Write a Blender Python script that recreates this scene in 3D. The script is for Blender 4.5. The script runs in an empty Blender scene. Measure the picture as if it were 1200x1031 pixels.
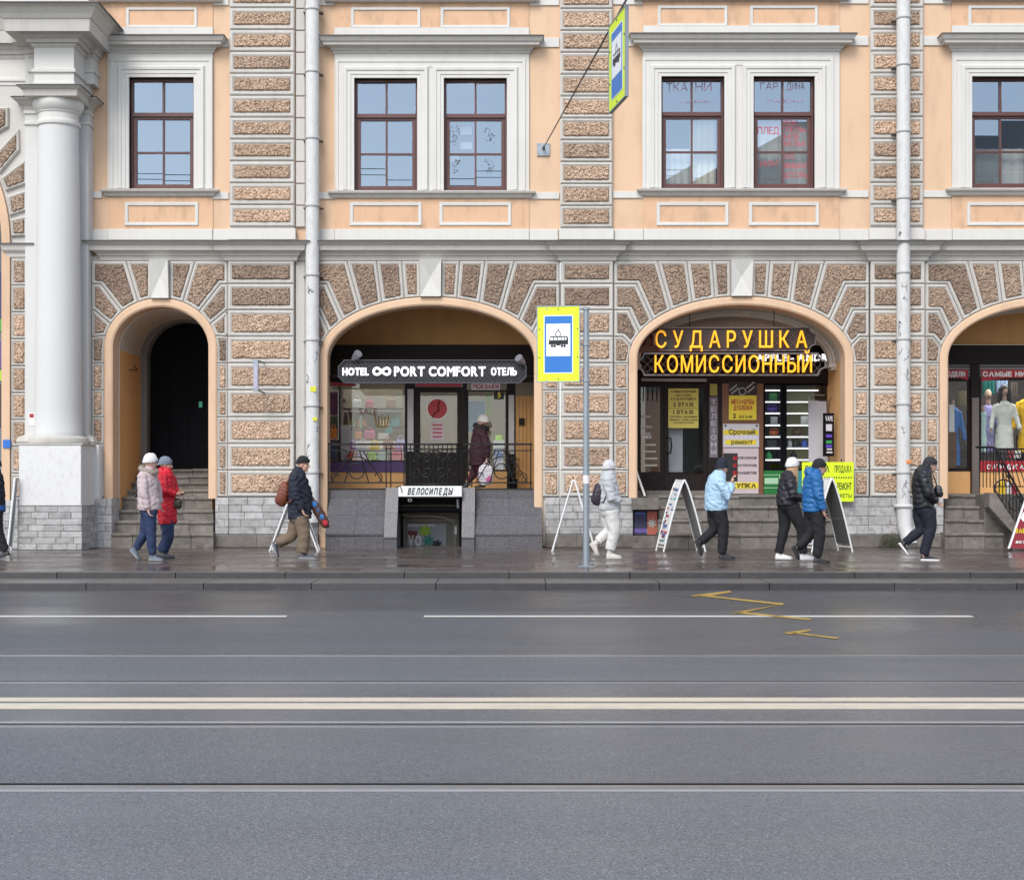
import bpy, bmesh, math, random
import numpy as np
from mathutils import Vector, Matrix, noise as mnoise
random.seed(7)
R = math.radians
scene = bpy.context.scene
COL = scene.collection

# ------------------------------------------------------------------ camera, sky, sun, exposure
FPX, D0, CZ, HOR = 1700.0, 29.0, 1.35, 562.0
cam_d = bpy.data.cameras.new('camera')
cam_d.sensor_width = 36.0
cam_d.lens = 36.0 * FPX / 1200.0
cam_d.shift_y = (HOR - 515.5) / 1200.0
cam_d.clip_end = 400
cam_d.clip_start = 0.1
cam = bpy.data.objects.new('camera', cam_d)
cam.location = (0, -D0, CZ)
cam.rotation_euler = (R(90), 0, 0)
COL.objects.link(cam)
scene.camera = cam

world = bpy.data.worlds.new("World")
scene.world = world
world.use_nodes = True
wn, wl = world.node_tree.nodes, world.node_tree.links
wn.clear()
sky = wn.new('ShaderNodeTexSky')
sky.sky_type = 'NISHITA'
sky.sun_disc = False
sky.sun_elevation = R(46)
sky.sun_rotation = R(200)
sky.air_density = 1.0
sky.dust_density = 0.7
hs = wn.new('ShaderNodeHueSaturation')
hs.inputs['Saturation'].default_value = 0.56
bg = wn.new('ShaderNodeBackground')
bg.inputs['Strength'].default_value = 0.13
wo = wn.new('ShaderNodeOutputWorld')
wl.new(sky.outputs[0], hs.inputs['Color'])
wl.new(hs.outputs[0], bg.inputs['Color'])
wl.new(bg.outputs[0], wo.inputs['Surface'])

sun_d = bpy.data.lights.new('sun', 'SUN')
sun_d.energy = 1.35
sun_d.angle = R(28)
sun_d.color = (1.0, 0.955, 0.895)
sun = bpy.data.objects.new('sun', sun_d)
sun.rotation_euler = (R(90 - 46), 0, R(-20))
sun.location = (0, -20, 40)
COL.objects.link(sun)

scene.view_settings.view_transform = 'Standard'
scene.view_settings.look = 'None'
scene.view_settings.gamma = 1.0
scene.view_settings.use_curve_mapping = False
scene.view_settings.exposure = 1.03
scene.render.engine = 'CYCLES'
scene.cycles.use_denoising = True
scene.cycles.max_bounces = 10
scene.cycles.diffuse_bounces = 6
scene.cycles.transparent_max_bounces = 12

# ------------------------------------------------------------------ coordinates measured on the facade
def W(px, py, y=0.0):
    s = (D0 + y) / FPX
    return Vector(((px - 600.0) * s, y, CZ - (py - HOR) * s))
PX = D0 / FPX            # metres per pixel on the facade plane
def FX(px, y=0.0): return (px - 600.0) * (D0 + y) / FPX
def FZ(py, y=0.0): return CZ - (py - HOR) * (D0 + y) / FPX

# ------------------------------------------------------------------ mesh collector
class MB:
    def __init__(s):
        s.v = []; s.f = []; s.mi = []; s.m = 0
    def add(s, vs, fs):
        n = len(s.v)
        s.v.extend([tuple(p) for p in vs])
        s.f.extend([tuple(i + n for i in f) for f in fs])
        s.mi.extend([s.m] * len(fs))
        return s
    def box(s, x0, x1, y0, y1, z0, z1):
        x0, x1 = min(x0, x1), max(x0, x1); y0, y1 = min(y0, y1), max(y0, y1); z0, z1 = min(z0, z1), max(z0, z1)
        return s.add([(x0,y0,z0),(x1,y0,z0),(x1,y1,z0),(x0,y1,z0),(x0,y0,z1),(x1,y0,z1),(x1,y1,z1),(x0,y1,z1)],
                     [(0,3,2,1),(4,5,6,7),(0,1,5,4),(1,2,6,5),(2,3,7,6),(3,0,4,7)])
    def pbox(s, px0, py0, px1, py1, yf, yb, ref=None):
        """box whose front face covers the given photo rectangle when it stands at depth ref (default: its front)"""
        r = yf if ref is None else ref
        return s.box(FX(px0, r), FX(px1, r), yf, yb, FZ(py1, r), FZ(py0, r))
    def bevbox(s, x0, x1, y0, y1, z0, z1, b):
        """box with a chamfer round its front (-y) face"""
        vs = [(x0,y1,z0),(x1,y1,z0),(x1,y1,z1),(x0,y1,z1),(x0,y0+b,z0),(x1,y0+b,z0),(x1,y0+b,z1),(x0,y0+b,z1),
              (x0+b,y0,z0+b),(x1-b,y0,z0+b),(x1-b,y0,z1-b),(x0+b,y0,z1-b)]
        return s.add(vs, [(0,1,2,3),(8,9,10,11),(4,5,9,8),(5,6,10,9),(6,7,11,10),(7,4,8,11),(0,1,5,4),(1,2,6,5),(2,3,7,6),(3,0,4,7)])
    def prism(s, poly, y0, y1):
        """poly: list of (x,z); front y0, back y1"""
        n = len(poly)
        vs = [(x, y0, z) for x, z in poly] + [(x, y1, z) for x, z in poly]
        fs = [tuple(range(n)), tuple(range(2*n-1, n-1, -1))] + [(i, i+n, (i+1) % n + n, (i+1) % n) for i in range(n)]
        return s.add(vs, fs)
    def xprism(s, poly, x0, x1):
        """poly: list of (y,z); extruded along x"""
        n = len(poly)
        vs = [(x0, y, z) for y, z in poly] + [(x1, y, z) for y, z in poly]
        fs = [tuple(range(n)), tuple(range(2*n-1, n-1, -1))] + [(i, i+n, (i+1) % n + n, (i+1) % n) for i in range(n)]
        return s.add(vs, fs)
    def zprism(s, poly, z0, z1):
        n = len(poly)
        vs = [(x, y, z0) for x, y in poly] + [(x, y, z1) for x, y in poly]
        fs = [tuple(range(n-1,-1,-1)), tuple(range(n, 2*n))] + [(i, (i+1) % n, (i+1) % n + n, i+n) for i in range(n)]
        return s.add(vs, fs)
    def rings(s, rings, cap0=False, cap1=False, closed=True):
        n = len(rings[0]); vs = [p for r in rings for p in r]; fs = []
        for k in range(len(rings)-1):
            for i in range(n if closed else n-1):
                j = (i+1) % n
                fs.append((k*n+i, k*n+j, (k+1)*n+j, (k+1)*n+i))
        if cap0: fs.append(tuple(range(n-1,-1,-1)))
        if cap1: fs.append(tuple(range((len(rings)-1)*n, len(rings)*n)))
        return s.add(vs, fs)
    def tube(s, pts, rad, seg=10, caps=True, up=None, flat=None):
        """round or elliptical tube; rad: number, list of numbers or list of (side, forward); side axis is near world Y unless up is given"""
        pts = [Vector(p) for p in pts]; n = len(pts)
        if not isinstance(rad, (list, tuple)): rad = [rad]*n
        rr = []
        prev = None
        for i, p in enumerate(pts):
            t = (pts[min(i+1,n-1)] - pts[max(i-1,0)])
            t = t.normalized() if t.length > 1e-9 else Vector((0,0,1))
            a = Vector(up) if up is not None else Vector((0,1,0))
            a = a - t*a.dot(t)
            if a.length < 0.15:
                a = prev.copy() if prev is not None else Vector((1,0,0))
                a = a - t*a.dot(t)
                if a.length < 1e-3: a = Vector((0,0,1)) - t*t.z
            a.normalize(); prev = a
            b = t.cross(a)
            ra, rb = rad[i] if isinstance(rad[i], (list, tuple)) else (rad[i], rad[i])
            rr.append([p + a*(math.cos(2*math.pi*k/seg)*ra) + b*(math.sin(2*math.pi*k/seg)*rb) for k in range(seg)])
        return s.rings(rr, cap0=caps, cap1=caps)
    def ellipsoid(s, c, r, seg=14, nr=9, rot=None):
        c = Vector(c); rr = []
        rm = rot if rot is not None else Matrix.Identity(3)
        for i in range(nr+1):
            th = math.pi*(i+0.0)/nr
            th = min(max(th, 0.06), math.pi-0.06)
            rr.append([c + rm @ Vector((r[0]*math.sin(th)*math.cos(2*math.pi*k/seg), r[1]*math.sin(th)*math.sin(2*math.pi*k/seg), -r[2]*math.cos(th))) for k in range(seg)])
        return s.rings(rr, cap0=True, cap1=True)
    def lathe(s, prof, cx, cy, seg=32):
        """prof: (r, z) from bottom to top"""
        rr = [[(cx + r*math.cos(2*math.pi*k/seg), cy + r*math.sin(2*math.pi*k/seg), z) for k in range(seg)] for r, z in prof]
        return s.rings(rr, cap0=True, cap1=True)
    def loft(s, x0, x1, yf, yb, prof):
        """moulding that returns round three sides: prof = (z, out) list bottom to top"""
        rr = [[(x0-o, yf-o, z), (x1+o, yf-o, z), (x1+o, yb, z), (x0-o, yb, z)] for z, o in prof]
        return s.rings(rr, cap0=True, cap1=True)
    def mesh(s, name):
        me = bpy.data.meshes.new(name)
        me.from_pydata(s.v, [], s.f)
        if any(s.mi): me.polygons.foreach_set('material_index', s.mi)
        me.validate()
        return me

def add(name, geo, mat, parent=None, smooth=False, fixn=True, **props):
    me = geo.mesh(name) if isinstance(geo, MB) else geo
    if isinstance(geo, MB) and fixn:
        bm = bmesh.new(); bm.from_mesh(me); bmesh.ops.recalc_face_normals(bm, faces=bm.faces); bm.to_mesh(me); bm.free()
    if mat is not None:
        for m in (mat if isinstance(mat, (list, tuple)) else [mat]): me.materials.append(m)
    if smooth:
        me.polygons.foreach_set('use_smooth', [True]*len(me.polygons))
        try: me.set_sharp_from_angle(angle=R(38))
        except Exception: pass
    o = bpy.data.objects.new(name, me)
    COL.objects.link(o)
    if parent is not None: adopt(o, parent)
    for k, v in props.items(): o[k] = v
    return o

def adopt(o, p):
    o.parent = p
    if p.type == 'EMPTY':
        o.matrix_parent_inverse = Matrix.Translation(-p.location)
    else:
        o.matrix_parent_inverse = Matrix.Translation(-p.location) if p.parent is None else Matrix.Identity(4)

def thing(name, loc, label, cat, group=None, kind=None):
    o = bpy.data.objects.new(name, None)
    o.empty_display_size = 0.2
    o.location = loc
    COL.objects.link(o)
    if label: o['label'] = label
    if cat: o['category'] = cat
    if group: o['group'] = group
    if kind: o['kind'] = kind
    return o
def tag(o, label, cat, group=None, kind=None):
    o['label'] = label; o['category'] = cat
    if group: o['group'] = group
    if kind: o['kind'] = kind
    return o

# ------------------------------------------------------------------ materials
def mk(name):
    m = bpy.data.materials.new(name); m.use_nodes = True
    nt = m.node_tree
    b = nt.nodes['Principled BSDF']
    return m, nt, b
def nd(nt, t, **kw):
    n = nt.nodes.new(t)
    for k, v in kw.items(): setattr(n, k, v)
    return n
def pos(nt, scale=(1,1,1)):
    g = nd(nt, 'ShaderNodeNewGeometry')
    mp = nd(nt, 'ShaderNodeMapping')
    mp.inputs['Scale'].default_value = scale
    nt.links.new(g.outputs['Position'], mp.inputs['Vector'])
    return mp.outputs[0]
def nz(nt, vec, scale, detail=4, rough=0.55):
    n = nd(nt, 'ShaderNodeTexNoise')
    n.inputs['Scale'].default_value = scale; n.inputs['Detail'].default_value = detail; n.inputs['Roughness'].default_value = rough
    nt.links.new(vec, n.inputs['Vector'])
    return n.outputs[0]
def ramp(nt, fac, stops):
    r = nd(nt, 'ShaderNodeValToRGB')
    e = r.color_ramp.elements
    while len(e) < len(stops): e.new(0.5)
    for i, (p, c) in enumerate(stops):
        e[i].position = p
        e[i].color = (c if isinstance(c, (tuple, list)) else (c, c, c)) + ((1,) if not isinstance(c, (tuple, list)) or len(c) == 3 else ()) if isinstance(c, tuple) else (c, c, c, 1)
    nt.links.new(fac, r.inputs[0])
    return r.outputs[0]
def mix(nt, fac, a, b, mode='MIX'):
    n = nd(nt, 'ShaderNodeMix', data_type='RGBA', blend_type=mode)
    def put(sock, v):
        if isinstance(v, (tuple, list)): sock.default_value = tuple(v) + ((1,) if len(v) == 3 else ())
        elif isinstance(v, (int, float)): sock.default_value = v
        else: nt.links.new(v, sock)
    put(n.inputs[0], fac); put(n.inputs[6], a); put(n.inputs[7], b)
    return n.outputs[2]
def sc(c, k): return tuple(min(1.0, x*k) for x in c[:3])
_MATS = {}
def M(name, col, rough=0.7, var=0.10, vs=2.5, bump=0.0, bs=60.0, metal=0.0, spec=0.5, stain=0.0, stcol=(0.12,0.10,0.08), stscale=(3,3,0.6), sts=1.6, emis=0.0, coat=0.0, objvar=0.0):
    if name in _MATS: return _MATS[name]
    m, nt, b = mk(name)
    v = pos(nt)
    c = mix(nt, nz(nt, v, vs, 5), sc(col, 1-var), sc(col, 1+var)) if var > 0 else None
    if stain > 0:
        f = ramp(nt, nz(nt, pos(nt, stscale), sts, 6, 0.65), [(0.50, 0.0), (0.78, stain)])
        c = mix(nt, f, c, stcol)
    if c is None: b.inputs['Base Color'].default_value = tuple(col[:3]) + (1,)
    else: nt.links.new(c, b.inputs['Base Color'])
    b.inputs['Roughness'].default_value = rough
    b.inputs['Metallic'].default_value = metal
    b.inputs['Specular IOR Level'].default_value = spec
    if coat: b.inputs['Coat Weight'].default_value = coat; b.inputs['Coat Roughness'].default_value = 0.1
    if emis:
        b.inputs['Emission Color'].default_value = tuple(col[:3]) + (1,)
        b.inputs['Emission Strength'].default_value = emis
    if bump > 0:
        bp = nd(nt, 'ShaderNodeBump'); bp.inputs['Strength'].default_value = bump; bp.inputs['Distance'].default_value = 0.01
        nt.links.new(nz(nt, v, bs, 4), bp.inputs['Height'])
        nt.links.new(bp.outputs[0], b.inputs['Normal'])
    if objvar:
        src = b.inputs['Base Color'].links[0].from_socket
        oi = nd(nt, 'ShaderNodeObjectInfo')
        c2 = mix(nt, 1.0, src, ramp(nt, oi.outputs['Random'], [(0.0, 1-objvar), (1.0, 1.0)]), 'MULTIPLY')
        nt.links.new(c2, b.inputs['Base Color'])
    _MATS[name] = m
    return m

def rough_stone(name, a, b_, dark):
    m, nt, b = mk(name)
    v = pos(nt)
    vo = nd(nt, 'ShaderNodeTexVoronoi', feature='F1'); vo.inputs['Scale'].default_value = 40
    wob = nz(nt, v, 40, 2)
    ad = nd(nt, 'ShaderNodeVectorMath', operation='ADD')
    sca = nd(nt, 'ShaderNodeVectorMath', operation='SCALE'); sca.inputs['Scale'].default_value = 0.05
    nt.links.new(wob, sca.inputs[0]); nt.links.new(v, ad.inputs[0]); nt.links.new(sca.outputs[0], ad.inputs[1])
    nt.links.new(ad.outputs[0], vo.inputs['Vector'])
    sep = nd(nt, 'ShaderNodeSeparateColor'); nt.links.new(vo.outputs['Color'], sep.inputs[0])
    c = mix(nt, sep.outputs[0], a, b_)
    c = mix(nt, ramp(nt, sep.outputs[1], [(0.68, 0.0), (0.76, 0.68)]), c, dark)
    c = mix(nt, ramp(nt, nz(nt, v, 1.3, 4), [(0.45, 0.0), (0.75, 0.4)]), c, sc(dark, 2.2))
    oi = nd(nt, 'ShaderNodeObjectInfo')
    c = mix(nt, 1.0, c, ramp(nt, oi.outputs['Random'], [(0.0, (0.78,0.74,0.72)), (0.5, (1.0,0.95,0.90)), (1.0, (1.12,1.05,1.0))]), 'MULTIPLY')
    nt.links.new(c, b.inputs['Base Color'])
    b.inputs['Roughness'].default_value = 0.9
    bp = nd(nt, 'ShaderNodeBump'); bp.inputs['Strength'].default_value = 1.0; bp.inputs['Distance'].default_value = 0.02
    inv = nd(nt, 'ShaderNodeMath', operation='SUBTRACT'); inv.inputs[0].default_value = 1.0
    nt.links.new(vo.outputs['Distance'], inv.inputs[1])
    nt.links.new(inv.outputs[0], bp.inputs['Height'])
    nt.links.new(bp.outputs[0], b.inputs['Normal'])
    return m

def glass_mat(name, tint=(1,1,1), refl=0.10, gcol=(0.95, 0.97, 1.0), rough=0.0):
    m, nt, b = mk(name)
    nt.nodes.remove(b)
    out = [n for n in nt.nodes if n.type == 'OUTPUT_MATERIAL'][0]
    tr = nd(nt, 'ShaderNodeBsdfTransparent'); tr.inputs[0].default_value = tint + (1,)
    gl = nd(nt, 'ShaderNodeBsdfGlossy'); gl.inputs['Roughness'].default_value = rough
    gl.inputs['Color'].default_value = tuple(gcol) + (1,)
    fr = nd(nt, 'ShaderNodeFresnel'); fr.inputs['IOR'].default_value = 1.5
    ad = nd(nt, 'ShaderNodeMath', operation='ADD'); ad.inputs[1].default_value = refl; ad.use_clamp = True
    nt.links.new(fr.outputs[0], ad.inputs[0])
    mx = nd(nt, 'ShaderNodeMixShader')
    nt.links.new(ad.outputs[0], mx.inputs[0]); nt.links.new(tr.outputs[0], mx.inputs[1]); nt.links.new(gl.outputs[0], mx.inputs[2])
    nt.links.new(mx.outputs[0], out.inputs['Surface'])
    return m

PEACH = M('peach_plaster', (0.66, 0.455, 0.305), 0.85, 0.07, 0.9, 0.15, 40, stain=0.42, stcol=(0.34,0.22,0.14), stscale=(1.6,1.6,0.45), sts=1.3)
PEACH_DEEP = M('orange_plaster', (0.68, 0.38, 0.155), 0.85, 0.08, 1.2, 0.15, 40, stain=0.25, stcol=(0.25,0.14,0.07))
TRIM = M('grey_white_trim', (0.55, 0.525, 0.485), 0.8, 0.08, 1.4, 0.15, 50, stain=0.35, stcol=(0.30,0.27,0.24), stscale=(4,4,0.9), objvar=0.10)
WHITE = M('white_limewash', (0.615, 0.60, 0.565), 0.8, 0.06, 1.0, 0.15, 45, stain=0.36, stcol=(0.45,0.43,0.40), stscale=(3,3,0.5))
WHITECOL = M('white_column_paint', (0.585, 0.58, 0.565), 0.75, 0.04, 0.8, 0.10, 30, stain=0.32, stcol=(0.5,0.49,0.47), stscale=(2,2,0.4))
FLASH = M('grey_zinc_flashing', (0.13, 0.125, 0.12), 0.6, 0.2, 3, metal=0.3)
ROUGHA = rough_stone('tan_rough_stone', (0.60,0.43,0.315), (0.74,0.59,0.46), (0.15,0.10,0.068))
ROUGHB = rough_stone('brown_rough_stone', (0.38,0.285,0.215), (0.50,0.39,0.305), (0.10,0.07,0.055))
VAULT = M('vault_plaster', (0.56, 0.51, 0.45), 0.9, 0.12, 1.2, 0.2, 30, stain=0.3)
BRICKM = M('whitewashed_brick', (0.47, 0.46, 0.455), 0.9, 0.35, 9.0, 0.9, 28, stain=0.9, stcol=(0.19,0.18,0.175), stscale=(1.5,1.5,1.5), sts=4.5, objvar=0.28)
LIME = M('weathered_limestone', (0.20, 0.18, 0.158), 0.9, 0.55, 7.0, 1.0, 20, stain=0.9, stcol=(0.085,0.07,0.06), stscale=(1.2,1.2,1.6), sts=3.2, objvar=0.35)
MORTAR = M('dark_mortar', (0.24, 0.23, 0.22), 0.95, 0.25, 9, 0.4, 60)
GRANITE = M('dark_grey_granite', (0.088, 0.084, 0.092), 0.42, 0.18, 14, 0.1, 90, stain=0.45, stcol=(0.34,0.34,0.34), stscale=(1,1,1), sts=28.0, objvar=0.12)
APRON = M('stained_peach_plaster', (0.64, 0.41, 0.26), 0.85, 0.10, 1.2, 0.15, 40, stain=0.75, stcol=(0.30,0.20,0.135), stscale=(2.2,2.2,0.8), sts=1.5)
CHIPW = M('chipped_white_plaster', (0.66, 0.655, 0.645), 0.8, 0.06, 1.2, 0.25, 30, stain=0.45, stcol=(0.40,0.38,0.36), stscale=(1.6,1.6,0.9), sts=9.0)
BROWNF = M('brown_painted_frame', (0.105, 0.042, 0.036), 0.45, 0.15, 5)
DARKW = M('dark_brown_wood', (0.014, 0.0085, 0.008), 0.6, 0.25, 6, spec=0.22)
WOODP = M('oiled_wood_panel', (0.16, 0.065, 0.028), 0.5, 0.25, 6)
BLACK = M('black_metal', (0.009, 0.009, 0.010), 0.5, 0.15, 8, spec=0.3)
BLACKP = M('black_paint', (0.006, 0.006, 0.008), 0.85, 0.2, 3, spec=0.08)
GREYM = M('galvanised_steel', (0.30, 0.335, 0.37), 0.42, 0.10, 6, metal=0.5)
WPAINT = M('white_paint', (0.76, 0.76, 0.75), 0.5, 0.03, 3, stain=0.12, stcol=(0.4,0.38,0.35))
PIPE = M('white_painted_pipe', (0.60, 0.595, 0.58), 0.6, 0.06, 2, bump=0.15, bs=12, stain=0.5, stcol=(0.32,0.30,0.28), stscale=(5,5,2), sts=3)
GREYP = M('grey_panel', (0.24, 0.245, 0.25), 0.6, 0.1, 3)
GLASS = glass_mat('window_glass', (0.93, 0.96, 0.97), 0.24, (0.74, 0.87, 1.0))
SHOPGLASS = glass_mat('shop_glass', (0.95, 0.97, 0.97), 0.03)
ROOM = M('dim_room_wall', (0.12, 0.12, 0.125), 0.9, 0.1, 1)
CURTAIN = M('cream_curtain', (0.62, 0.58, 0.46), 0.9, 0.06, 8)
BLIND = M('grey_blind', (0.50, 0.50, 0.47), 0.9, 0.05, 4)

# ------------------------------------------------------------------ lettering
_fontcache = {}
def glyph(ch, bold=0.0, shear=0.0):
    """outline loops of a character, thickened by bold, then filled"""
    key = (ch, bold, shear)
    if key not in _fontcache:
        from mathutils.geometry import delaunay_2d_cdt
        c = bpy.data.curves.new('glyph', 'FONT'); c.body = ch; c.size = 1; c.resolution_u = 3; c.fill_mode = 'NONE'
        o = bpy.data.objects.new('glyph', c); COL.objects.link(o)
        me = bpy.data.meshes.new_from_object(o)
        vs = [Vector((v.co.x, v.co.y)) for v in me.vertices]
        nb = {}
        for e in me.edges:
            a, b = e.vertices; nb.setdefault(a, []).append(b); nb.setdefault(b, []).append(a)
        bpy.data.objects.remove(o); bpy.data.curves.remove(c); bpy.data.meshes.remove(me)
        seen = set(); loops = []
        for st in nb:
            if st in seen: continue
            lp = [st]; seen.add(st); cur = st
            while True:
                nx = [q for q in nb[cur] if q not in seen]
                if not nx: break
                cur = nx[0]; seen.add(cur); lp.append(cur)
            pts = [vs[i] for i in lp]; cl = []
            for p in pts:
                if not cl or (p-cl[-1]).length > 0.004: cl.append(p)
            if len(cl) > 1 and (cl[0]-cl[-1]).length < 0.004: cl.pop()
            if len(cl) > 2: loops.append(cl)
        def inside(p, lp):
            r = False
            for i in range(len(lp)):
                a, b = lp[i-1], lp[i]
                if (a.y > p.y) != (b.y > p.y) and p.x < (b.x-a.x)*(p.y-a.y)/(b.y-a.y)+a.x: r = not r
            return r
        area = lambda lp: sum(lp[i-1].x*lp[i].y-lp[i].x*lp[i-1].y for i in range(len(lp)))/2
        fin = []
        for i, lp in enumerate(loops):
            depth = sum(inside(lp[0], q) for j, q in enumerate(loops) if j != i)
            if (area(lp) > 0) != (depth % 2 == 0): lp = lp[::-1]
            nl = []
            for k in range(len(lp)):
                e1 = (lp[k]-lp[k-1]).normalized(); e2 = (lp[(k+1) % len(lp)]-lp[k]).normalized()
                n1 = Vector((e1.y, -e1.x)); n2 = Vector((e2.y, -e2.x))
                nl.append(lp[k] + (n1+n2)*(bold/max(1+n1.dot(n2), 0.5)))
            fin.append(nl)
        pts = []; cons = []; border = []
        for lp in fin:
            n0 = len(pts); pts += lp
            cons += [(n0+k, n0+(k+1) % len(lp)) for k in range(len(lp))]
        ov, oe, of, _, _, _ = delaunay_2d_cdt(pts, cons, [], 0, 1e-6)
        fs = []
        for f in of:
            cpt = Vector((sum(ov[i][0] for i in f)/len(f), sum(ov[i][1] for i in f)/len(f)))
            if sum(inside(cpt, lp) for lp in fin) % 2 == 1:
                ar = sum(ov[f[i-1]][0]*ov[f[i]][1]-ov[f[i]][0]*ov[f[i-1]][1] for i in range(len(f)))
                fs.append(tuple(f) if ar > 0 else tuple(reversed(f)))
        es = set((f[i], f[(i+1) % len(f)]) for f in fs for i in range(len(f)))
        border = [(a, b) for (a, b) in es if (b, a) not in es]
        _fontcache[key] = ([(p[0]+shear*p[1], p[1]) for p in ov], fs, border)
    return _fontcache[key]
def letters(text, origin, ux, uz, w, h, depth, mat, parent, bold=0.03, gap=0.12, space=0.35, shear=0.0, name='letter', each=True, mono=False):
    """flat or raised lettering; fills the w x h rectangle whose lower left corner is origin; ux, uz unit vectors; depth rises along -(normal)"""
    origin = Vector(origin); ux = Vector(ux).normalized(); uz = Vector(uz).normalized()
    nrm = ux.cross(uz).normalized()            # towards the reader
    capv = glyph('Н', bold, 0)[0]; y0c, y1c = min(p[1] for p in capv), max(p[1] for p in capv)
    seq = []; x = 0.0
    mw = 0
    if mono: mw = max(max(p[0] for p in glyph(c, bold, shear)[0]) - min(p[0] for p in glyph(c, bold, shear)[0]) for c in text if c != ' ')
    for ch in text:
        if ch == ' ': x += space; continue
        g = glyph(ch, bold, shear)
        gx0, gx1 = min(p[0] for p in g[0]), max(p[0] for p in g[0])
        if mono: x0 = x + (mw-(gx1-gx0))/2; seq.append((g, x0-gx0)); x += mw + gap
        else: seq.append((g, x-gx0)); x += (gx1-gx0) + gap
    total = x - gap
    kx = w/total; kz = h/(y1c-y0c)
    allmb = MB()
    outs = []
    for (vs, fs, border), dx in seq:
        mb = MB() if each else allmb
        P = [origin + ux*((p[0]+dx)*kx) + uz*((p[1]-y0c)*kz) for p in vs]
        n = len(P)
        mb.add([p + nrm*depth for p in P] + P, [f for f in fs] + [(b, a, a+n, b+n) for a, b in border])
        if each: outs.append(add(name, mb, mat, parent, fixn=False))
    if not each: outs.append(add(name, allmb, mat, parent, fixn=False))
    return outs
def pletters(text, px0, py0, px1, py1, y, mat, parent, depth=0.004, **kw):
    """lettering on a plane facing the street at depth y, filling a photo rectangle"""
    a = W(px0, py1, y); b = W(px1, py0, y)
    return letters(text, a, (1,0,0), (0,0,1), b.x-a.x, b.z-a.z, depth, mat, parent, **kw)
# ------------------------------------------------------------------ road, kerb, pavement
ZR = -0.1825
def RY(py): return FPX*(CZ-ZR)/(py-HOR) - D0
YK2 = FPX*(CZ+0.0875)/(683-HOR) - D0      # lower kerb front
YK1 = FPX*CZ/(670.5-HOR) - D0             # upper kerb front

def asphalt(name, k):
    m, nt, b = mk(name)
    v = pos(nt)
    c = mix(nt, nz(nt, v, 55, 3, 0.7), sc((0.070,0.080,0.093),k), sc((0.156,0.175,0.200),k))
    c = mix(nt, ramp(nt, nz(nt, pos(nt, (0.05,0.5,1)), 1.6, 5), [(0.38,0.0),(0.68,0.5)]), c, sc((0.08,0.087,0.097),k))
    vo = nd(nt, 'ShaderNodeTexVoronoi'); vo.inputs['Scale'].default_value = 130
    nt.links.new(v, vo.inputs['Vector'])
    sp = nd(nt, 'ShaderNodeSeparateColor'); nt.links.new(vo.outputs['Color'], sp.inputs[0])
    c = mix(nt, ramp(nt, sp.outputs[0], [(0.80,0.0),(0.90,0.5)]), c, (0.30,0.31,0.33))
    c = mix(nt, ramp(nt, sp.outputs[1], [(0.78,0.0),(0.88,0.5)]), c, (0.035,0.036,0.04))
    nt.links.new(c, b.inputs['Base Color'])
    wet = ramp(nt, nz(nt, pos(nt, (0.09,0.35,1)), 1.1, 5), [(0.36,0.20),(0.64,0.52)])
    nt.links.new(wet, b.inputs['Roughness'])
    b.inputs['Specular IOR Level'].default_value = 0.5
    bp = nd(nt, 'ShaderNodeBump'); bp.inputs['Strength'].default_value = 0.35; bp.inputs['Distance'].default_value = 0.008
    nt.links.new(nz(nt, v, 90, 3), bp.inputs['Height']); nt.links.new(bp.outputs[0], b.inputs['Normal'])
    return m
ASPH = [asphalt('damp_asphalt_light', 1.16), asphalt('damp_asphalt_middle', 0.97), asphalt('damp_asphalt_dark', 0.72), asphalt('damp_asphalt_darkest', 0.46)]
def wetstone(name, a, b_, rl, rh, odd=0.6):
    m, nt, b = mk(name)
    v = pos(nt)
    oi = nd(nt, 'ShaderNodeObjectInfo')
    c = mix(nt, nz(nt, v, 9, 5), a, b_)
    c = mix(nt, ramp(nt, oi.outputs['Random'], [(0.55, 0.0), (1.0, odd)]), c, (0.15,0.135,0.125))
    nt.links.new(c, b.inputs['Base Color'])
    nt.links.new(ramp(nt, nz(nt, pos(nt, (0.5,1.2,1)), 1.0, 5), [(0.36,rl),(0.62,rh)]), b.inputs['Roughness'])
    bp = nd(nt, 'ShaderNodeBump'); bp.inputs['Strength'].default_value = 0.12; bp.inputs['Distance'].default_value = 0.01
    nt.links.new(nz(nt, v, 25, 4), bp.inputs['Height']); nt.links.new(bp.outputs[0], b.inputs['Normal'])
    return m
SLAB = wetstone('wet_paving', (0.048,0.037,0.034), (0.115,0.092,0.085), 0.08, 0.40)
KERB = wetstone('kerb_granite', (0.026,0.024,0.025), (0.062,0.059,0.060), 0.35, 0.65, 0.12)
KERBTOP = wetstone('sky_lit_kerb_top', (0.085,0.081,0.080), (0.17,0.165,0.163), 0.25, 0.5, 0.2)  # tops lighter, faces darker: overcast sky light painted into the stone
RAILM = M('worn_rail_steel', (0.36,0.36,0.37), 0.35, 0.15, 4, metal=0.7)
GROOVE = M('dark_rail_groove', (0.012,0.012,0.013), 0.9, 0.2, 4)
LINEW = M('white_road_paint', (0.60,0.58,0.54), 0.55, 0.12, 6, stain=0.7, stcol=(0.3,0.29,0.28), stscale=(0.6,4,1), sts=4)
LINEY = M('yellow_road_paint', (0.42,0.27,0.06), 0.6, 0.2, 6, stain=1.0, stcol=(0.07,0.07,0.07), stscale=(3,3,1), sts=3)
LINEC = M('cream_road_paint', (0.60,0.53,0.42), 0.55, 0.14, 6, stain=0.6, stcol=(0.3,0.29,0.28), stscale=(0.6,4,1), sts=4)
SEAM = M('pale_joint_sealant', (0.30,0.30,0.30), 0.5, 0.2, 3)

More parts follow.
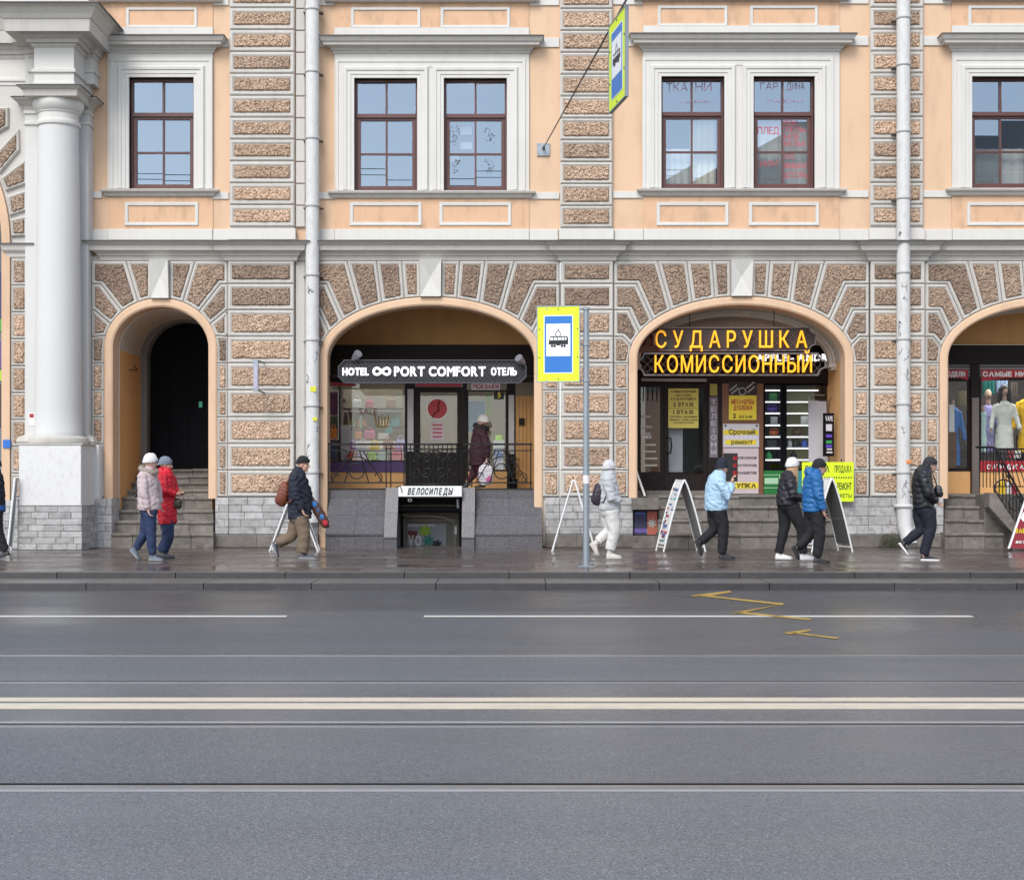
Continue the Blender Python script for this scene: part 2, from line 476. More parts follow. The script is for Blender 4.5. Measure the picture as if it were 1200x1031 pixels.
ground = add('ground', MB().box(-90, 90, -110, 60, -0.7, -0.5), M('earth', (0.1,0.09,0.08)), kind='structure')
# rails leave real gaps in the road surface
rails = []
for py, wd in ((768, 0.07), (799, 0.10), (850, 0.10), (920.5, 0.12)):
    rails.append((RY(py), wd))
rails.sort()
edges = [-75.0] + [e for yc, wd in rails for e in (yc-wd/2, yc+wd/2)] + [YK2-0.002]
rm = MB()
lanes = [(edges[i], edges[i+1]) for i in range(0, len(edges), 2)]
y_s = RY(716)
tones = [0, 1, 1, 1, 2]
for (a_, b_), tn in zip(lanes, tones):
    rm.m = tn
    if tn == 2: rm.box(-60, 60, a_, y_s, -0.5, ZR); rm.m = 3; rm.box(-60, 60, y_s, b_, -0.5, ZR-0.001)
    else: rm.box(-60, 60, a_, b_, -0.5, ZR)
road = add('road', rm, ASPH, kind='structure')
for yc, wd in rails:
    m_ = MB(); m_.box(-60, 60, yc-wd/2, yc+0.002, -0.45, ZR+0.004)
    r_ = add('tram_rail', m_, RAILM, kind='structure')
    if wd > 0.08:
        add('groove', MB().box(-60, 60, yc+0.002, yc+wd/2-0.012, -0.45, ZR-0.03), GROOVE, r_)
        add('guard_lip', MB().box(-60, 60, yc+wd/2-0.012, yc+wd/2, -0.45, ZR+0.002), GROOVE, r_)
    else:
        add('guard_lip', MB().box(-60, 60, yc+0.002, yc+wd/2, -0.45, ZR+0.003), RAILM, r_)
def sheet(name, pts, mat, z=ZR+0.004, kind='structure'):
    m_ = MB(); m_.zprism(pts, z-0.003, z)
    return add(name, m_, mat, kind=kind)
def rect_line(name, px0, px1, ya, yb, mat):
    d0 = (ya+yb)/2 + D0
    x0, x1 = (px0-600)*d0/FPX, (px1-600)*d0/FPX
    return sheet(name, [(x0,ya),(x1,ya),(x1,yb),(x0,yb)], mat)
y_l = RY(722)
rect_line('lane_line', -400, 336, y_l-0.07, y_l+0.07, LINEW)
rect_line('lane_line', 497, 1139, y_l-0.07, y_l+0.07, LINEW)
rect_line('lane_line', 1290, 1900, y_l-0.07, y_l+0.07, LINEW)
rect_line('centre_line', -900, 2100, RY(821.8), RY(817.6), LINEC)
rect_line('centre_line', -900, 2100, RY(830.6), RY(824.2), LINEC)
rect_line('joint_sealant', -900, 2100, RY(927.5), RY(925.2), SEAM)
rect_line('joint_sealant', -900, 2100, RY(847), RY(845.5), SEAM)
def zz(pairs):
    out = []
    for (x, y) in pairs:
        d = FPX*(CZ-ZR)/(y-HOR); out.append(((x-600)*d/FPX, d-D0))
    return out
zig = [[(855,692.5),(858,694),(833,698.5),(811,699.2),(812,697.8)], [(812,698.2),(833,698.4),(919,707.6),(917,709.4),(833,700.0)],
       [(919,708.3),(910,710),(868,718.7),(857,719.6),(866,717)], [(860,718.4),(872,717.6),(952,725.6),(948,726.8)],
       [(949,737.8),(950,739.6),(926,743.6),(919,741.8)], [(921,741.2),(936,742),(984,747.8),(980,749)]]
for p in zig: sheet('zigzag_marking', zz(p), LINEY, ZR+0.008)

pave = add('pavement', MB().box(-60, 60, YK1+0.30, 8, -0.45, -0.02), MORTAR, kind='structure')
slw, slh = 1.15, 0.68
ny = int((0.2-(YK1+0.30))/slh)+1
slabm = []
for k in range(3):
    m_ = MB(); m_.loft(-slw/2+0.006, slw/2-0.006, -slh/2+0.006, slh/2-0.006, [(-0.02,0.0),(-0.004,0.0),(0.0,-0.006)])
    me = m_.mesh('paving_slab'); me.materials.append(SLAB); slabm.append(me)
for j in range(ny):
    yc = YK1+0.30 + slh*(j+0.5)
    xh = (yc+D0)*620/FPX + 2.4
    nx = int(2*xh/slw)+1
    for i in range(nx):
        xc = -xh + slw*(i+0.5) + (slw*0.5 if j % 2 else 0)
        o = bpy.data.objects.new('paving_slab', random.choice(slabm)); COL.objects.link(o)
        o.parent = pave
        o.location = (xc, yc, random.uniform(-0.002, 0.002)); o.rotation_euler = (random.gauss(0,0.0022), random.gauss(0,0.0015), 0)
kerb = thing('kerb', (0, YK1, 0), None, None, kind='structure')
kerb.empty_display_size = 1
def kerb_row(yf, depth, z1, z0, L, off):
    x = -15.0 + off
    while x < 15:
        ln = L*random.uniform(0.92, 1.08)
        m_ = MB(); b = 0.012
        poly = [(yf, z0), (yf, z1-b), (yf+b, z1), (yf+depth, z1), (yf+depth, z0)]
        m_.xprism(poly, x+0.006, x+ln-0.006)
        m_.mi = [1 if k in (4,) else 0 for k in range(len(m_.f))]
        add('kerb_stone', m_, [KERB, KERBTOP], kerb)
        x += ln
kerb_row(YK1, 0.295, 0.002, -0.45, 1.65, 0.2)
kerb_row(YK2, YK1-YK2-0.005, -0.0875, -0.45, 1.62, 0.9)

lt = MB(); rl = random.Random(31)
for i in range(150):
    x = rl.uniform(-13, 13); k = rl.random()
    if k < 0.35: y, z = YK1-rl.uniform(0.01, 0.25), -0.0835
    elif k < 0.7: y, z = YK2-abs(rl.gauss(0, 0.15))-0.01, ZR+0.003
    else: y, z = rl.uniform(-2.2, -0.7), 0.006
    r = rl.uniform(0.008, 0.028); a = rl.uniform(0, 6.28)
    pts = [(x+math.cos(a+q)*r*f, y+math.sin(a+q)*r*f*0.8, z+0.004*f) for q, f in ((0,1),(1.5,.7),(2.9,1.1),(4.5,.6))]
    lt.add(pts, [(0,1,2,3)])
add('litter', lt, M('pale_litter', (0.5,0.48,0.44), 0.8, 0.3, 30), fixn=False, kind='stuff')
# ------------------------------------------------------------------ the arcaded building
B = thing('arcade_building', (0, 0, 0), 'long peach arcade building with grey rusticated stone arches and brown windows', 'building')

def inset(poly, d):
    n = len(poly)
    area = sum(poly[i][0]*poly[(i+1) % n][1] - poly[(i+1) % n][0]*poly[i][1] for i in range(n))
    sg = 1 if area > 0 else -1
    out = []
    for i in range(n):
        p0, p1, p2 = Vector(poly[i-1]), Vector(poly[i]), Vector(poly[(i+1) % n])
        e1 = (p1-p0).normalized(); e2 = (p2-p1).normalized()
        n1 = Vector((-e1.y, e1.x))*sg; n2 = Vector((-e2.y, e2.x))*sg
        k = 1 + n1.dot(n2)
        out.append(tuple(p1 + (n1+n2)*(d/max(k, 0.35))))
    return out

def rough_mesh(poly_m, yb, yf, cell=0.024, amp=0.013):
    """pitted stone face: polygon in metres, edge at yb, bulk at yf"""
    bm = bmesh.new()
    bm.faces.new([bm.verts.new((x, yb, z)) for x, z in poly_m])
    xs = [p[0] for p in poly_m]; zs = [p[1] for p in poly_m]
    def cuts(a, b, ax):
        k = max(2, int(round((b-a)/cell)))
        for i in range(1, k):
            c = a + (b-a)*i/k + random.uniform(-0.15, 0.15)*cell
            no = (1,0,0) if ax == 0 else (0,0,1)
            co = (c,0,0) if ax == 0 else (0,0,c)
            bmesh.ops.bisect_plane(bm, geom=bm.verts[:]+bm.edges[:]+bm.faces[:], plane_co=co, plane_no=no, dist=1e-5)
    cuts(min(xs), max(xs), 0); cuts(min(zs), max(zs), 1)
    bed = set(v for e in bm.edges if e.is_boundary for v in e.verts)
    for v in bm.verts:
        if v in bed:
            continue
        v.co.y = yf + random.uniform(-amp, amp)*1.0 + (0.012 if random.random() < 0.18 else 0)
        v.co.x += random.uniform(-0.3, 0.3)*cell; v.co.z += random.uniform(-0.3, 0.3)*cell
    bmesh.ops.recalc_face_normals(bm, faces=bm.faces)
    me = bpy.data.meshes.new('rough_face'); bm.to_mesh(me); bm.free()
    if me.polygons:
        ny_ = sum(p.normal.y*p.area for p in me.polygons)
        if ny_ > 0: me.flip_normals()
    return me

def block(poly, yb, yf, rough, margin=4.3, gap=0.8, trim=None, conv=0.0):
    toM = lambda pl: [(FX(x, conv), FZ(y, conv)) for x, y in pl]
    levels = [(gap*0.4, yb), (gap*0.4, yf+0.026), (gap*0.4+1.15, yf+0.004), (gap*0.4+1.3, yf), (margin-1.6, yf), (margin-1.3, yf+0.012), (margin-0.4, yf+0.012), (margin, yf+0.026)]
    mb = MB(); rr = []
    for d, y in levels:
        rr.append([(x, y, z) for x, z in toM(inset(poly, d))])
    mb.rings(rr)
    o = add('rusticated_block', mb, trim or TRIM, B)
    f = add('rough_face', rough_mesh(toM(inset(poly, margin)), yf+0.024, yf-0.018), rough, o)
    return o

# --- upper wall, pieces butted round the openings
WIN = [(151,227,90.5,221), (415,489,91.5,223), (520,594,91.5,223), (775,849,89.5,220.5), (883,955,89.5,220.5), (1139,1213,89.5,220), (1246,1320,89.5,220)]
YU = 0.06
um = MB()
def ub(x0, y0, x1, y1): um.box(FX(x0), FX(x1), YU, YU+0.45, FZ(y1), FZ(y0))
ub(60, -160, 1446, 89.5); ub(60, 223, 1446, 300)
xs = [60] + [v for w in WIN for v in (w[0], w[1])] + [1446]
for i in range(0, len(xs), 2): ub(xs[i], 89.5, xs[i+1], 223)
for w in WIN:
    if w[2] > 89.6: ub(w[0], 89.5, w[1], w[2])
    if w[3] < 222.9: ub(w[0], w[3], w[1], 223)
add('upper_wall', um, PEACH, B)

def pb(name, x0, y0, x1, y1, yf, yb, mat, bev=0.0):
    m_ = MB()
    if bev: m_.bevbox(FX(x0), FX(x1), yf, yb, FZ(y1), FZ(y0), bev)
    else: m_.box(FX(x0), FX(x1), yf, yb, FZ(y1), FZ(y0))
    return add(name, m_, mat, B)

# --- windows
def frame_rings(mb, x0, y0, x1, y1, prof, bottom=True):
    """mitred moulding round an opening given in px; prof = (out px, y)"""
    if bottom:
        mb.rings([[(FX(x0-o), y, FZ(y1+o)), (FX(x1+o), y, FZ(y1+o)), (FX(x1+o), y, FZ(y0-o)), (FX(x0-o), y, FZ(y0-o))] for o, y in prof])
    else:
        mb.rings([[(FX(x0-o), y, FZ(y1)), (FX(x0-o), y, FZ(y0-o)), (FX(x1+o), y, FZ(y0-o)), (FX(x1+o), y, FZ(y1))] for o, y in prof], closed=False)
def window(x0, x1, y0, y1, ins):
    yw = YU+0.10
    f = MB()
    def fb(a, b, c, d, yf=yw, yb=yw+0.09): f.box(FX(a), FX(c), yf, yb, FZ(d), FZ(b))
    xm = (x0+x1)/2; yt = y0+(y1-y0)*0.305
    o, t = 2.6, 4.5
    fb(x0, y0, x0+o, y1); fb(x1-o, y0, x1, y1); fb(x0+o, y0, x1-o, y0+2.6); fb(x0+o, y1-3.4, x1-o, y1)
    fb(x0+o, yt, x1-o, yt+t, yw-0.025)
    fb(xm-1.1, y0+2.6, xm+1.1, yt, yw+0.01)
    w = add('window', f, BROWNF, B)
    s = MB(); yl0, yl1 = yt+t, y1-3.4; a, b_ = x0+o+0.4, x1-o-0.4
    def sb(x0_, y0_, x1_, y1_, yf=yw+0.015, yb=yw+0.075): s.box(FX(x0_), FX(x1_), yf, yb, FZ(y1_), FZ(y0_))
    sb(a, yl0+.3, a+3.6, yl1-.3); sb(b_-3.6, yl0+.3, b_, yl1-.3); sb(a+3.6, yl0+.3, b_-3.6, yl0+3.0); sb(a+3.6, yl1-3.4, b_-3.6, yl1-.3)
    ym = (yl0+yl1)/2+0.5
    sb(xm-1.1, yl0+3, xm+1.1, yl1-3.4, yw+0.025); sb(a+3.6, ym-1.1, xm-1.1, ym+1.1, yw+0.027); sb(xm+1.1, ym-1.1, b_-3.6, ym+1.1, yw+0.027)
    add('sash', s, BROWNF, w)
    def pane(a_, b__, c_, d_, k):
        m_ = MB(); yy = yw+0.055+random.uniform(-0.002,0.002)
        tl = random.uniform(-0.004,0.004); tx = random.uniform(-0.003, 0.003)
        m_.add([(FX(a_), yy-tx, FZ(d_)), (FX(c_), yy+tx, FZ(d_)), (FX(c_), yy+tl+tx, FZ(b__)), (FX(a_), yy+tl-tx, FZ(b__))], [(0,1,2,3)])
        add('pane', m_, GLASS, w)
    pane(x0+o, y0+2.6, xm-1.1, yt, 0); pane(xm+1.1, y0+2.6, x1-o, yt, 1)
    for (p, q) in ((a+3.6, xm-1.1), (xm+1.1, b_-3.6)):
        pane(p, yl0+3, q, ym-1.1, 2); pane(p, ym+1.1, q, yl1-3.4, 3)
    # room behind
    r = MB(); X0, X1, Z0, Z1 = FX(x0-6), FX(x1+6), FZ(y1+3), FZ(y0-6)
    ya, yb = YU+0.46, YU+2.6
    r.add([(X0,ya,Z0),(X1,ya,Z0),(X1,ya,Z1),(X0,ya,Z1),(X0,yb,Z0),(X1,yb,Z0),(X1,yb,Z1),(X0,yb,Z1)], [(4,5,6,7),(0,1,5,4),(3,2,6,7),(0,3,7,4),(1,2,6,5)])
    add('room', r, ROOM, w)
    for kind, (c0, c1, d0, d1) in ins:
        m_ = MB(); n = 14
        pts = [(FX(c0+(c1-c0)*i/n), YU+0.30+0.02*math.sin(i*1.9)) for i in range(n+1)]
        m_.rings([[(x, y, FZ(d1)) for x, y in pts], [(x, y, FZ(d0)) for x, y in pts]], closed=False)
        add('curtain' if kind is CURTAIN else 'blind', m_, kind, w)
    return w
insides = [[], [], [], [(CURTAIN, (811,842,132,218)), (BLIND, (778,811,170,218))], [(BLIND, (885,953,128,218))], [(BLIND, (1141,1211,170,218))], []]
WOBJ = [window(w[0], w[1], w[2], w[3], i_) for w, i_ in zip(WIN, insides)]

REDW = M('red_window_paint', (0.52, 0.05, 0.08), 0.6, 0.05)
PINKW = M('faded_pink_paint', (0.36, 0.27, 0.38), 0.6, 0.05)
def pane_text(text, x0, y0, x1, y1, w, mat):
    y = YU+0.145; a = W(x0, y1, y); b_ = W(x1, y0, y)
    letters(text, a, (1,0,0), (0,0,1), b_.x-a.x, b_.z-a.z, 0.002, mat, w, bold=-0.004, gap=0.10)
w3, w4, w2b = WOBJ[3], WOBJ[4], WOBJ[2]
pane_text('ТКА', 781, 97, 806, 107, w3, PINKW); pane_text('НИ', 815, 97, 834, 106.5, w3, PINKW); pane_text('и швейная', 797, 117, 832, 120.5, w3, PINKW)
pane_text('ГАР', 891, 97, 912, 105, w4, PINKW); pane_text('ДИНА', 922, 97, 943, 105, w4, PINKW); pane_text('ткани', 898, 116, 942, 120, w4, PINKW)
pane_text('ПЛЕД', 888, 149, 913, 157, w4, REDW)
for i, tx in enumerate(('ПОС', 'ТЕЛЬ', 'НОЕ', 'БЕЛЬЕ')): pane_text(tx, 919, 141+i*8.2, (935, 944, 937, 944)[i], 147+i*8.2, w4, REDW)
pane_text('ХАЛАТ', 889, 188.5, 913, 195, w4, REDW)
for i, tx in enumerate(('ЭТО', 'ФИШКИ', 'ШТОРЫ')): pane_text(tx, 919, 180+i*11, (931, 945, 948)[i], 186.5+i*11, w4, REDW)
m_ = MB(); rnd = random.Random(21); y_ = YU+0.148
for cx_, cy_, sx_ in ((541, 160, -1), (566, 160, 1), (541, 196, -1), (566, 196, 1)):
    for i in range(34):
        t_ = rnd.uniform(0.2, 2.6); r_ = rnd.gauss(9.5, 2.2)
        p = W(cx_+sx_*math.sin(t_)*r_, cy_-math.cos(t_)*r_*0.9, y_); a_ = rnd.uniform(0, 6.3); l_ = rnd.uniform(0.010, 0.026); u_ = Vector((math.cos(a_)*l_, 0, math.sin(a_)*l_)); v_ = Vector((-u_.z*0.4, 0, u_.x*0.4))
        m_.add([p-u_, p-v_, p+u_, p+v_], [(0,1,2,3)])
o = add('leaf_decals', m_, M('dark_decal', (0.05,0.055,0.06), 0.7), w2b, fixn=False); o['kind'] = 'stuff'
for x0, y0, x1, y1 in ((539.5,149,553,158),(539.5,167,553.5,175),(527,183,537,190)):  # white cards standing in for bright reflections in the panes
    a_ = W(x0, y1, 0.5); b_ = W(x1, y0, 0.5); add('reflection_patch', MB().box(a_.x, b_.x, 0.5, 0.505, a_.z, b_.z), WHITECOL, w2b)
a_ = W(547, 137, 0.9); b_ = W(562, 134.6, 0.9); add('lamp_tube', MB().box(a_.x, b_.x, 0.9, 0.95, a_.z, b_.z), M('warm_lamp', (1.0,0.8,0.55), 0.4, 0, emis=6), w2b)
def bay(x0, x1, wins, yh, dy):
    """surround, hood and sill of one window bay; yh = top of hood in px"""
    yb = max(w[3] for w in wins)
    s = MB()
    top = yh+22
    cols = [x0] + [v for w in wins for v in (w[0]-13, w[1]+13)] + [x1]
    yf = YU-0.05
    s.box(FX(x0), FX(x1), yf, YU-0.003, FZ(wins[0][2]-13), FZ(top))
    for i in range(0, len(cols), 2): s.box(FX(cols[i]), FX(cols[i+1]), yf, YU-0.003, FZ(yb), FZ(wins[0][2]-13))
    for w in wins:
        frame_rings(s, w[0], w[2], w[1], yb, [(0, YU+0.12), (0, yf-0.02), (3.5, yf-0.02), (4.0, yf-0.035), (8.0, yf-0.035), (8.6, yf-0.055), (11.5, yf-0.06), (13.0, yf-0.03), (13.0, yf)], bottom=False)
    frame_rings(s, wins[0][0]-13, wins[0][2]-13, wins[-1][1]+13, yb, [(0, yf), (0, yf-0.012), (5.0, yf-0.012), (5.6, yf-0.03), (8.6, yf-0.03), (9.5, yf)], bottom=False)
    add('window_surround', s, WHITE, B)
    h = MB()
    h.loft(FX(x0), FX(x1), yf, YU-0.003, [(FZ(yh+22, yf-(0.02)), 0.02), (FZ(yh+19, yf-(0.035)), 0.035), (FZ(yh+18, yf-(0.06)), 0.06), (FZ(yh+15, yf-(0.075)), 0.075), (FZ(yh+13, yf-(0.12)), 0.12), (FZ(yh+11.5, yf-(0.20)), 0.20), (FZ(yh+8, yf-(0.21)), 0.21), (FZ(yh+7, yf-(0.235)), 0.235), (FZ(yh+3, yf-(0.27)), 0.27), (FZ(yh+1.4, yf-(0.285)), 0.285)])
    hd = add('window_hood', h, TRIM, B)
    fl = MB(); fl.loft(FX(x0), FX(x1), yf, YU-0.003, [(FZ(yh+1.3, yf-(0.295)), 0.295), (FZ(yh+0.2, yf-(0.30)), 0.30), (FZ(yh-0.3, yf-(0.26)), 0.26)])
    add('flashing', fl, FLASH, hd)
    sl = MB(); sl.loft(FX(x0), FX(x1), YU-0.03, YU-0.003, [(FZ(yb+9.5, YU-0.03-(0.02)), 0.02), (FZ(yb+7.5, YU-0.03-(0.05)), 0.05), (FZ(yb+5, YU-0.03-(0.06)), 0.06), (FZ(yb+3.2, YU-0.03-(0.12)), 0.12), (FZ(yb+1.0, YU-0.03-(0.135)), 0.135), (FZ(yb+0.3, YU-0.03-(0.13)), 0.13)])
    add('window_sill', sl, TRIM, B)
    # apron
    pb('apron', x0, yb+9.6, x1, 268.5, YU-0.02, YU-0.003, APRON)
    for w in wins:
        f = MB(); frame_rings(f, w[0]-1, 241, w[1]+1, 260, [(0, YU-0.022), (0.6, YU-0.045), (3.6, YU-0.05), (4.4, YU-0.022)])
        add('apron_moulding', f, WHITE, B)
        f = MB(); frame_rings(f, w[0]-0, 11+dy, w[1]+0, 28+dy, [(0, YU-0.022), (0.6, YU-0.045), (3.2, YU-0.05), (4.0, YU-0.022)])
        add('apron_moulding', f, WHITE, B)
    pb('apron', x0, 2+dy, x1, yh-9, YU-0.02, YU-0.003, APRON)
    pb('apron_plinth', x0, yh-8.6, x1, yh-0.6, YU-0.045, YU-0.004, WHITE)
    u = MB(); u.loft(FX(x0-4), FX(x1+4), YU-0.03, YU-0.003, [(FZ(2.5+dy, YU-0.03-(0.02)), 0.02), (FZ(0.5+dy, YU-0.03-(0.10)), 0.10), (FZ(-2+dy, YU-0.03-(0.13)), 0.13), (FZ(-6+dy, YU-0.03-(0.13)), 0.13)])
    add('window_sill', u, TRIM, B)
bay(126, 249, [WIN[0]], 40.5, 1)
bay(392, 620, [WIN[1], WIN[2]], 41, 1)
bay(754, 984, [WIN[3], WIN[4]], 38.5, -1)
bay(1116, 1346, [WIN[5], WIN[6]], 38.5, -1)

# string bands between the bays
for (a, b_, dy) in ((249,268,1),(358,392,1),(620,656,1),(718,754,0),(984,1019,-1),(1082,1116,-1),(1346,1382,-1)):
    pb('string_band', a+0.5, 224+dy, b_-0.5, 232+dy, YU-0.03, YU-0.004, WHITE, 0.006)
    pb('string_band', a+0.5, 43+dy, b_-0.5, 54+dy, YU-0.03, YU-0.004, WHITE, 0.006)
    pb('string_band', a+0.5, -3+dy, b_-0.5, 5+dy, YU-0.03, YU-0.004, WHITE, 0.006)
pb('string_band', 108, 224, 119, 232, YU-0.03, YU-0.004, WHITE, 0.006)
for (a, b_) in ((106,126),(126.3,249),(249.3,268),(358,392),(392.3,620),(620.3,654),(720,754),(754.3,984),(984.3,1018),(1084,1116),(1116.3,1346),(1346.3,1381)):
    wide = b_-a > 60
    pb('plinth_band', a, 268.6, b_, 281.5, YU-(0.075 if wide else 0.05), YU-0.002, WHITE, 0.008)

# --- quoined pilasters of the upper floor
def upper_pilaster(x0, x1, rx0, rx1, y_first, pitch, side):
    base = MB(); base.box(FX(x0+1), FX(x1-1), -0.005, YU-0.002, FZ(268), FZ(-60))
    add('pilaster', base, TRIM, B)
    y = y_first
    while y > -30: y -= pitch
    while y < 257:
        mrg = rx0-x0
        block([(x0, y-pitch/2), (x1, y-pitch/2), (x1, y+pitch/2), (x0, y+pitch/2)], -0.006, -0.055, ROUGHA, margin=mrg, gap=1.1)
        y += pitch
    pb('plinth_band', x0-1, 268.6, x1+1, 281.5, -0.07, YU-0.002, WHITE, 0.008)
upper_pilaster(269, 346, 274.5, 340.5, 253.5, 25.6, True)
upper_pilaster(656, 718, 660.5, 713.5, 254.5, 25.6, False)
upper_pilaster(1019, 1082, 1024, 1077.5, 253, 25.6, False)
upper_pilaster(1382, 1445, 1387, 1440, 253, 25.6, False)
y = 266.0
while y > -40:
    pb('return_block', 346.6, y-24.6, 357.5, y, 0.0, YU-0.002, TRIM, 0.012); y -= 25.6

# --- cornice over the arcade
COR = [(306.5, 0.0), (305, 0.03), (300.5, 0.045), (299.5, 0.075), (297, 0.09), (294, 0.15), (293, 0.20), (287, 0.215), (286, 0.25), (283.6, 0.285), (282.8, 0.30)]
c = MB(); c.loft(FX(120), FX(1446), -0.02, YU-0.004, [(FZ(y, -0.02-(o)), o) for y, o in COR]); add('cornice', c, TRIM, B)
c = MB(); c.loft(FX(120), FX(1446), -0.02, YU-0.004, [(FZ(282.7, -0.02-(0.315)), 0.315), (FZ(281.7, -0.02-(0.32)), 0.32), (FZ(281.2, -0.02-(0.27)), 0.27)]); add('flashing', c, FLASH, B)
for (a, b_) in ((268, 346), (657, 718), (1019, 1082), (1382, 1444)):
    c = MB(); c.loft(FX(a-1), FX(b_+1), -0.10, YU-0.004, [(FZ(y, -0.10-(o+0.012)), o+0.012) for y, o in COR]); add('pilaster_capital', c, TRIM, B)
    c = MB(); c.loft(FX(a-1), FX(b_+1), -0.10, YU-0.004, [(FZ(282.7, -0.10-(0.33)), 0.33), (FZ(281.7, -0.10-(0.335)), 0.335), (FZ(281.1, -0.10-(0.28)), 0.28)]); add('flashing', c, FLASH, B)

# --- arcade wall, arches, voussoirs
ROWS = [306.5, 333.5, 364, 395, 426, 457.5, 489, 520, 551, 582]
def arch_pts(cx, a, b_, apex, base, off, n=60):
    pts = [(cx-(a-off), base)]
    for i in range(n+1):
        th = math.pi*(1-i/n)
        pts.append((cx+(a-off)*math.cos(th), apex+b_-(b_-off)*math.sin(th)))
    pts.append((cx+(a-off), base))
    return pts
def arch_y(cx, a, b_, apex, x):
    t = max(0.0, 1-((x-cx)/a)**2)
    return apex+b_-b_*math.sqrt(t)
def arch(cx, a, b_, apex, xl, xr, base, depth, joints, rough, side_off, left=True, right=True, rib=True, vault=True):
    # wall with the arched hole
    w = MB(); pts = arch_pts(cx, a, b_, apex, 582, 0.0)
    core = pts[1:-1]
    w.rings([[(FX(x), 0.0, FZ(y)) for x, y in core], [(FX(x), 0.0, FZ(300)) for x, y in core]], closed=False)
    ysp = apex+b_
    w.box(FX(xl), FX(cx-a), 0.0, 0.5, FZ(640), FZ(300)); w.box(FX(cx+a), FX(xr), 0.0, 0.5, FZ(640), FZ(300))
    add('arcade_wall', w, TRIM, B, fixn=False)
    # band round the opening and its reveal
    m_ = MB(); prof = [(0.2, -0.002), (0.2, -0.06), (1.8, -0.078), (8.0, -0.082), (10.0, -0.06), (10.0, 0.38)]
    m_.rings([[(FX(x), y, FZ(z)) for x, z in arch_pts(cx, a, b_, apex, base, o)] for o, y in prof], closed=False)
    add('arch_surround', m_, PEACH, B)
    # vault and side piers
    o = side_off
    pv = arch_pts(cx, a, b_, apex, base, o)
    m_ = MB(); m_.rings([[(FX(x), y, FZ(z)) for x, z in arch_pts(cx, a, b_, apex, base, oo)] for oo, y in ((10, 0.38), (o, 0.385))], closed=False)
    m_.rings([[(FX(x), y, FZ(z)) for x, z in pv[1:-1]] for y in (0.385, depth)], closed=False)
    add('vault', m_, VAULT, B, smooth=True)
    for (p, q) in ((pv[0], pv[1]), (pv[-1], pv[-2])):
        m_ = MB(); m_.add([(FX(p[0]), 0.385, FZ(642)), (FX(p[0]), depth, FZ(642)), (FX(q[0]), depth, FZ(q[1])), (FX(q[0]), 0.385, FZ(q[1]))], [(0,1,2,3)])
        add('side_pier', m_, PEACH_DEEP, B, fixn=False)
    
    if rib:
        m_ = MB(); pr = [(o+0.2, 0.75), (o+3.5, 0.75), (o+3.5, 0.80), (o+7.5, 0.80), (o+7.5, 1.02), (o+0.2, 1.02)]
        m_.rings([[(FX(x), y, FZ(z)) for x, z in arch_pts(cx, a, b_, apex, ysp+2, oo)] for oo, y in pr], closed=False)
        add('vault_rib', m_, VAULT, B)
        for sx in (-1, 1):
            xx = cx+sx*(a-o)
            m_ = MB()
            m_.box(FX(xx), FX(xx-sx*9), 0.70, 1.07, FZ(ysp+6), FZ(ysp+2)); m_.box(FX(xx), FX(xx-sx*6), 0.74, 1.03, FZ(ysp+9), FZ(ysp+6.01))
            add('corbel', m_, VAULT, B)
    # voussoirs
    yf = -0.075
    for sx in ((-1,) if left else ()) + ((1,) if right else ()):
        dpil = (xr-cx) if sx > 0 else (cx-xl)
        T = lambda d, y: (cx+sx*d, y)
        Jn = joints['top']; Jk = joints['knee']
        prev = (joints['key'][0], joints['key'][1])
        aps = lambda d: arch_y(cx, a, b_, apex, cx+d)
        for (da, dt) in Jn:
            p = [T(prev[1], 306.5), T(dt, 306.5), T(da, aps(da)), T((prev[0]+da)/2, aps((prev[0]+da)/2)), T(prev[0], aps(prev[0]))]
            block(p, -0.001, yf, rough, margin=4.4)
            prev = (da, dt)
        pk = None; rowi = 1
        for (da, dk) in Jk:
            yr = ROWS[rowi]
            if pk is None:
                p = [T(prev[1], 306.5), T(dpil, 306.5), T(dpil, yr), T(dk, yr), T(da, aps(da)), T((prev[0]+da)/2, aps((prev[0]+da)/2)), T(prev[0], aps(prev[0]))]
            else:
                p = [T(pk[1], ROWS[rowi-1]), T(dpil, ROWS[rowi-1]), T(dpil, yr), T(dk, yr), T(da, aps(da)), T(pk[0], aps(pk[0]))]
            block(p, -0.001, yf, rough, margin=4.4 if rowi < 4 else 3.4)
            pk = (da, dk); rowi += 1
        y0 = ROWS[rowi-1]
        while rowi < len(ROWS):
            top_in = pk[1] if pk else a
            p = [T(a if rowi > len(Jk)+1 else pk[1], ROWS[rowi-1]), T(dpil, ROWS[rowi-1]), T(dpil, ROWS[rowi]), T(a, ROWS[rowi])]
            if dpil-a < 7: break
            if rowi == len(Jk)+1: p = [T(pk[1], ROWS[rowi-1]), T(dpil, ROWS[rowi-1]), T(dpil, ROWS[rowi]), T(a, ROWS[rowi]), T(a, min(apex+b_, ROWS[rowi]-3)), T(pk[0], aps(pk[0]))]
            block(p, -0.001, yf, rough if rowi < 5 else ROUGHA, margin=3.2)
            rowi += 1
    # keystone
    k0, k1 = joints['key']
    m_ = MB(); yk = arch_y(cx, a, b_, apex, cx+k0)
    zt, zb = FZ(306), FZ(yk-0.5)
    xl_, xr_ = FX(cx-k1), FX(cx+k1); xbl, xbr = FX(cx-k0), FX(cx+k0)
    zc = zt - (zt-zb)*0.45
    v = [(xl_, -0.002, zt), (xr_, -0.002, zt), (xbr, -0.002, zb), (xbl, -0.002, zb), (xl_, -0.235, zt), (xr_, -0.235, zt), (xbr, -0.15, zb), (xbl, -0.15, zb), (FX(cx), -0.115, zc)]
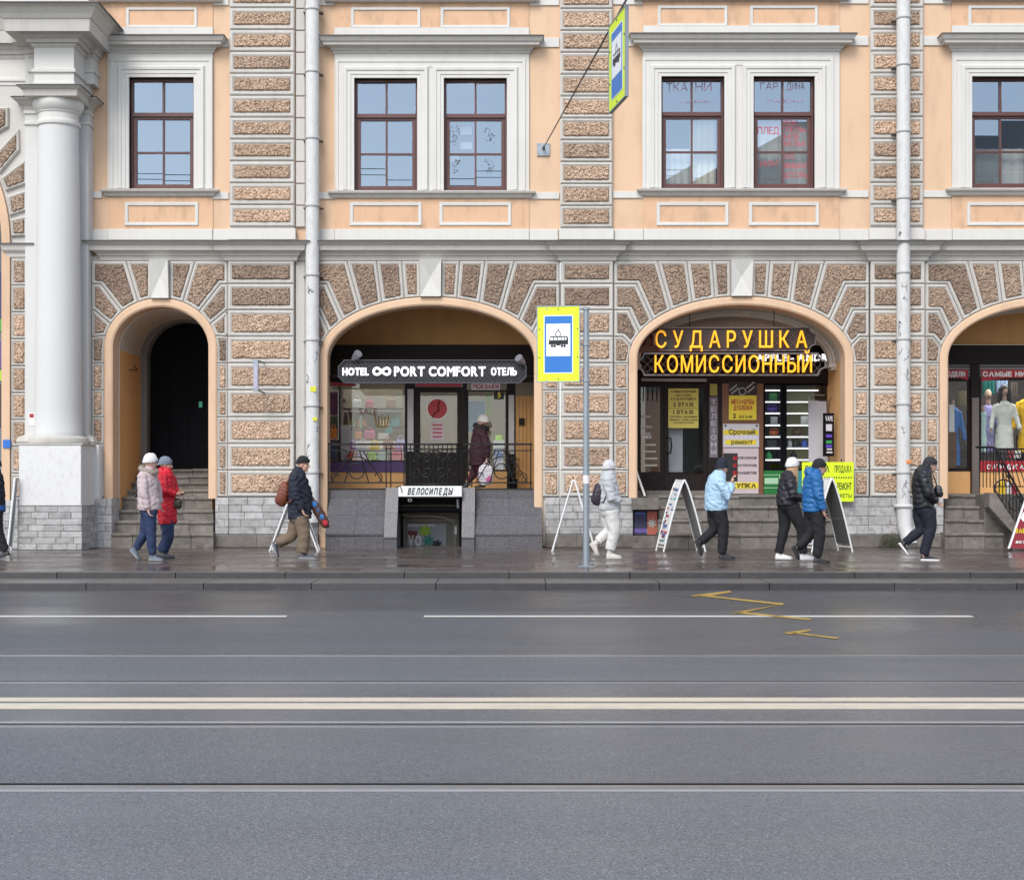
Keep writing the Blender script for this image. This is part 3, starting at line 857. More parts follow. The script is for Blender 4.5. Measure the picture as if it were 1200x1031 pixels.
    m_.add(v, [(4,5,8),(5,6,8),(6,7,8),(7,4,8),(0,1,5,4),(1,2,6,5),(2,3,7,6),(3,0,4,7)])
    add('keystone', m_, WHITE, B)
    return ysp
JBIG = {'key': (12.0, 12.5), 'top': [(30.5, 34), (57, 63.5), (82, 98)], 'knee': [(103, 122), (119, 131), (128.5, 138.5)]}
JSM = {'key': (10.5, 10.5), 'top': [(26, 40.5)], 'knee': [(45, 70), (58, 77.5), (64, 78.5)]}
arch(505, 131, 72, 348.5, 357.8, 656, 642, 2.6, JBIG, ROUGHB, -14)
arch(868, 131.5, 73, 348, 719, 1018, 584, 1.6, JBIG, ROUGHB, 10)
arch(1231, 131, 73, 348, 1083, 1381, 584, 1.6, JBIG, ROUGHB, 4)
arch(189, 66, 58, 350, 108, 268, 584, 2.1, JSM, ROUGHB, 11, rib=False)
# wall strips left of arch one and behind the pipe
pb('pier', 346.6, 300, 357.7, 640, 0.01, 0.5, TRIM)
pb('pier', 346.8, 307, 357.5, 582, -0.04, 0.009, TRIM)
for x0, x1 in ((268, 346), (656.5, 718.5), (1018.5, 1082.5), (1381.5, 1445)):
    base = MB(); base.box(FX(x0+1), FX(x1-1), -0.06, 0.4, FZ(583), FZ(306.6)); add('pilaster', base, TRIM, B)
    for i in range(len(ROWS)-1):
        block([(x0, ROWS[i]), (x1, ROWS[i]), (x1, ROWS[i+1]), (x0, ROWS[i+1])], -0.061, -0.125, ROUGHA if i > 1 else ROUGHB, margin=5.2, gap=0.8)

# --- whitewashed stone base of the piers, brick by brick
def brick_run(x0, x1, y0, y1, yf, yb, rows, blen, mat=None, jit=1.0, name='brick', ret=False):
    m_ = MB(); m_.box(FX(x0, yf)+0.012, FX(x1, yf)-0.012, yf+0.016, yb, FZ(y1, yf), FZ(y0, yf)); core = add('pier_base', m_, MORTAR, B)
    h = (y1-y0)/rows
    for r in range(rows):
        x = x0 - (blen*0.5 if r % 2 else 0)
        while x < x1-0.5:
            ln = blen*random.uniform(0.75, 1.3)
            a_, b_ = max(x, x0), min(x+ln, x1)
            if x1-b_ < 5: b_ = x1
            if b_-a_ > 2:
                q = MB(); f = yf + random.uniform(-0.006, 0.008)*jit
                g = 0.004
                q.bevbox(FX(a_, yf)+g, FX(b_, yf)-g, f, yb, FZ(y0+h*(r+1), yf)+g, FZ(y0+h*r, yf)-g, 0.007)
                add(name, q, mat or BRICKM, B)
            x = b_ if b_ == x1 else x+ln
brick_run(252, 268, 583, 626, -0.10, 0.3, 5, 16)
brick_run(268, 347, 583, 626, -0.16, 0.3, 5, 24)
brick_run(347, 373, 583, 626, -0.06, 0.3, 5, 26)
brick_run(250, 373, 626.5, 641.5, -0.19, 0.3, 1, 45, LIME)
brick_run(639, 656, 583, 626, -0.10, 0.3, 5, 17)
brick_run(656, 719, 583, 626, -0.16, 0.3, 5, 26)
brick_run(719, 742, 583, 626, -0.10, 0.3, 5, 23)
brick_run(639, 742, 626.5, 641.5, -0.19, 0.3, 1, 40, LIME)
brick_run(988, 1018, 583, 626, -0.10, 0.3, 4, 24)
brick_run(1018, 1083, 583, 626, -0.16, 0.3, 4, 30)
brick_run(1083, 1106, 583, 626, -0.10, 0.3, 4, 23)
brick_run(1360, 1446, 583, 641, -0.16, 0.3, 6, 34)
brick_run(988, 1106, 626.5, 641.5, -0.19, 0.3, 1, 34, LIME)
# inner jambs below the bands
for (a, b_) in ((123, 133), (245, 252), (736.5, 747), (988, 990), (1100, 1110)):
    pass

# --- portico at the left: column, pedestal, entablature, big arch
YC = -0.62
ck = (D0+YC)/FPX
def CX(px): return FX(px, YC)
def CZp(py): return FZ(py, YC)
colm = thing('column', (CX(68.5), YC, 0), None, None)
colm.parent = B
prof = [(p*ck, FZ(y, YC-p*ck)) for p, y in ((27.0,510.5),(27.6,507),(27.0,505),(26.8,480),(26.0,400),(24.8,300),(23.6,200),(23.0,143))]
def cadd(name, mb, mat, smooth=True): 
    o = add(name, mb, mat, None, smooth=smooth); o.parent = colm; o.matrix_parent_inverse = Matrix.Translation(-colm.location); return o
cadd('shaft', MB().lathe(prof, CX(68.5), YC, 48), WHITECOL)
r_ = lambda p, y: (p*ck, FZ(y, YC-p*ck))
cadd('capital', MB().lathe([r_(23, 144), r_(24.6, 143.5), r_(25.4, 140.5), r_(24.6, 138), r_(23.2, 137.5), r_(23.2, 129.5), r_(24.4, 129), r_(24.6, 127.5), r_(25.4, 126.8), r_(28, 121), r_(29.2, 117), r_(28.6, 113.2)], CX(68.5), YC, 48), WHITE)
m_ = MB(); m_.loft(CX(39), CX(98), YC-29.5*ck, 0, [(FZ(113.1, YC-29.5*ck-0), 0), (FZ(112.2, YC-29.5*ck-0.02), 0.02), (FZ(105, YC-29.5*ck-0.035), 0.035), (FZ(102, YC-29.5*ck-0.09), 0.09), (FZ(100, YC-29.5*ck-0.115), 0.115)]); cadd('abacus', m_, TRIM, False)
m_ = MB(); m_.loft(CX(39), CX(98), YC-29.5*ck, 0, [(FZ(99.9, YC-29.5*ck-0.13), 0.13), (FZ(99.2, YC-29.5*ck-0.135), 0.135), (FZ(98.8, YC-29.5*ck-0.10), 0.10)]); cadd('flashing', m_, FLASH, False)
m_ = MB(); m_.lathe([r_(31, 520.5), r_(33.5, 519), r_(34.5, 515.8), r_(33.5, 512.6), r_(30.5, 511), r_(28.4, 510.6), r_(28, 509.8)], CX(68.5), YC, 48); cadd('base', m_, TRIM)
m_ = MB(); m_.box(CX(30), CX(107), YC-35.5*ck, -0.25, CZp(522), CZp(520.6)); cadd('plinth', m_, TRIM, False)
# pilaster standing behind the column
m_ = MB(); m_.box(FX(34.5), FX(108), -0.26, 0.30, FZ(640), FZ(-30)); add('pilaster', m_, WHITECOL, B)
for (yy0, yy1, oo) in ((142, 147, 0.03), (129, 134, 0.03)):
    m_ = MB(); m_.loft(FX(35), FX(108), -0.265, 0.05, [(FZ(yy1, -0.265-(0.0)), 0.0), (FZ(yy1-1, -0.265-(oo)), oo), (FZ(yy0+1, -0.265-(oo)), oo), (FZ(yy0, -0.265-(0.0)), 0.0)]); add('astragal', m_, WHITE, B)
m_ = MB(); m_.loft(FX(35), FX(108), -0.265, 0.05, [(FZ(129, -0.265-(0.01)), 0.01), (FZ(124, -0.265-(0.03)), 0.03), (FZ(118, -0.265-(0.12)), 0.12), (FZ(115.5, -0.265-(0.20)), 0.20), (FZ(114, -0.265-(0.205)), 0.205)]); add('pilaster_capital', m_, TRIM, B)
m_ = MB(); m_.loft(FX(35), FX(108), -0.265, 0.05, [(FZ(113.9, -0.265-(0.22)), 0.22), (FZ(113, -0.265-(0.225)), 0.225), (FZ(112.5, -0.265-(0.19)), 0.19)]); add('flashing', m_, FLASH, B)
m_ = MB(); m_.loft(FX(34), FX(109), -0.26, 0.05, [(FZ(523, -0.26-(0.02)), 0.02), (FZ(521, -0.26-(0.10)), 0.10), (FZ(517, -0.26-(0.13)), 0.13), (FZ(512.5, -0.26-(0.10)), 0.10), (FZ(510.5, -0.26-(0.03)), 0.03), (FZ(509.5, -0.26-(0.0)), 0.0)]); add('pilaster_base', m_, TRIM, B)
# pedestal
m_ = MB(); m_.bevbox(FX(22,-1.2), FX(95,-1.2), -1.2, 0.0, FZ(592.5,-1.2), FZ(521.5,-1.2), 0.01); add('pedestal', m_, CHIPW, B)
m_ = MB(); m_.bevbox(FX(95,-0.8)+0.03, FX(107), -0.62, 0.0, FZ(592.5), FZ(521.5), 0.01); m_.bevbox(FX(107)+0.001, FX(121), -0.30, 0.0, FZ(592.5), FZ(521.5), 0.01); add('pedestal', m_, CHIPW, B)
brick_run(21, 96, 593, 644.5, -1.21, 0.0, 7, 24)
brick_run(98, 108.5, 592.5, 642, -0.63, 0.0, 6, 14)
brick_run(109, 131, 584, 642, -0.31, 0.3, 6, 20)
# entablature above the column
EF = YC-24*ck
def ent(x0, x1, yf, prof, name='entablature', mat=None):
    m_ = MB(); m_.loft(FX(x0, yf), FX(x1, yf), yf, 0.1, [(FZ(y, yf-o), o) for y, o in prof]); return add(name, m_, mat or WHITE, B)
arc_p = [(98.5, 0.02), (96, 0.02), (95.6, 0.0), (86, 0.0), (85, 0.03), (84.2, 0.04), (81, 0.045), (80.6, 0.0), (56, 0.0)]
ent(40, 86.5, EF, arc_p)
ent(34.5, 109.5, -0.30, arc_p)
cor_p = [(56, 0.0), (55.5, 0.02), (53, 0.05), (50, 0.06), (49.6, 0.12), (44.6, 0.125), (44, 0.16), (38, 0.22), (37, 0.24), (36.6, 0.42), (31.2, 0.43), (22.5, 0.44), (21.5, 0.46), (18, 0.49), (16.5, 0.50), (8, 0.58), (3.6, 0.66)]
ent(40, 86.5, EF, cor_p, 'main_cornice', TRIM)
ent(40, 86.5, EF, [(3.4, 0.68), (2.4, 0.685), (1.5, 0.60)], 'flashing', FLASH)
cor_q = [(y+13, o*0.62) for y, o in cor_p]
ent(34.5, 109.5, -0.30, cor_q, 'main_cornice', TRIM)
ent(34.5, 109.5, -0.30, [(16.4, 0.43), (15.6, 0.435), (15, 0.38)], 'flashing', FLASH)
ent(-420, 38, -0.12, [(y+14, o*0.62) for y, o in cor_p], 'main_cornice', TRIM)
ent(-420, 38, -0.12, [(100, 0.0), (96, 0.0), (95, 0.03), (92, 0.03), (91, 0.0), (70, 0.0)])
m_ = MB(); m_.box(FX(-420), FX(109), 0.0, 0.3, FZ(16), FZ(-60)); add('attic_wall', m_, WHITE, B)
# big arch at the picture edge
gx, gy, gr = -185.0, 285.0, 200.0
def big_pts(off, base=586, n=30):
    return [(gx+(gr-off)*math.cos(t), gy-(gr-off)*math.sin(t)) for t in [math.pi/2*(1-i/n) for i in range(n+1)]] + [(gx+gr-off, base)]
w = MB(); pp = big_pts(0)
w.rings([[(FX(x), -0.1, FZ(y)) for x, y in pp], [(FX(36), -0.1, FZ(y if i < 31 else 586)) for i, (x, y) in enumerate(pp)]], closed=False)
w.box(FX(-420), FX(36), -0.1, 0.3, FZ(85.2), FZ(60))
add('arcade_wall', w, TRIM, B, fixn=False)
m_ = MB(); m_.rings([[(FX(x), y, FZ(z)) for x, z in big_pts(o)] for o, y in ((0.2, -0.11), (0.2, -0.17), (9, -0.18), (10, -0.16), (10, 2.4))], closed=False)
add('arch_surround', m_, PEACH, B, smooth=True)
for poly in ([(-22,128),(13,128),(13,151),(-3,160),(-22,166)], [(-6,186),(25,153),(26,178),(2,206)], [(3.5,211),(35,187),(35,217),(9.5,226)], [(11.5,232),(35,224),(35,248),(14,255)], [(14.5,259),(35,254),(35,278),(16,279)]):
    block(poly, -0.101, -0.17, ROUGHB, margin=3.6)
for i in range(9):
    y0 = 304.5+31.3*i
    block([(16, y0), (35, y0), (35, y0+31), (16, y0+31)], -0.101, -0.17, ROUGHA, margin=3.4)
m_ = MB(); m_.loft(FX(14), FX(34), -0.12, 0.05, [(FZ(304, -0.12-(0.0)), 0.0), (FZ(301, -0.12-(0.05)), 0.05), (FZ(297, -0.12-(0.06)), 0.06), (FZ(293, -0.12-(0.12)), 0.12), (FZ(288, -0.12-(0.14)), 0.14), (FZ(286, -0.12-(0.17)), 0.17)]); add('impost', m_, TRIM, B)
m_ = MB(); m_.loft(FX(14), FX(34), -0.12, 0.05, [(FZ(285.8, -0.12-(0.18)), 0.18), (FZ(284.6, -0.12-(0.185)), 0.185)]); add('flashing', m_, FLASH, B)
gw = MB(); gw.box(FX(-420), FX(30), 2.41, 2.6, -0.02, 14.0)
gwo = add('gateway_wall', gw, M('blue_grey_gateway_wall', (0.16,0.18,0.21), 0.8, 0.2, 1.5, stain=0.4), B)
for x0, y0, x1, y1, c_ in ((-30, 318, 8, 372, (0.05,0.05,0.16)), (-30, 374, 8, 388, (0.08,0.35,0.05)), (-30, 400, 8, 432, (0.12,0.07,0.22)), (-30, 434, 8, 446, (0.40,0.55,0.03)), (-30, 450, 8, 500, (0.06,0.04,0.04))):
    a_ = W(x0, y1, 2.39); b2_ = W(x1, y0, 2.39); add('poster_panel', MB().box(a_.x, b2_.x, 2.38, 2.41, a_.z, b2_.z), M('gateway_poster_%d' % y0, c_, 0.5, 0.2, 5), gwo)
brick_run(4, 21, 586, 643, -0.2, 0.3, 7, 17)

# --- passage behind the small arch: back wall, grey frame, black gate
yd = 2.1
def DX(px): return FX(px, yd)
def DZ(py): return FZ(py, yd)
gc, ga, gb, gap_ = 217.0, 52.0, 52.0, 369.5
def gpts(off, base=552): 
    return [(gc-(ga-off), base)] + [(gc+(ga-off)*math.cos(math.pi*(1-i/32)), gap_+gb-(gb-off)*math.sin(math.pi*(1-i/32))) for i in range(33)] + [(gc+(ga-off), base)]
m_ = MB(); p0 = gpts(0)
m_.rings([[(DX(x), yd, DZ(y)) for x, y in p0[1:-1]], [(DX(x), yd, DZ(330)) for x, y in p0[1:-1]]], closed=False)
m_.box(DX(100), DX(gc-ga), yd, yd+0.05, DZ(640), DZ(330)); m_.box(DX(gc+ga), DX(330), yd, yd+0.05, DZ(640), DZ(330))
add('passage_wall', m_, PEACH_DEEP, B, fixn=False)
m_ = MB(); m_.rings([[(DX(x), y, DZ(z)) for x, z in gpts(o)] for o, y in ((-0.5, yd-0.03), (0, yd-0.05), (7.5, yd-0.05), (8, yd-0.03), (8, yd+0.25))], closed=False)
add('gate_frame', m_, M('grey_gate_frame', (0.17,0.165,0.165), 0.7), B)
gt = MB(); gp = gpts(8.05)
gt.add([(DX(x), yd+0.2, DZ(y)) for x, y in gp], [tuple(range(len(gp)))])
for k in range(1, 4): gt.box(DX(gc-42+k*22)-0.006, DX(gc-42+k*22)+0.006, yd+0.185, yd+0.2, DZ(552), DZ(400))
gate = add('gate_leaf', gt, BLACKP, B, fixn=False)
add('notice', MB().box(DX(231), DX(235), yd+0.17, yd+0.19, DZ(477), DZ(470)), M('green_notice', (0.05,0.42,0.26), 0.5), gate)
# cable along the passage vault
pth = [Vector((DX(132)+0.1, 0.9, FZ(432))), Vector((FX(140)+0.05, 1.2, FZ(428))), Vector((DX(152), yd-0.05, DZ(420))), Vector((DX(168), yd-0.04, DZ(395))), Vector((DX(184), yd-0.04, DZ(374))), Vector((DX(198), yd-0.04, DZ(364)))]
add('cable', MB().tube(pth, 0.012, 6), BLACK, B)

# --- floors of the bays and stone steps
pb('bay_floor', 352, 573, 650, 600, 0.36, 5.2, LIME)
pb('bay_floor', 742, 580, 1000, 620, 0.42, 5.2, LIME)
pb('bay_floor', 1100, 579, 1360, 620, 0.42, 5.2, LIME)
def steps(label, rows, x0, x1, cuts, back):
    t = thing('stone_steps', ((FX(x0)+FX(x1))/2, rows[0][1], 0), label, 'steps')
    zp = -0.02
    for i, (zt, yf) in enumerate(rows):
        xs_ = [x0] + [x0+(x1-x0)*(c_ + random.uniform(-0.05, 0.05)) for c_ in cuts] + [x1]
        for a_, b_ in zip(xs_[:-1], xs_[1:]):
            m_ = MB(); yy = yf+random.uniform(-0.012, 0.012); zz_ = zt+random.uniform(-0.012, 0.006); bb = 0.022
            poly = [(yy, zp), (yy+0.01, zz_-bb-0.03), (yy-0.02, zz_-bb-0.03), (yy-0.02, zz_-bb), (yy-0.02+bb, zz_), (back, zz_), (back, zp)]
            m_.xprism(poly, FX(a_, yf)+0.004, FX(b_, yf)-0.004)
            add('step', m_, LIME, t)
        zp = zt-0.05
    return t
steps('worn stone steps rising to the black gate in the small arch', [(.30,-.36),(.53,-.06),(.74,.25),(1.0,.55),(1.15,1.0),(1.30,1.3),(1.45,1.6),(1.58,1.87)], 130, 250, (0.25, 0.5, 0.75), 2.25)
steps('wide worn stone steps under the yellow lettered shop signs', [(.30,-.42),(.57,-.14),(.82,.14),(1.04,.41)], 771, 988, (0.2, 0.42, 0.6, 0.82), 0.75)
steps('short worn stone steps beside the clothes shop railing', [(.31,-.44),(.56,-.14),(.82,.14),(1.05,.41)], 1107, 1176, (0.33, 0.66), 0.75)
# ------------------------------------------------------------------ helpers for flat things standing at their own depth
def panel(name, x0, y0, x1, y1, y, th, mat, parent=None, bev=0.0):
    a = W(x0, y1, y); b = W(x1, y0, y); m_ = MB()
    if bev: m_.bevbox(a.x, b.x, y, y+th, a.z, b.z, bev)
    else: m_.box(a.x, b.x, y, y+th, a.z, b.z)
    return add(name, m_, mat, parent)
def frame4(name, x0, y0, x1, y1, w, y, th, mat, parent):
    m_ = MB()
    def q(a, b, c, d):
        p = W(a, d, y); r = W(c, b, y); m_.box(p.x, r.x, y, y+th, p.z, r.z)
    q(x0, y0, x0+w, y1); q(x1-w, y0, x1, y1); q(x0+w, y0, x1-w, y0+w); q(x0+w, y1-w, x1-w, y1)
    return add(name, m_, mat, parent)
def wtube(name, pts, r, mat, parent, seg=6):
    return add(name, MB().tube([W(*p) for p in pts], r, seg), mat, parent, smooth=True)
def pane(x0, y0, x1, y1, y, parent, mat=None):
    a = W(x0, y1, y); b = W(x1, y0, y); t = random.uniform(-.006, .006)
    m_ = MB(); m_.add([(a.x, y-t, a.z), (b.x, y+t, a.z), (b.x, y+t, b.z), (a.x, y-t, b.z)], [(0,1,2,3)])
    return add('pane', m_, mat or SHOPGLASS, parent)
def roomshell(name, x0, x1, y0, y1, z0, z1, mats, parent):
    """open-fronted room: back, sides, ceiling"""
    m_ = MB()
    v = [(x0,y0,z0),(x1,y0,z0),(x1,y0,z1),(x0,y0,z1),(x0,y1,z0),(x1,y1,z0),(x1,y1,z1),(x0,y1,z1)]
    m_.add(v, [(4,5,6,7),(3,2,6,7),(0,3,7,4),(1,2,6,5)])
    return add(name, m_, mats, parent)
RED = M('red_print', (0.36, 0.014, 0.022), 0.5, 0.08)
DRED = M('dark_red_print', (0.16, 0.012, 0.015), 0.6, 0.15)
YEL = M('yellow_sheet', (0.72, 0.56, 0.03), 0.5, 0.05)
YPAPER = M('yellow_paper', (0.60, 0.50, 0.10), 0.6, 0.08)
WSHEET = M('white_sheet', (0.70, 0.68, 0.68), 0.5, 0.05)
BLK = M('black_print', (0.012, 0.012, 0.014), 0.6, 0.0)
FLUO = M('fluorescent_yellow_green', (0.66, 0.82, 0.015), 0.45, 0.04)
GLOWW = M('lit_white_letter', (0.95, 0.95, 0.97), 0.4, 0.0, emis=0.55)
YLET = M('lit_amber_letter', (0.95, 0.42, 0.012), 0.4, 0.0, emis=0.28)
PURP = M('purple_panel', (0.07, 0.03, 0.13), 0.5, 0.1)
FILL_LAMP = M('lamp_tube', (1.0, 0.96, 0.90), 0.4, 0.0, emis=10.0)  # emitter of the unseen lamps added inside the shops
LED = M('led_strip', (0.95, 0.97, 1.0), 0.4, 0.0, emis=1.0)
GRN = M('green_panel', (0.01, 0.15, 0.03), 0.5, 0.1)
TEAL = M('teal_panel', (0.03, 0.25, 0.30), 0.5, 0.1)
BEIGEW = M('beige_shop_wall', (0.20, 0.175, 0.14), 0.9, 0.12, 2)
LWOOD = M('varnished_pine', (0.52, 0.27, 0.08), 0.5, 0.18, 7)
MARB = M('grey_marble', (0.45, 0.42, 0.42), 0.5, 0.15, 6)
TILEF = M('grey_floor', (0.2, 0.2, 0.2), 0.5)
def col(name, c, r=0.6): return M(name, c, r, 0.08, 6)

# ------------------------------------------------------------------ shop under the hotel sign
ys = 2.2
S1 = thing('shopfront', (FX(505), ys, FZ(573)), 'dark framed bag shop front with round red sticker on its door', 'shop front')
zfl = FZ(573)
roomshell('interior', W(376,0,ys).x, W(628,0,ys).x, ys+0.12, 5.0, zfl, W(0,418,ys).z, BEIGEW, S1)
panel('fascia', 350, 404, 650, 447, ys, 0.3, DARKW, S1)
panel('lunette', 350, 330, 660, 403.8, ys+0.35, 0.05, PEACH_DEEP, S1)
for (a, b_) in ((384,398),(476,486.5),(542,547),(595,604)): pass
panel('post', 476.2, 447.2, 486, 572, ys-0.01, 0.16, DARKW, S1)
panel('marble_pilaster', 477.5, 456, 484.5, 529, ys-0.05, 0.035, MARB, S1)
panel('marble_pilaster', 596, 463, 602.5, 532, ys-0.05, 0.035, MARB, S1)
panel('post', 542.2, 447.2, 547, 572, ys-0.01, 0.16, DARKW, S1)
panel('post', 594, 447.2, 604, 572, ys-0.01, 0.16, DARKW, S1)
panel('base_panel', 380, 553.2, 476, 573, ys, 0.12, PEACH_DEEP, S1)
panel('base_panel', 547.2, 552.4, 594, 573, ys, 0.12, PEACH_DEEP, S1)
panel('sill_band', 380, 541, 476, 553, ys-0.03, 0.15, PURP, S1)
panel('red_bar', 384, 448.2, 416, 452, ys-0.04, 0.03, RED, S1); panel('red_bar', 487, 449, 541, 453, ys-0.04, 0.03, RED, S1)
w1 = frame4('window', 397, 447.3, 476, 541, 1.6, ys, 0.09, DARKW, S1); pane(398.6, 449, 474.5, 539.5, ys+0.05, w1)
w2 = frame4('window', 547.2, 457, 594, 552, 1.6, ys, 0.09, DARKW, S1); pane(548.8, 458.6, 592.4, 550.5, ys+0.05, w2)
frame4('window', 384.5, 457, 397, 515, 1.0, ys-0.02, 0.08, WPAINT, S1)
panel('poster', 385.8, 460, 395.8, 486, ys+0.03, 0.01, col('plum_print', (0.12,0.03,0.08)), S1)
panel('poster', 385.8, 488, 395.8, 513, ys+0.03, 0.01, col('forest_print', (0.07,0.09,0.05)), S1)
d1 = frame4('door', 486.2, 453.5, 542, 572, 6.2, ys+0.01, 0.07, DARKW, S1)
pane(492.4, 459.7, 535.8, 530, ys+0.045, d1)
panel('lower_panel', 492.4, 530.2, 535.8, 565.6, ys+0.02, 0.05, DARKW, d1)
wtube('handle', [(493,511,ys-0.02),(491,511,ys-0.09),(491,526,ys-0.09),(493,526,ys-0.02)], 0.014, BLACK, d1)
def disc(name, px, py, r, y, mat, parent, th=0.006, seg=28):
    c = W(px, py, y); rr = r*(D0+y)/FPX
    m_ = MB(); m_.prism([(c.x+rr*math.cos(2*math.pi*k/seg), c.z+rr*math.sin(2*math.pi*k/seg)) for k in range(seg)], y, y+th)
    return add(name, m_, mat, parent)
disc('sticker_border', 512.5, 479, 12.6, ys+0.030, WSHEET, d1)
disc('round_sticker', 512.5, 479, 11.4, ys+0.022, RED, d1)
wtube('sticker_emblem', [(507,489,ys+0.018),(509,484,ys+0.018),(514,481,ys+0.018),(513,474,ys+0.018),(515,470,ys+0.018)], 0.022, DRED, d1)
panel('notice', 505, 494, 520, 516, ys+0.03, 0.006, col('faded_notice', (0.42,0.35,0.38)), d1)
for i in range(4): panel('notice_line', 507, 497+i*4.6, 518, 498.6+i*4.6, ys+0.026, 0.003, RED, d1)
panel('name_board', 552.5, 448.6, 586, 457, ys-0.05, 0.04, WSHEET, S1)
pletters('РЮКЗАКИ', 554, 450, 584.5, 455.8, ys-0.051, RED, S1, bold=0.05, gap=0.07)
panel('number_plate', 579, 457.6, 590.5, 467.5, ys-0.06, 0.03, BLK, S1)
pletters('5', 583, 459.4, 587, 466, ys-0.061, YEL, S1, bold=0.04)
wd = panel('wood_door', 604.2, 464, 634, 572, ys+0.02, 0.08, LWOOD, S1)
for i in range(4): panel('groove', 608+i*4.4, 466, 608.5+i*4.4, 568, ys+0.012, 0.008, WOODP, wd)
panel('bell_box', 608, 490, 614.5, 498, ys-0.03, 0.045, DARKW, wd)
add('unseen_fill_lamp', MB().box(FX(400,3), FX(470,3), 2.9, 3.2, W(0,418,ys).z-0.05, W(0,418,ys).z-0.02), FILL_LAMP, S1)  # unseen lamps added above the fascia to brighten the bag shop
add('unseen_fill_lamp', MB().box(FX(500,3), FX(590,3), 2.9, 3.2, W(0,418,ys).z-0.05, W(0,418,ys).z-0.02), FILL_LAMP, S1)
add('shop_floor', MB().box(FX(370,ys), FX(640,ys), ys+0.13, 5.0, zfl-0.03, zfl+0.004), TILEF, S1)

panel('end_panel', 634.2, 447.2, 654, 574, ys+0.02, 0.1, DARKW, S1); panel('end_panel', 348, 447.2, 379.8, 574, ys+0.02, 0.1, DARKW, S1)
# things on show in the window
yt = 2.55
disp = thing('display_table', W(437, 538, yt), 'low white display table behind the bag shop window', 'table')
tz = W(0, 527, yt).z
m_ = MB(); m_.box(W(408,0,yt).x, W(474,0,yt).x, yt-0.15, yt+0.35, tz-0.04, tz); add('table_top', m_, WPAINT, disp)
for xx in (410, 472):
    for yy in (yt-0.12, yt+0.31):
        m_ = MB(); m_.box(W(xx,0,yt).x-0.02, W(xx,0,yt).x+0.02, yy-0.02, yy+0.02, zfl, tz-0.041); add('leg', m_, WPAINT, disp)
m_ = MB(); m_.box(W(412,0,yt).x, W(462,0,yt).x, yt+0.12, yt+0.32, tz+0.001, tz+0.2); rs = add('display_riser', m_, WPAINT); tag(rs, 'white riser block carrying the pink bag and white box', 'display riser')
def handbag(px, py, w, h, mat, label, y, handle=True, base=None):
    """soft bag: py is its bottom edge in px"""
    c = W(px, py, y); k = (D0+y)/FPX; ww, hh = w*k, h*k
    t = thing('handbag', c, label, 'bag', 'bags in the shop window')
    rr = []
    for f, sx, sy in ((0.0, .86, .7), (.06, .98, .95), (.45, 1.0, 1.0), (.8, .93, .7), (.97, .86, .35), (1.0, .8, .25)):
        n = 16; ring = []
        for q in range(n):
            a = 2*math.pi*q/n; ca, sa = math.cos(a), math.sin(a)
            ex = lambda v: math.copysign(abs(v)**0.55, v)
            ring.append((c.x + ex(ca)*ww/2*sx, c.y + ex(sa)*ww*0.22*sy, c.z + f*hh))
        rr.append(ring)
    add('bag_body', MB().rings(rr, True, True), mat, t, smooth=True)
    m_ = MB(); m_.bevbox(c.x-ww*0.36, c.x+ww*0.36, c.y-ww*0.235, c.y-ww*0.2, c.z+hh*0.42, c.z+hh*0.9, 0.008); add('flap', m_, mat, t)
    if handle:
        pts = [c + Vector((math.cos(math.pi*i/8)*ww*0.28, 0, hh*0.95 + math.sin(math.pi*i/8)*hh*0.45)) for i in range(9)]
        add('handle', MB().tube(pts, 0.010, 6), mat, t, smooth=True)
    return t
k_ = (D0+yt)/FPX
handbag(433, 514, 13, 9.5, col('pink_leather', (0.62,0.10,0.30)), 'bright pink handbag on the white riser', yt+0.22)
wb = panel('gift_box', 443, 507.5, 455, 514.3, yt+0.17, 0.14, WSHEET, None, 0.006); tag(wb, 'small white box beside the bright pink handbag', 'box')
handbag(469.5, 527, 11, 12, col('lilac_fabric', (0.42,0.38,0.72)), 'pale lilac bag with short handle beside the marble pilaster', yt)
handbag(439, 527, 12, 8, col('yellow_leather', (0.78,0.52,0.02)), 'small yellow bag low in the shop window', yt-0.08, True)
handbag(455, 527, 13, 11, col('tan_leather', (0.30,0.10,0.06)), 'reddish tan handbag with tall handle', yt-0.02)
handbag(425, 527, 14, 9, col('white_print_leather', (0.62,0.58,0.60)), 'white bag with dark print left of the yellow bag', yt-0.05)
handbag(448, 540, 12, 11, col('pale_green_fabric', (0.42,0.55,0.47)), 'pale green bag standing under the display table', yt-0.1)
handbag(466, 540, 14, 14, col('crimson_fabric', (0.50,0.03,0.10)), 'crimson bag standing under the display table', yt-0.1)
handbag(424, 540, 12, 10, col('lavender_fabric', (0.50,0.44,0.62)), 'lavender bag standing under the display table', yt-0.1)
handbag(405, 540, 15, 42, col('grey_print_fabric', (0.45,0.42,0.42)), 'tall grey patterned bag standing at the window edge', yt)
handbag(390, 538, 10, 16, col('navy_fabric', (0.03,0.04,0.09)), 'navy bag below the framed plum poster', ys-0.2, True)
handbag(391, 514, 8, 12, col('orange_fabric', (0.65,0.20,0.03)), 'small orange bag above the navy bag', ys-0.15, True)
handbag(412, 500, 10, 10, col('moss_leather', (0.12,0.13,0.04)), 'moss green bag on the back shelf of the bag shop', 3.6)
handbag(424, 500, 11, 9, col('rust_leather', (0.30,0.09,0.03)), 'rust brown bag on the back shelf of the bag shop', 3.6)
handbag(437, 500, 10, 12, col('black_leather_bag', (0.02,0.02,0.022)), 'black bag on the back shelf of the bag shop', 3.6)
handbag(450, 500, 12, 9, col('sand_leather', (0.45,0.34,0.20)), 'sand coloured bag on the back shelf of the bag shop', 3.6)
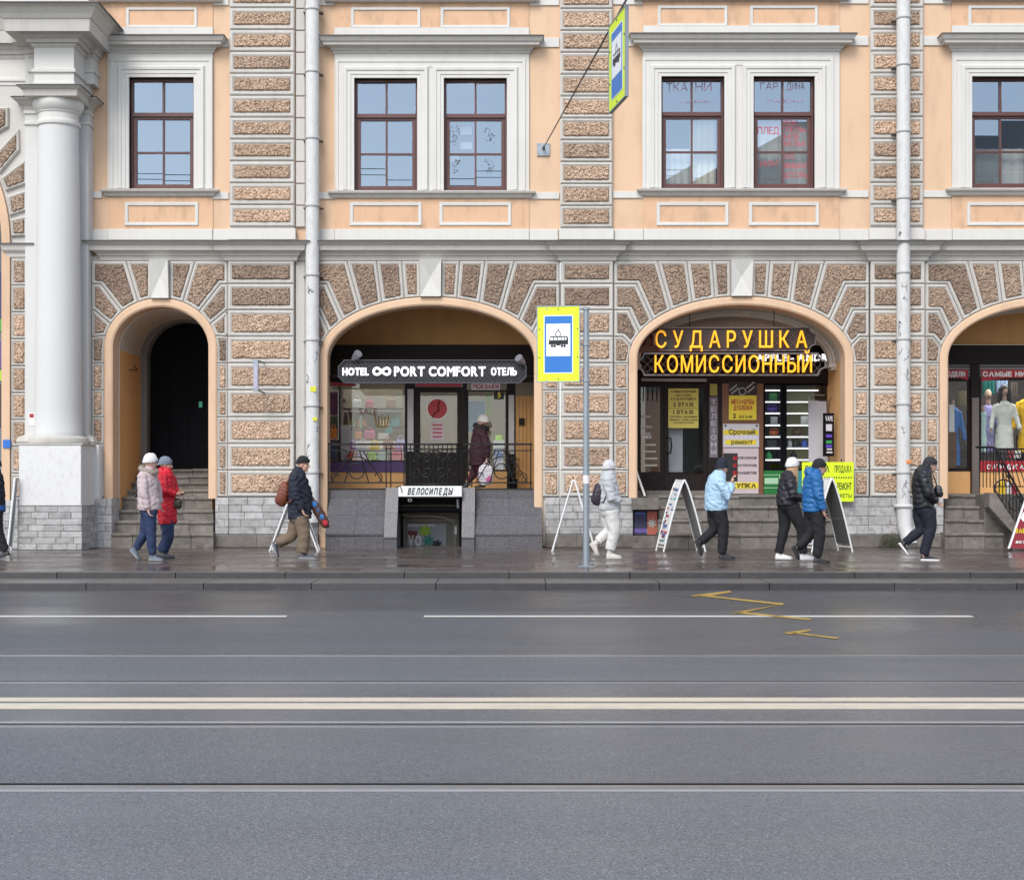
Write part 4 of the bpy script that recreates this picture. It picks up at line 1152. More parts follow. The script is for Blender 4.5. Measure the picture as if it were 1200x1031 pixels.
handbag(463, 500, 10, 11, col('teal_leather', (0.03,0.20,0.22)), 'teal bag on the back shelf of the bag shop', 3.6)
handbag(418, 478, 11, 10, col('grey_leather', (0.22,0.22,0.23)), 'grey bag on the upper back shelf of the bag shop', 3.6)
handbag(433, 478, 10, 9, col('wine_leather', (0.18,0.02,0.04)), 'wine red bag on the upper back shelf of the bag shop', 3.6)
handbag(458, 478, 12, 11, col('brown_leather', (0.12,0.06,0.03)), 'dark brown bag on the upper back shelf of the bag shop', 3.6)
bs = thing('wall_shelf', W(437, 502, 3.6), 'two long dark shelves at the back of the bag shop', 'shelf')
for py in (500.2, 478.2): panel('shelf_board', 402, py, 472, py+1.4, 3.45, 0.4, DARKW, bs)
panel('back_board', 402, 456, 472, 520, 3.9, 0.03, M('olive_back_board', (0.16,0.145,0.11), 0.8, 0.2), bs)
disc('round_sticker', 402.5, 470, 3.6, ys+0.03, M('grey_sticker', (0.35,0.33,0.30), 0.6), w1); disc('round_sticker', 402.5, 470, 2.2, ys+0.026, BEIGEW, w1)
pletters('SALE', 421, 478, 442, 486, ys+0.034, M('rust_decal', (0.30,0.08,0.05), 0.6), w1, bold=-0.004, gap=0.08)
GOLD = M('gold_decal', (0.42,0.28,0.06), 0.5)
for i in range(5): wtube('gold_decal', [(441+i*3.2, 499, ys+0.034), (439.4+i*4.0, 488-(2.5 if i % 2 == 0 else 0), ys+0.034)], 0.016, GOLD, w1, 5)
wtube('gold_decal', [(440, 499.5, ys+0.034), (455, 499.5, ys+0.034)], 0.02, GOLD, w1, 5)
panel('sale_strip', 421.5, 485, 424, 502, ys+0.05, 0.004, M('pale_green', (0.35,0.55,0.38)), w1)
handbag(413, 527, 9, 10, col('violet_leather', (0.20,0.06,0.42)), 'violet bag at the left end of the display table', yt-0.02)
handbag(436, 540, 11, 11, col('lime_leather', (0.28,0.52,0.04)), 'lime bag standing under the display table', yt-0.1)
handbag(412, 540, 9, 11, col('scarlet_leather', (0.55,0.04,0.03)), 'scarlet bag under the left end of the display table', yt-0.12)
handbag(456, 507.5, 8, 7, col('turquoise_leather', (0.02,0.38,0.42)), 'little turquoise bag right of the white box', yt+0.2)
handbag(420, 514, 8, 8, col('orange_leather', (0.70,0.22,0.02)), 'little orange bag left of the bright pink handbag', yt+0.2)
bx = [(579, 550, 590, 538, (0.55,0.57,0.66), 'grey blue lower box stacked in the second shop window'), (579.5, 537.6, 589.5, 527, (0.12,0.22,0.50), 'deep blue middle box stacked in the second shop window'), (578, 526.6, 591, 516, (0.55,0.56,0.60), 'pale grey top box stacked in the second shop window')]
for x0, y1, x1, y0, c_, lb in bx:
    b_ = panel('shoe_box', x0, y0, x1, y1, yt, 0.3, col('box_'+lb[:9].replace(' ', '_'), c_), None, 0.005); tag(b_, lb, 'box', 'boxes stacked in the second window')
handbag(585, 516, 9, 6, col('lime_fabric', (0.30,0.62,0.03)), 'lime green bag on the pale grey box', yt+0.1, False)
bn = panel('banner', 548, 470, 568, 505, yt+0.4, 0.01, col('blue_banner', (0.05,0.22,0.50)), None); tag(bn, 'blue banner hanging inside the second shop window', 'banner')
bn = panel('banner', 570, 462, 575, 492, yt+0.35, 0.01, col('lime_banner', (0.22,0.50,0.03)), None); tag(bn, 'narrow lime green banner beside the blue banner', 'banner')

# ------------------------------------------------------------------ hotel sign and its spotlights
yh = 0.05
HS = thing('hotel_sign', W(508, 448, yh), 'long dark lattice hotel sign with white letters across the arch', 'sign')
a = W(396, 449, yh); b_ = W(617, 421.5, yh); e = 0.13
pl = [(a.x, a.z+e), (a.x+e, a.z), (b_.x-e, a.z), (b_.x, a.z+e), (b_.x, b_.z-e), (b_.x-e, b_.z), (a.x+e, b_.z), (a.x, b_.z-e)]
add('board', MB().prism(pl, yh+0.05, yh+0.13), M('charcoal_board', (0.014,0.014,0.018), 0.5, 0.1), HS)
m_ = MB(); m_.rings([[(x, y, z) for x, z in pl2] for pl2, y in ((inset(pl, 0.0), yh+0.05), (inset(pl, 0.0), yh), (inset(pl, 0.018), yh), (inset(pl, 0.018), yh+0.05))])
add('rim', m_, M('dark_grey_metal', (0.07,0.07,0.078), 0.45, 0.1, metal=0.3), HS)
# lattice grille
lat = MB(); st = 0.095; LM = M('grey_grille', (0.075,0.075,0.085), 0.5, 0.1)
xx = a.x - 1
import itertools
H_ = b_.z-a.z
for dirn in (1, -1):
    t0 = a.x - H_
    while t0 < b_.x + H_:
        p = [(t0, a.z), (t0+H_, b_.z)] if dirn > 0 else [(t0, b_.z), (t0+H_, a.z)]
        # clip to the board
        def at(s_): return (p[0][0]+(p[1][0]-p[0][0])*s_, p[0][1]+(p[1][1]-p[0][1])*s_)
        inside = [s_/40 for s_ in range(41) if a.x+0.02 < at(s_/40)[0] < b_.x-0.02 and (abs(at(s_/40)[0]-(a.x+b_.x)/2) < (b_.x-a.x)/2-e*0.6 or abs(at(s_/40)[1]-(a.z+b_.z)/2) < H_/2-e*0.7)]
        if len(inside) > 3:
            q0, q1 = at(inside[0]), at(inside[-1])
            lat.tube([(q0[0], yh+0.035+0.003*dirn, q0[1]), (q1[0], yh+0.035+0.003*dirn, q1[1])], 0.006, 4)
        t0 += st
lo = add('grille', lat, LM, HS)
pletters('HOTEL', 401.5, 430.6, 432, 440, yh+0.02, GLOWW, HS, depth=0.03, bold=0.035, gap=0.10)
pletters('PORT COMFORT', 462, 429, 569, 441, yh+0.02, GLOWW, HS, depth=0.03, bold=0.026, gap=0.10, space=0.28)
pletters('ОТЕЛЬ', 575.5, 430.8, 605.5, 440, yh+0.02, GLOWW, HS, depth=0.03, bold=0.035, gap=0.10)
ip = []
for i in range(41):
    t = 2*math.pi*i/40; s_ = 1/(1+math.sin(t)**2*0.9)
    ip.append(W(447.5+9.6*math.cos(t)*s_, 435.2-10.5*math.sin(t)*math.cos(t)*s_, yh))
add('emblem', MB().tube(ip, 0.024, 8, up=(0,1,0)), GLOWW, HS, smooth=True)
for (px, sx) in ((396, -1), (617, 1)):
    wtube('bracket', [(px, 441, yh+0.1), (px+sx*14, 441, yh+0.3)], 0.018, BLACK, HS)
def spot(px, py, sx, lb):
    t = thing('spotlight', W(px, py, 0.05), lb, 'spotlight', 'spotlights over the hotel sign')
    c = W(px, py, 0.05)
    add('lamp_head', MB().tube([c+Vector((0.07*sx, -0.08, 0.06)), c+Vector((0.03*sx, -0.03, 0.02)), c+Vector((-0.04*sx, 0.04, -0.05))], [0.085, 0.08, 0.05], 12), M('grey_lamp_housing', (0.25,0.25,0.28), 0.4, 0.1, metal=0.4), t, smooth=True)
    add('bracket', MB().tube([c+Vector((-0.03*sx, 0.04, -0.04)), c+Vector((-0.06*sx, 0.06, -0.16)), c+Vector((-0.06*sx, 0.12, -0.22))], 0.016, 6), BLACK, t)
    add('yoke', MB().box(c.x-0.02, c.x+0.02, 0.02, 0.09, c.z-0.12, c.z-0.03), BLACK, t)
spot(416.5, 418, 1, 'small grey spotlight above the HOTEL end of the sign')
spot(611.5, 423, -1, 'small grey spotlight above the right end of the hotel sign')

# ------------------------------------------------------------------ wrought iron railing over the basement entrance
yr = 0.10
RL = thing('railing', W(503, 574, yr), 'black wrought iron railing with scrolls above the basement entrance', 'railing')
def rail(x0, x1, py, r=0.014, y=yr): return add('rail', MB().box(W(x0,0,y).x, W(x1,0,y).x, y-r, y+r, W(0,py,y).z-r, W(0,py,y).z+r), BLACK, RL)
for (x0, x1) in ((384, 473), (542, 624)):
    for py, r in ((520.5, .02), (528, .011), (565.5, .013), (573, .015)): rail(x0, x1, py, r)
for px in (385, 452.5, 458, 473.5, 542, 548, 553, 622): 
    wtube('baluster', [(px, 521, yr), (px, 574, yr)], 0.013, BLACK, RL)
def arcp(cx, cy, r0, r1, t0, t1, n=14, y=yr):
    return [(cx+(r0+(r1-r0)*i/n)*math.cos(t0+(t1-t0)*i/n), cy-(r0+(r1-r0)*i/n)*math.sin(t0+(t1-t0)*i/n), y) for i in range(n+1)]
for (cx, w_) in ((418, 1), (588, 1)):
    wtube('scroll', arcp(cx, 552, 17, 17, 0.35, math.pi-0.35), 0.014, BLACK, RL)
    wtube('scroll', arcp(cx, 552, 9, 9, 0.0, 2*math.pi), 0.014, BLACK, RL)
    for dx in (-30, -14, 14, 30):
        wtube('strut', [(cx+dx*0.25, 528.5, yr), (cx+dx, 565, yr)], 0.013, BLACK, RL)
    wtube('scroll', arcp(cx-24, 558, 2, 7, 0, 4.5), 0.012, BLACK, RL); wtube('scroll', arcp(cx+24, 558, 2, 7, math.pi, math.pi-4.5), 0.012, BLACK, RL)
# bowed centre panel
def bow(px): 
    t = (px-474)/(542-474); return yr-0.42*math.sin(math.pi*min(max(t,0),1))**0.7
def bowrail(py, r): return add('rail', MB().tube([W(474+68*i/16, py, bow(474+68*i/16)) for i in range(17)], r, 6), BLACK, RL)
for py, r in ((520.5,.02),(526,.012),(567.5,.014),(571,.016)): bowrail(py, r)
for i in range(13):
    px = 475.5+65*i/12; wtube('baluster', [(px, 521, bow(px)), (px, 571, bow(px))], 0.012, BLACK, RL)
for cx in (487, 500, 516, 529):
    for cy, r, sg in ((537, 6.5, 1), (553, 7, -1)):
        wtube('scroll', [(x, y_, bow(x)-0.02) for x, y_, _ in arcp(cx, cy, 1.2, r, 0, sg*9.5, 22)], 0.014, BLACK, RL)
wtube('scroll', [(x, y_, bow(x)-0.02) for x, y_, _ in arcp(508, 548, 20, 20, 0.2, math.pi-0.2)], 0.012, BLACK, RL)

# ------------------------------------------------------------------ basement entrance clad in grey granite
BE = thing('basement_entrance', (FX(504), -0.5, 0), 'grey granite clad basement entrance with sloping side slabs', 'basement entrance')
def clad(x0, x1, n, spl):
    for i in range(n):
        a_ = x0+(x1-x0)*i/n; b__ = x0+(x1-x0)*(i+1)/n
        g = 0.004
        for k, poly in enumerate(([(-0.56,-0.02),(-0.56,0.26),(0.3,0.26),(0.3,-0.02)], [(-0.585,0.264),(-0.585,0.30),(-0.245,0.64),(0.3,0.64),(0.3,0.264)], [(-0.241,0.644),(0.10,0.985),(0.3,0.985),(0.3,0.644)], [(0.10,0.989),(0.10,1.135),(0.37,1.135),(0.37,0.989)])):
            sh = random.uniform(-0.004, 0.004)
            m_ = MB(); m_.xprism([(y+sh, z) for y, z in poly], FX(a_, -0.3)+g/2, FX(b__, -0.3)-g/2); add('cladding_slab', m_, GRANITE, BE)
clad(383, 451, 2, 0); clad(557, 635, 2, 0)
for (x0, x1) in ((451.4, 466.5), (541.5, 556.6)):
    for poly in ([(-0.64,-0.02),(-0.64,0.20),(0.36,0.20),(0.36,-0.02)], [(-0.66,0.204),(-0.66,0.23),(-0.40,0.70),(0.36,0.70),(0.36,0.204)], [(-0.397,0.704),(-0.14,1.19),(0.36,1.19),(0.36,0.704)]):
        m_ = MB(); m_.xprism(poly, FX(x0, -0.3)+.002, FX(x1, -0.3)-.002); add('cladding_slab', m_, GRANITE, BE)
panel('lintel', 466.6, 583, 541.4, 590, -0.08, 0.3, BLACKP, BE)
m_ = MB()
for (x0, x1) in ((466.7, 470.0), (538.0, 541.3)):
    m_ = MB(); m_.box(FX(x0, 0.36), FX(x1, 0.36), 0.36, 0.98, -0.02, 1.1); add('side_lining', m_, BLACKP, BE)
panel('ceiling', 466.7, 588, 541.3, 591, 0.3, 0.7, BLACKP, BE)
add('roller', MB().tube([W(467.5, 597, -0.05), W(540.5, 597, -0.05)], 0.06, 12), BLACKP, BE, smooth=True)
yb = 0.95
dr = panel('door', 466, 592, 542, 642, yb, 0.06, M('taupe_door', (0.17,0.155,0.13), 0.6, 0.1), BE)
frame4('door_frame', 472, 608, 535, 642, 3.2, yb-0.03, 0.028, M('taupe_frame', (0.24,0.22,0.185), 0.6, 0.1), dr)
panel('poster', 477, 613.5, 523, 640, yb-0.02, 0.012, col('grey_poster', (0.32,0.33,0.37)), dr)
panel('poster_header', 478, 614, 510, 617, yb-0.024, 0.003, col('lilac_strip', (0.60,0.58,0.68)), dr)
panel('poster_patch', 477.6, 622, 489, 632, yb-0.026, 0.003, col('maroon_print', (0.22,0.03,0.05)), dr)
def blobpoly(px, py, r, y, mat, parent, name, seed, sp=0.45, n=14):
    rnd = random.Random(seed); c = W(px, py, y); k = (D0+y)/FPX
    pts = [(c.x+r*k*(1+(sp if i % 2 else -sp*0.6)+rnd.uniform(-.1,.1))*math.cos(2*math.pi*i/n), c.z+r*k*(1+(sp if i % 2 else -sp*0.6)+rnd.uniform(-.1,.1))*math.sin(2*math.pi*i/n)) for i in range(n)]
    return add(name, MB().prism(pts, y, y+0.002), mat, parent)
blobpoly(498, 622, 6.5, yb-0.029, col('lime_print', (0.30,0.50,0.03)), dr, 'poster_shape', 3)
blobpoly(502, 633, 6.0, yb-0.031, col('sea_green_print', (0.02,0.20,0.15)), dr, 'poster_shape', 4)
blobpoly(512, 638, 5, yb-0.033, BLK, dr, 'poster_shape', 5)
pletters('VO', 478, 626, 494, 640, yb-0.034, WSHEET, dr, bold=0.06)
panel('intercom', 532.5, 615, 535.5, 626, yb-0.05, 0.02, WPAINT, dr)
wtube('cable', [(470, 603, 0.5), (482, 605, 0.5), (500, 604.5, 0.5), (520, 606, 0.5), (532, 611, 0.6), (534, 617, 0.9)], 0.010, col('cream_cable', (0.5,0.48,0.35)), BE)
wtube('door_closer', [(536.5, 585, -0.1), (537, 595, -0.1)], 0.03, GREYM, BE)
cm = thing('dome_camera', W(480, 585, -0.2), 'small white dome camera under the bicycle shop sign', 'security camera')
add('dome', MB().ellipsoid(W(480.5, 586, -0.2), (0.045,0.045,0.04)), WPAINT, cm, smooth=True)
add('lens', MB().ellipsoid(W(480.5, 586.4, -0.235), (0.022,0.02,0.02)), BLK, cm, smooth=True)
VS = thing('bicycle_shop_sign', W(504, 582, -0.3), 'white box sign with slanted black letters over the basement', 'sign')
panel('sign_box', 466.8, 569.5, 541.3, 582, -0.38, 0.3, WPAINT, VS, 0.01)
pletters('ВЕЛОСИПЕДЫ', 477.5, 571.6, 531, 579.6, -0.382, BLK, VS, bold=0.035, gap=0.07, shear=0.3)
wtube('cable', [(464, 571, -0.36), (469, 569, -0.40), (471, 575, -0.40), (471, 585, -0.30)], 0.009, BLACK, VS)

# ------------------------------------------------------------------ commission shop: front, signs, posters
y2 = 1.5
S2 = thing('shopfront', (FX(862), y2, FZ(580)), 'dark wooden shop front with double doors and bright shelf window', 'shop front')
z2 = FZ(580)
panel('lunette', 720, 340, 1000, 404, y2+0.09, 0.03, VAULT, S2)
panel('fascia', 730, 404.2, 985, 449, y2, 0.2, DARKW, S2)
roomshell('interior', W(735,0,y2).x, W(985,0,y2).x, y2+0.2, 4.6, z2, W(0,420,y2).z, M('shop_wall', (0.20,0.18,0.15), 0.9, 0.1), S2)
add('shop_floor', MB().box(FX(735,y2), FX(985,y2), y2+0.13, 4.6, z2-0.03, z2+0.004), TILEF, S2)
wtube('tube_lamp', [(752, 445, y2-0.12), (828, 445.5, y2-0.12)], 0.035, M('unlit_tube', (0.30,0.30,0.34), 0.4, 0.05), S2, 8)
dl = frame4('door', 747, 449.4, 778, 575, 4.0, y2+0.01, 0.07, DARKW, S2); pane(751, 453.4, 774, 553, y2+0.05, dl)
panel('lower_panel', 751, 553.2, 774, 571, y2+0.03, 0.04, DARKW, dl)
panel('backing', 751.4, 461, 773.6, 553, y2+0.07, 0.01, M('amber_backing', (0.20,0.105,0.045), 0.7, 0.15), dl)
for i in range(4): wtube('grille_bar', [(754+i*5.3, 453.6, y2+0.03), (754+i*5.3, 470, y2+0.03)], 0.012, BLACK, dl)
for i, (u, v_) in enumerate(((487,0.5),(499,0.55),(507,0.5),(520,.8),(528,.8),(536,.9),(544,.9))):
    panel('sticker_text', 752.5, u, 752.5+20*v_, u+2.4, y2+0.044, 0.003, col('faint_lettering', (0.40,0.36,0.30)), dl)
pletters('КНИГИ', 753, 510, 763, 514, y2+0.043, WSHEET, dl, bold=0.03)
dr2 = frame4('door', 778.4, 449.4, 829, 575, 4.6, y2+0.01, 0.07, DARKW, S2); pane(783, 454, 824.4, 555, y2+0.05, dr2)
panel('lower_panel', 783, 555.2, 824.4, 570.4, y2+0.03, 0.04, DARKW, dr2)
wtube('handle', [(781, 513, y2), (786, 513, y2-0.08), (787, 522, y2-0.08), (786, 531, y2-0.08), (781, 531, y2)], 0.018, BLACK, dr2)
panel('lower_panel', 783.5, 497, 800, 553, y2+0.2, 0.02, col('grey_view', (0.30,0.30,0.32)), dr2)
panel('yellow_notice', 783.2, 455.4, 818.5, 478.2, y2+0.03, 0.006, YPAPER, dr2)
panel('yellow_notice', 783.2, 478.8, 818.5, 501.5, y2+0.03, 0.006, YPAPER, dr2)
def tline(s, x0, y0, x1, y1, y, parent, mat=BLK, bold=0.03): pletters(s, x0, y0, x1, y1, y, mat, parent, depth=0.002, bold=bold, gap=0.08, each=True)
tline('КОМИССИОННЫЙ', 786, 457.5, 816, 460.3, y2+0.029, dr2); tline('МАГАЗИН', 792, 462, 810, 464.4, y2+0.029, dr2)
tline('СУДАРУШКА', 786, 465.8, 816, 469, y2+0.029, dr2); tline('2 ЭТАЖ', 789, 471.5, 813, 476.5, y2+0.029, dr2, bold=0.05)
tline('1 ЭТАЖ', 789, 480.5, 813, 485.3, y2+0.029, dr2, bold=0.05); tline('СКУПКА ТЕХНИКИ', 785, 487.2, 817, 489.6, y2+0.029, dr2)
tline('РЕМОНТ ТЕЛЕФОНОВ', 785, 491, 817, 493.2, y2+0.029, dr2); tline('АКСЕССУАРЫ', 789, 494.4, 813, 496.4, y2+0.029, dr2)
panel('door_post', 829.4, 449.4, 846, 577, y2-0.02, 0.2, DARKW, S2)
panel('banner', 831.5, 465, 841, 536, y2-0.03, 0.008, M('grey_text_banner', (0.15,0.13,0.15), 0.6, 0.1), S2)
for i, ch in enumerate('ТЕЛЕФОНЫ'): pletters(ch, 833.2, 468+i*8.3, 839.4, 474+i*8.3, y2-0.031, col('faint_lilac', (0.40,0.36,0.42)), S2, bold=0.03)
panel('flyer', 832, 449.8, 840.5, 463.5, y2-0.035, 0.008, M('olive_flyer', (0.30,0.28,0.05), 0.6), S2)
m_ = panel('wood_panel', 846.2, 449.4, 894.5, 579, y2-0.01, 0.16, WOODP, S2)
panel('stone_slab', 742, 574.8, 846, 579.6, y2-0.08, 0.2, LIME, S2)
panel('end_panel', 732, 449.2, 746.8, 578, y2+0.02, 0.1, DARKW, S2); panel('end_panel', 975.2, 449.2, 988, 578, y2+0.02, 0.1, DARKW, S2)
# posters
ps = thing('poster', W(865, 463, y2), 'black poster with pale diagonal bars above the yellow fur notice', 'poster')
panel('sheet', 854, 447.6, 887, 463, y2-0.025, 0.012, BLK, ps)
for x0, y0 in ((855,458),(857,461.5),(875,455),(876,460)):
    wtube('diagonal_bar', [(x0, y0, y2-0.028), (x0+8.5, y0-7.0, y2-0.028)], 0.018, M('silver_print', (0.35,0.35,0.36), 0.5), ps, 5)
disc('roundel', 870, 458.5, 4.6, y2-0.03, M('silver_print', (0.35,0.35,0.36)), ps); disc('roundel_centre', 870, 458.5, 3.4, y2-0.033, BLK, ps)
ps = thing('poster', W(870, 492, y2), 'yellow poster about furs with red and black letters', 'poster')
panel('sheet', 854.2, 463.4, 886.4, 492, y2-0.035, 0.012, YEL, ps)
tline('МЕХА+ШУБЫ', 857, 467.8, 883.5, 473.6, y2-0.036, ps, RED, 0.05); tline('ДУБЛЕНКИ', 859.5, 475, 881.5, 480.6, y2-0.036, ps, RED, 0.05)
tline('2', 859, 484.2, 862.6, 490, y2-0.036, ps, BLK, 0.05); tline('ЭТАЖ', 866, 487, 882, 490, y2-0.036, ps, BLK, 0.05)
ps = thing('poster', W(868, 524, y2), 'white poster with handwritten black words on yellow stripes', 'poster')
panel('sheet', 847.4, 496.6, 889.6, 524, y2-0.035, 0.012, M('pale_grey_sheet', (0.52,0.50,0.53), 0.5, 0.1), ps)
panel('stripe', 848, 503.8, 889, 509.5, y2-0.038, 0.002, YEL, ps); panel('stripe', 850, 515.3, 886, 521, y2-0.038, 0.002, YEL, ps)
tline('Срочный', 854, 502.8, 885, 509, y2-0.039, ps); tline('ремонт', 857, 515, 882, 520.5, y2-0.039, ps)
for sx in (850.3, 886.8): disc('screw', sx, 498.8, 1.2, y2-0.04, BLK, ps)
for i in range(7): panel('key_print', 850.5+i*5.4, 510.6, 854.5+i*5.4, 514.2, y2-0.038, 0.002, col('lilac_strip', (0.60,0.58,0.68)), ps)
ps = thing('poster', W(870, 579, y2), 'tall pinkish buying poster with black dotted list and red arrows', 'poster')
panel('sheet', 847.6, 525, 889, 578.4, y2-0.03, 0.012, M('pinkish_sheet', (0.50,0.42,0.44), 0.5, 0.1, 3), ps)
panel('phone_print', 847.8, 531, 864.5, 564, y2-0.034, 0.003, BLK, ps)
for i, s_ in enumerate(('ТЕЛЕФОНОВ', 'НОУТБУКОВ', 'ПЛАНШЕТОВ')):
    tline(s_, 861, 535+i*8.8, 886.5, 537.8+i*8.8, y2-0.035, ps)
    blobpoly(861.5, 536.5+i*8.8, 2.6, y2-0.037, RED, ps, 'arrow_print', i, 0.3, 8)
panel('stripe', 848, 565, 888.6, 572.6, y2-0.034, 0.003, YEL, ps); tline('СКУПКА', 851.5, 566.2, 886, 571.6, y2-0.035, ps, BLK, 0.05)

# lit shelf window of the same shop
sw = frame4('window', 894.8, 449.4, 975, 551, 2.0, y2+0.02, 0.08, BLACKP, S2); pane(896.8, 451.4, 973, 549, y2+0.06, sw)
panel('window_post', 915.5, 451.4, 921.5, 549, y2+0.015, 0.075, BLACKP, S2)
panel('base_panel', 895, 551.4, 931, 579, y2+0.02, 0.1, GRN, S2); panel('base_panel', 931.2, 551.4, 975, 579, y2+0.02, 0.1, TEAL, S2)
m_ = panel('logo_plate', 896, 560, 912, 567, y2+0.012, 0.006, M('pale_green', (0.35,0.55,0.38), 0.5), S2)
frame4('logo_outline', 893, 556, 914, 572, 0.8, y2+0.012, 0.004, M('pale_green', (0.35,0.55,0.38)), S2)
def shelves(x0, x1, ylist, y, back, lb):
    t = thing('shelf_unit', W((x0+x1)/2, 550, y), lb, 'shelf unit')
    panel('back_panel', x0, 452, x1, 549, y+0.42, 0.02, back, t)
    for sx in (x0-0.5, x1-0.5): panel('upright', sx, 452, sx+1.0, 549, y, 0.42, BLACKP, t)
    for py in ylist:
        s_ = panel('shelf', x0+0.6, py, x1-0.6, py+1.2, y+0.02, 0.38, WPAINT, t)
        panel('light_strip', x0+0.8, py+1.3, x1-0.8, py+2.1, y+0.03, 0.03, LED, s_)
    return t
yl1_ = [456, 469.5, 483, 497, 510.5, 524, 537.5]
shelves(896, 915, yl1_, y2+0.25, BLACKP, 'narrow black backed shelf unit with lit shelves')
yl2_ = [456, 469.5, 483, 497, 510.5, 524, 537.5]
shelves(921.5, 960, yl2_, y2+0.25, M('olive_mesh_back', (0.34,0.34,0.20), 0.7, 0.25, 30), 'wide olive backed shelf unit with lit shelves')
gcol = {'black': (0.02,0.02,0.022), 'violet': (0.10,0.05,0.42), 'silver': (0.5,0.5,0.53), 'orange': (0.5,0.12,0.03), 'green': (0.03,0.28,0.08), 'white': (0.72,0.72,0.72), 'brown': (0.12,0.06,0.035), 'blue': (0.05,0.12,0.45)}
def gadget(px, pyb, w, h, c, lb, y, shape):
    k = (D0+y)/FPX; p = W(px, pyb, y); rad = w*k/2; hh = h*k
    if shape == 0:
        o = MB(); o.ellipsoid((p.x, y, p.z+hh*0.35), (rad, rad*0.8, hh*0.36)); o.tube([(p.x-rad, y, p.z+hh*0.4), (p.x-rad*0.6, y, p.z+hh*0.95), (p.x+rad*0.6, y, p.z+hh*0.95), (p.x+rad, y, p.z+hh*0.4)], 0.012, 6)
    elif shape == 1:
        o = MB(); o.lathe([(rad*0.9, p.z), (rad, p.z+hh*0.1), (rad*0.95, p.z+hh*0.6), (rad*0.35, p.z+hh*0.8), (rad*0.35, p.z+hh)], p.x, y, 14)
    else:
        o = MB(); o.bevbox(p.x-rad, p.x+rad, y-0.05, y+0.05, p.z, p.z+hh, 0.012); o.tube([(p.x, y-0.052, p.z+hh*.5), (p.x, y-0.075, p.z+hh*.5)], min(rad, hh)*0.5, 12)
    g = add('gadget', o, M('gadget_'+c, gcol[c], 0.35, 0.1), None, smooth=True)
    tag(g, lb, 'gadget', 'goods on the lit shelves')
ords = ['top', 'second', 'third', 'fourth', 'fifth', 'sixth']
names = {0: 'pair of headphones', 1: 'round speaker', 2: 'boxed camera'}
L1 = [('green',2,906,9),('violet',0,905,13),('silver',2,907,8),('orange',0,907,11),('black',2,904,12),('green',1,901,8)]
for i, (c, s_, px, w) in enumerate(L1):
    gadget(px, yl1_[i+1], w, 8.5, c, '%s %s on the %s shelf of the narrow shelf unit' % (c, names[s_], ords[i]), y2+0.42, s_)
L2 = [(2, 'white', 2, 943, 9), (3, 'brown', 0, 935, 12), (4, 'black', 0, 933, 10), (4, 'silver', 1, 925.5, 6), (4, 'blue', 1, 943, 8), (3, 'white', 2, 951, 7), (5, 'black', 1, 930, 8)]
for i, c, s_, px, w in L2:
    gadget(px, yl2_[i+1], w, 9.5, c, '%s %s on the %s shelf of the wide shelf unit' % (c, names[s_], ords[i]), y2+0.42, s_)
gb_ = thing('leaning_board', W(957, 580, 1.1), 'tall pale grey board leaning beside the lit shelf window', 'board')
m_ = MB(); p0, p1 = W(948, 580, 1.1), W(969, 470, 1.3)
m_.add([(p0.x, 1.1, z2+0.01), (p1.x, 1.1, z2+0.01), (p1.x, 1.35, p1.z), (p0.x+0.04, 1.35, p1.z), (p0.x, 1.13, z2+0.01), (p1.x, 1.13, z2+0.01), (p1.x, 1.38, p1.z), (p0.x+0.04, 1.38, p1.z)], [(0,1,2,3),(4,7,6,5),(0,4,5,1),(1,5,6,2),(2,6,7,3),(3,7,4,0)])
add('sheet', m_, M('pale_board', (0.40,0.40,0.44), 0.6, 0.06), gb_)
wtube('wire_frame', [(948.5, 478, 1.2), (948.5, 464.5, 1.25), (951, 463, 1.25), (966, 463, 1.25)], 0.011, GREYM, gb_)
vp = thing('vape_sign', W(972, 535, 0.5), 'narrow black hanging sign reading VAPE on the orange jamb', 'sign')
panel('light_box', 965.5, 484, 977.5, 534.5, 0.55, 0.10, BLACKP, vp, 0.012)
pletters('VAPE', 967.3, 487, 975.8, 493.4, 0.549, WSHEET, vp, bold=0.01, gap=0.1)
for (y0, c) in ((497, 'silver'), (509, 'violet'), (516, 'green'), (521, 'violet')):
    panel('print_row', 968, y0, 975, y0+(8 if c == 'silver' else 3.6), 0.546, 0.003, M('gadget_'+c, gcol[c]), vp)
panel('print_row', 969, 525.6, 975, 527, 0.546, 0.003, WSHEET, vp); panel('print_row', 968.5, 529, 975.5, 531, 0.546, 0.003, M('gadget_silver', gcol['silver']), vp)
wtube('hook', [(971, 484, 0.6), (972, 470, 0.62), (975, 465, 0.64)], 0.007, BLACK, vp)

# big amber signs
yg = 0.22
AM = M('dark_sign_panel', (0.035,0.026,0.024), 0.5, 0.2)
MET = M('worn_sign_frame', (0.16,0.14,0.135), 0.5, 0.15, metal=0.3)
def notched(x0, y0, x1, y1, y, n_):
    a_ = W(x0, y1, y); c_ = W(x1, y0, y); q = n_
    pts = [(a_.x, a_.z+q), (a_.x+q*0.5, a_.z+q*0.85), (a_.x+q*0.85, a_.z+q*0.5), (a_.x+q, a_.z), (c_.x-q, a_.z), (c_.x-q*0.85, a_.z+q*0.5), (c_.x-q*0.5, a_.z+q*0.85), (c_.x, a_.z+q),
           (c_.x, c_.z-q), (c_.x-q*0.5, c_.z-q*0.85), (c_.x-q*0.85, c_.z-q*0.5), (c_.x-q, c_.z), (a_.x+q, c_.z), (a_.x+q*0.85, c_.z-q*0.5), (a_.x+q*0.5, c_.z-q*0.85), (a_.x, c_.z-q)]
    return pts
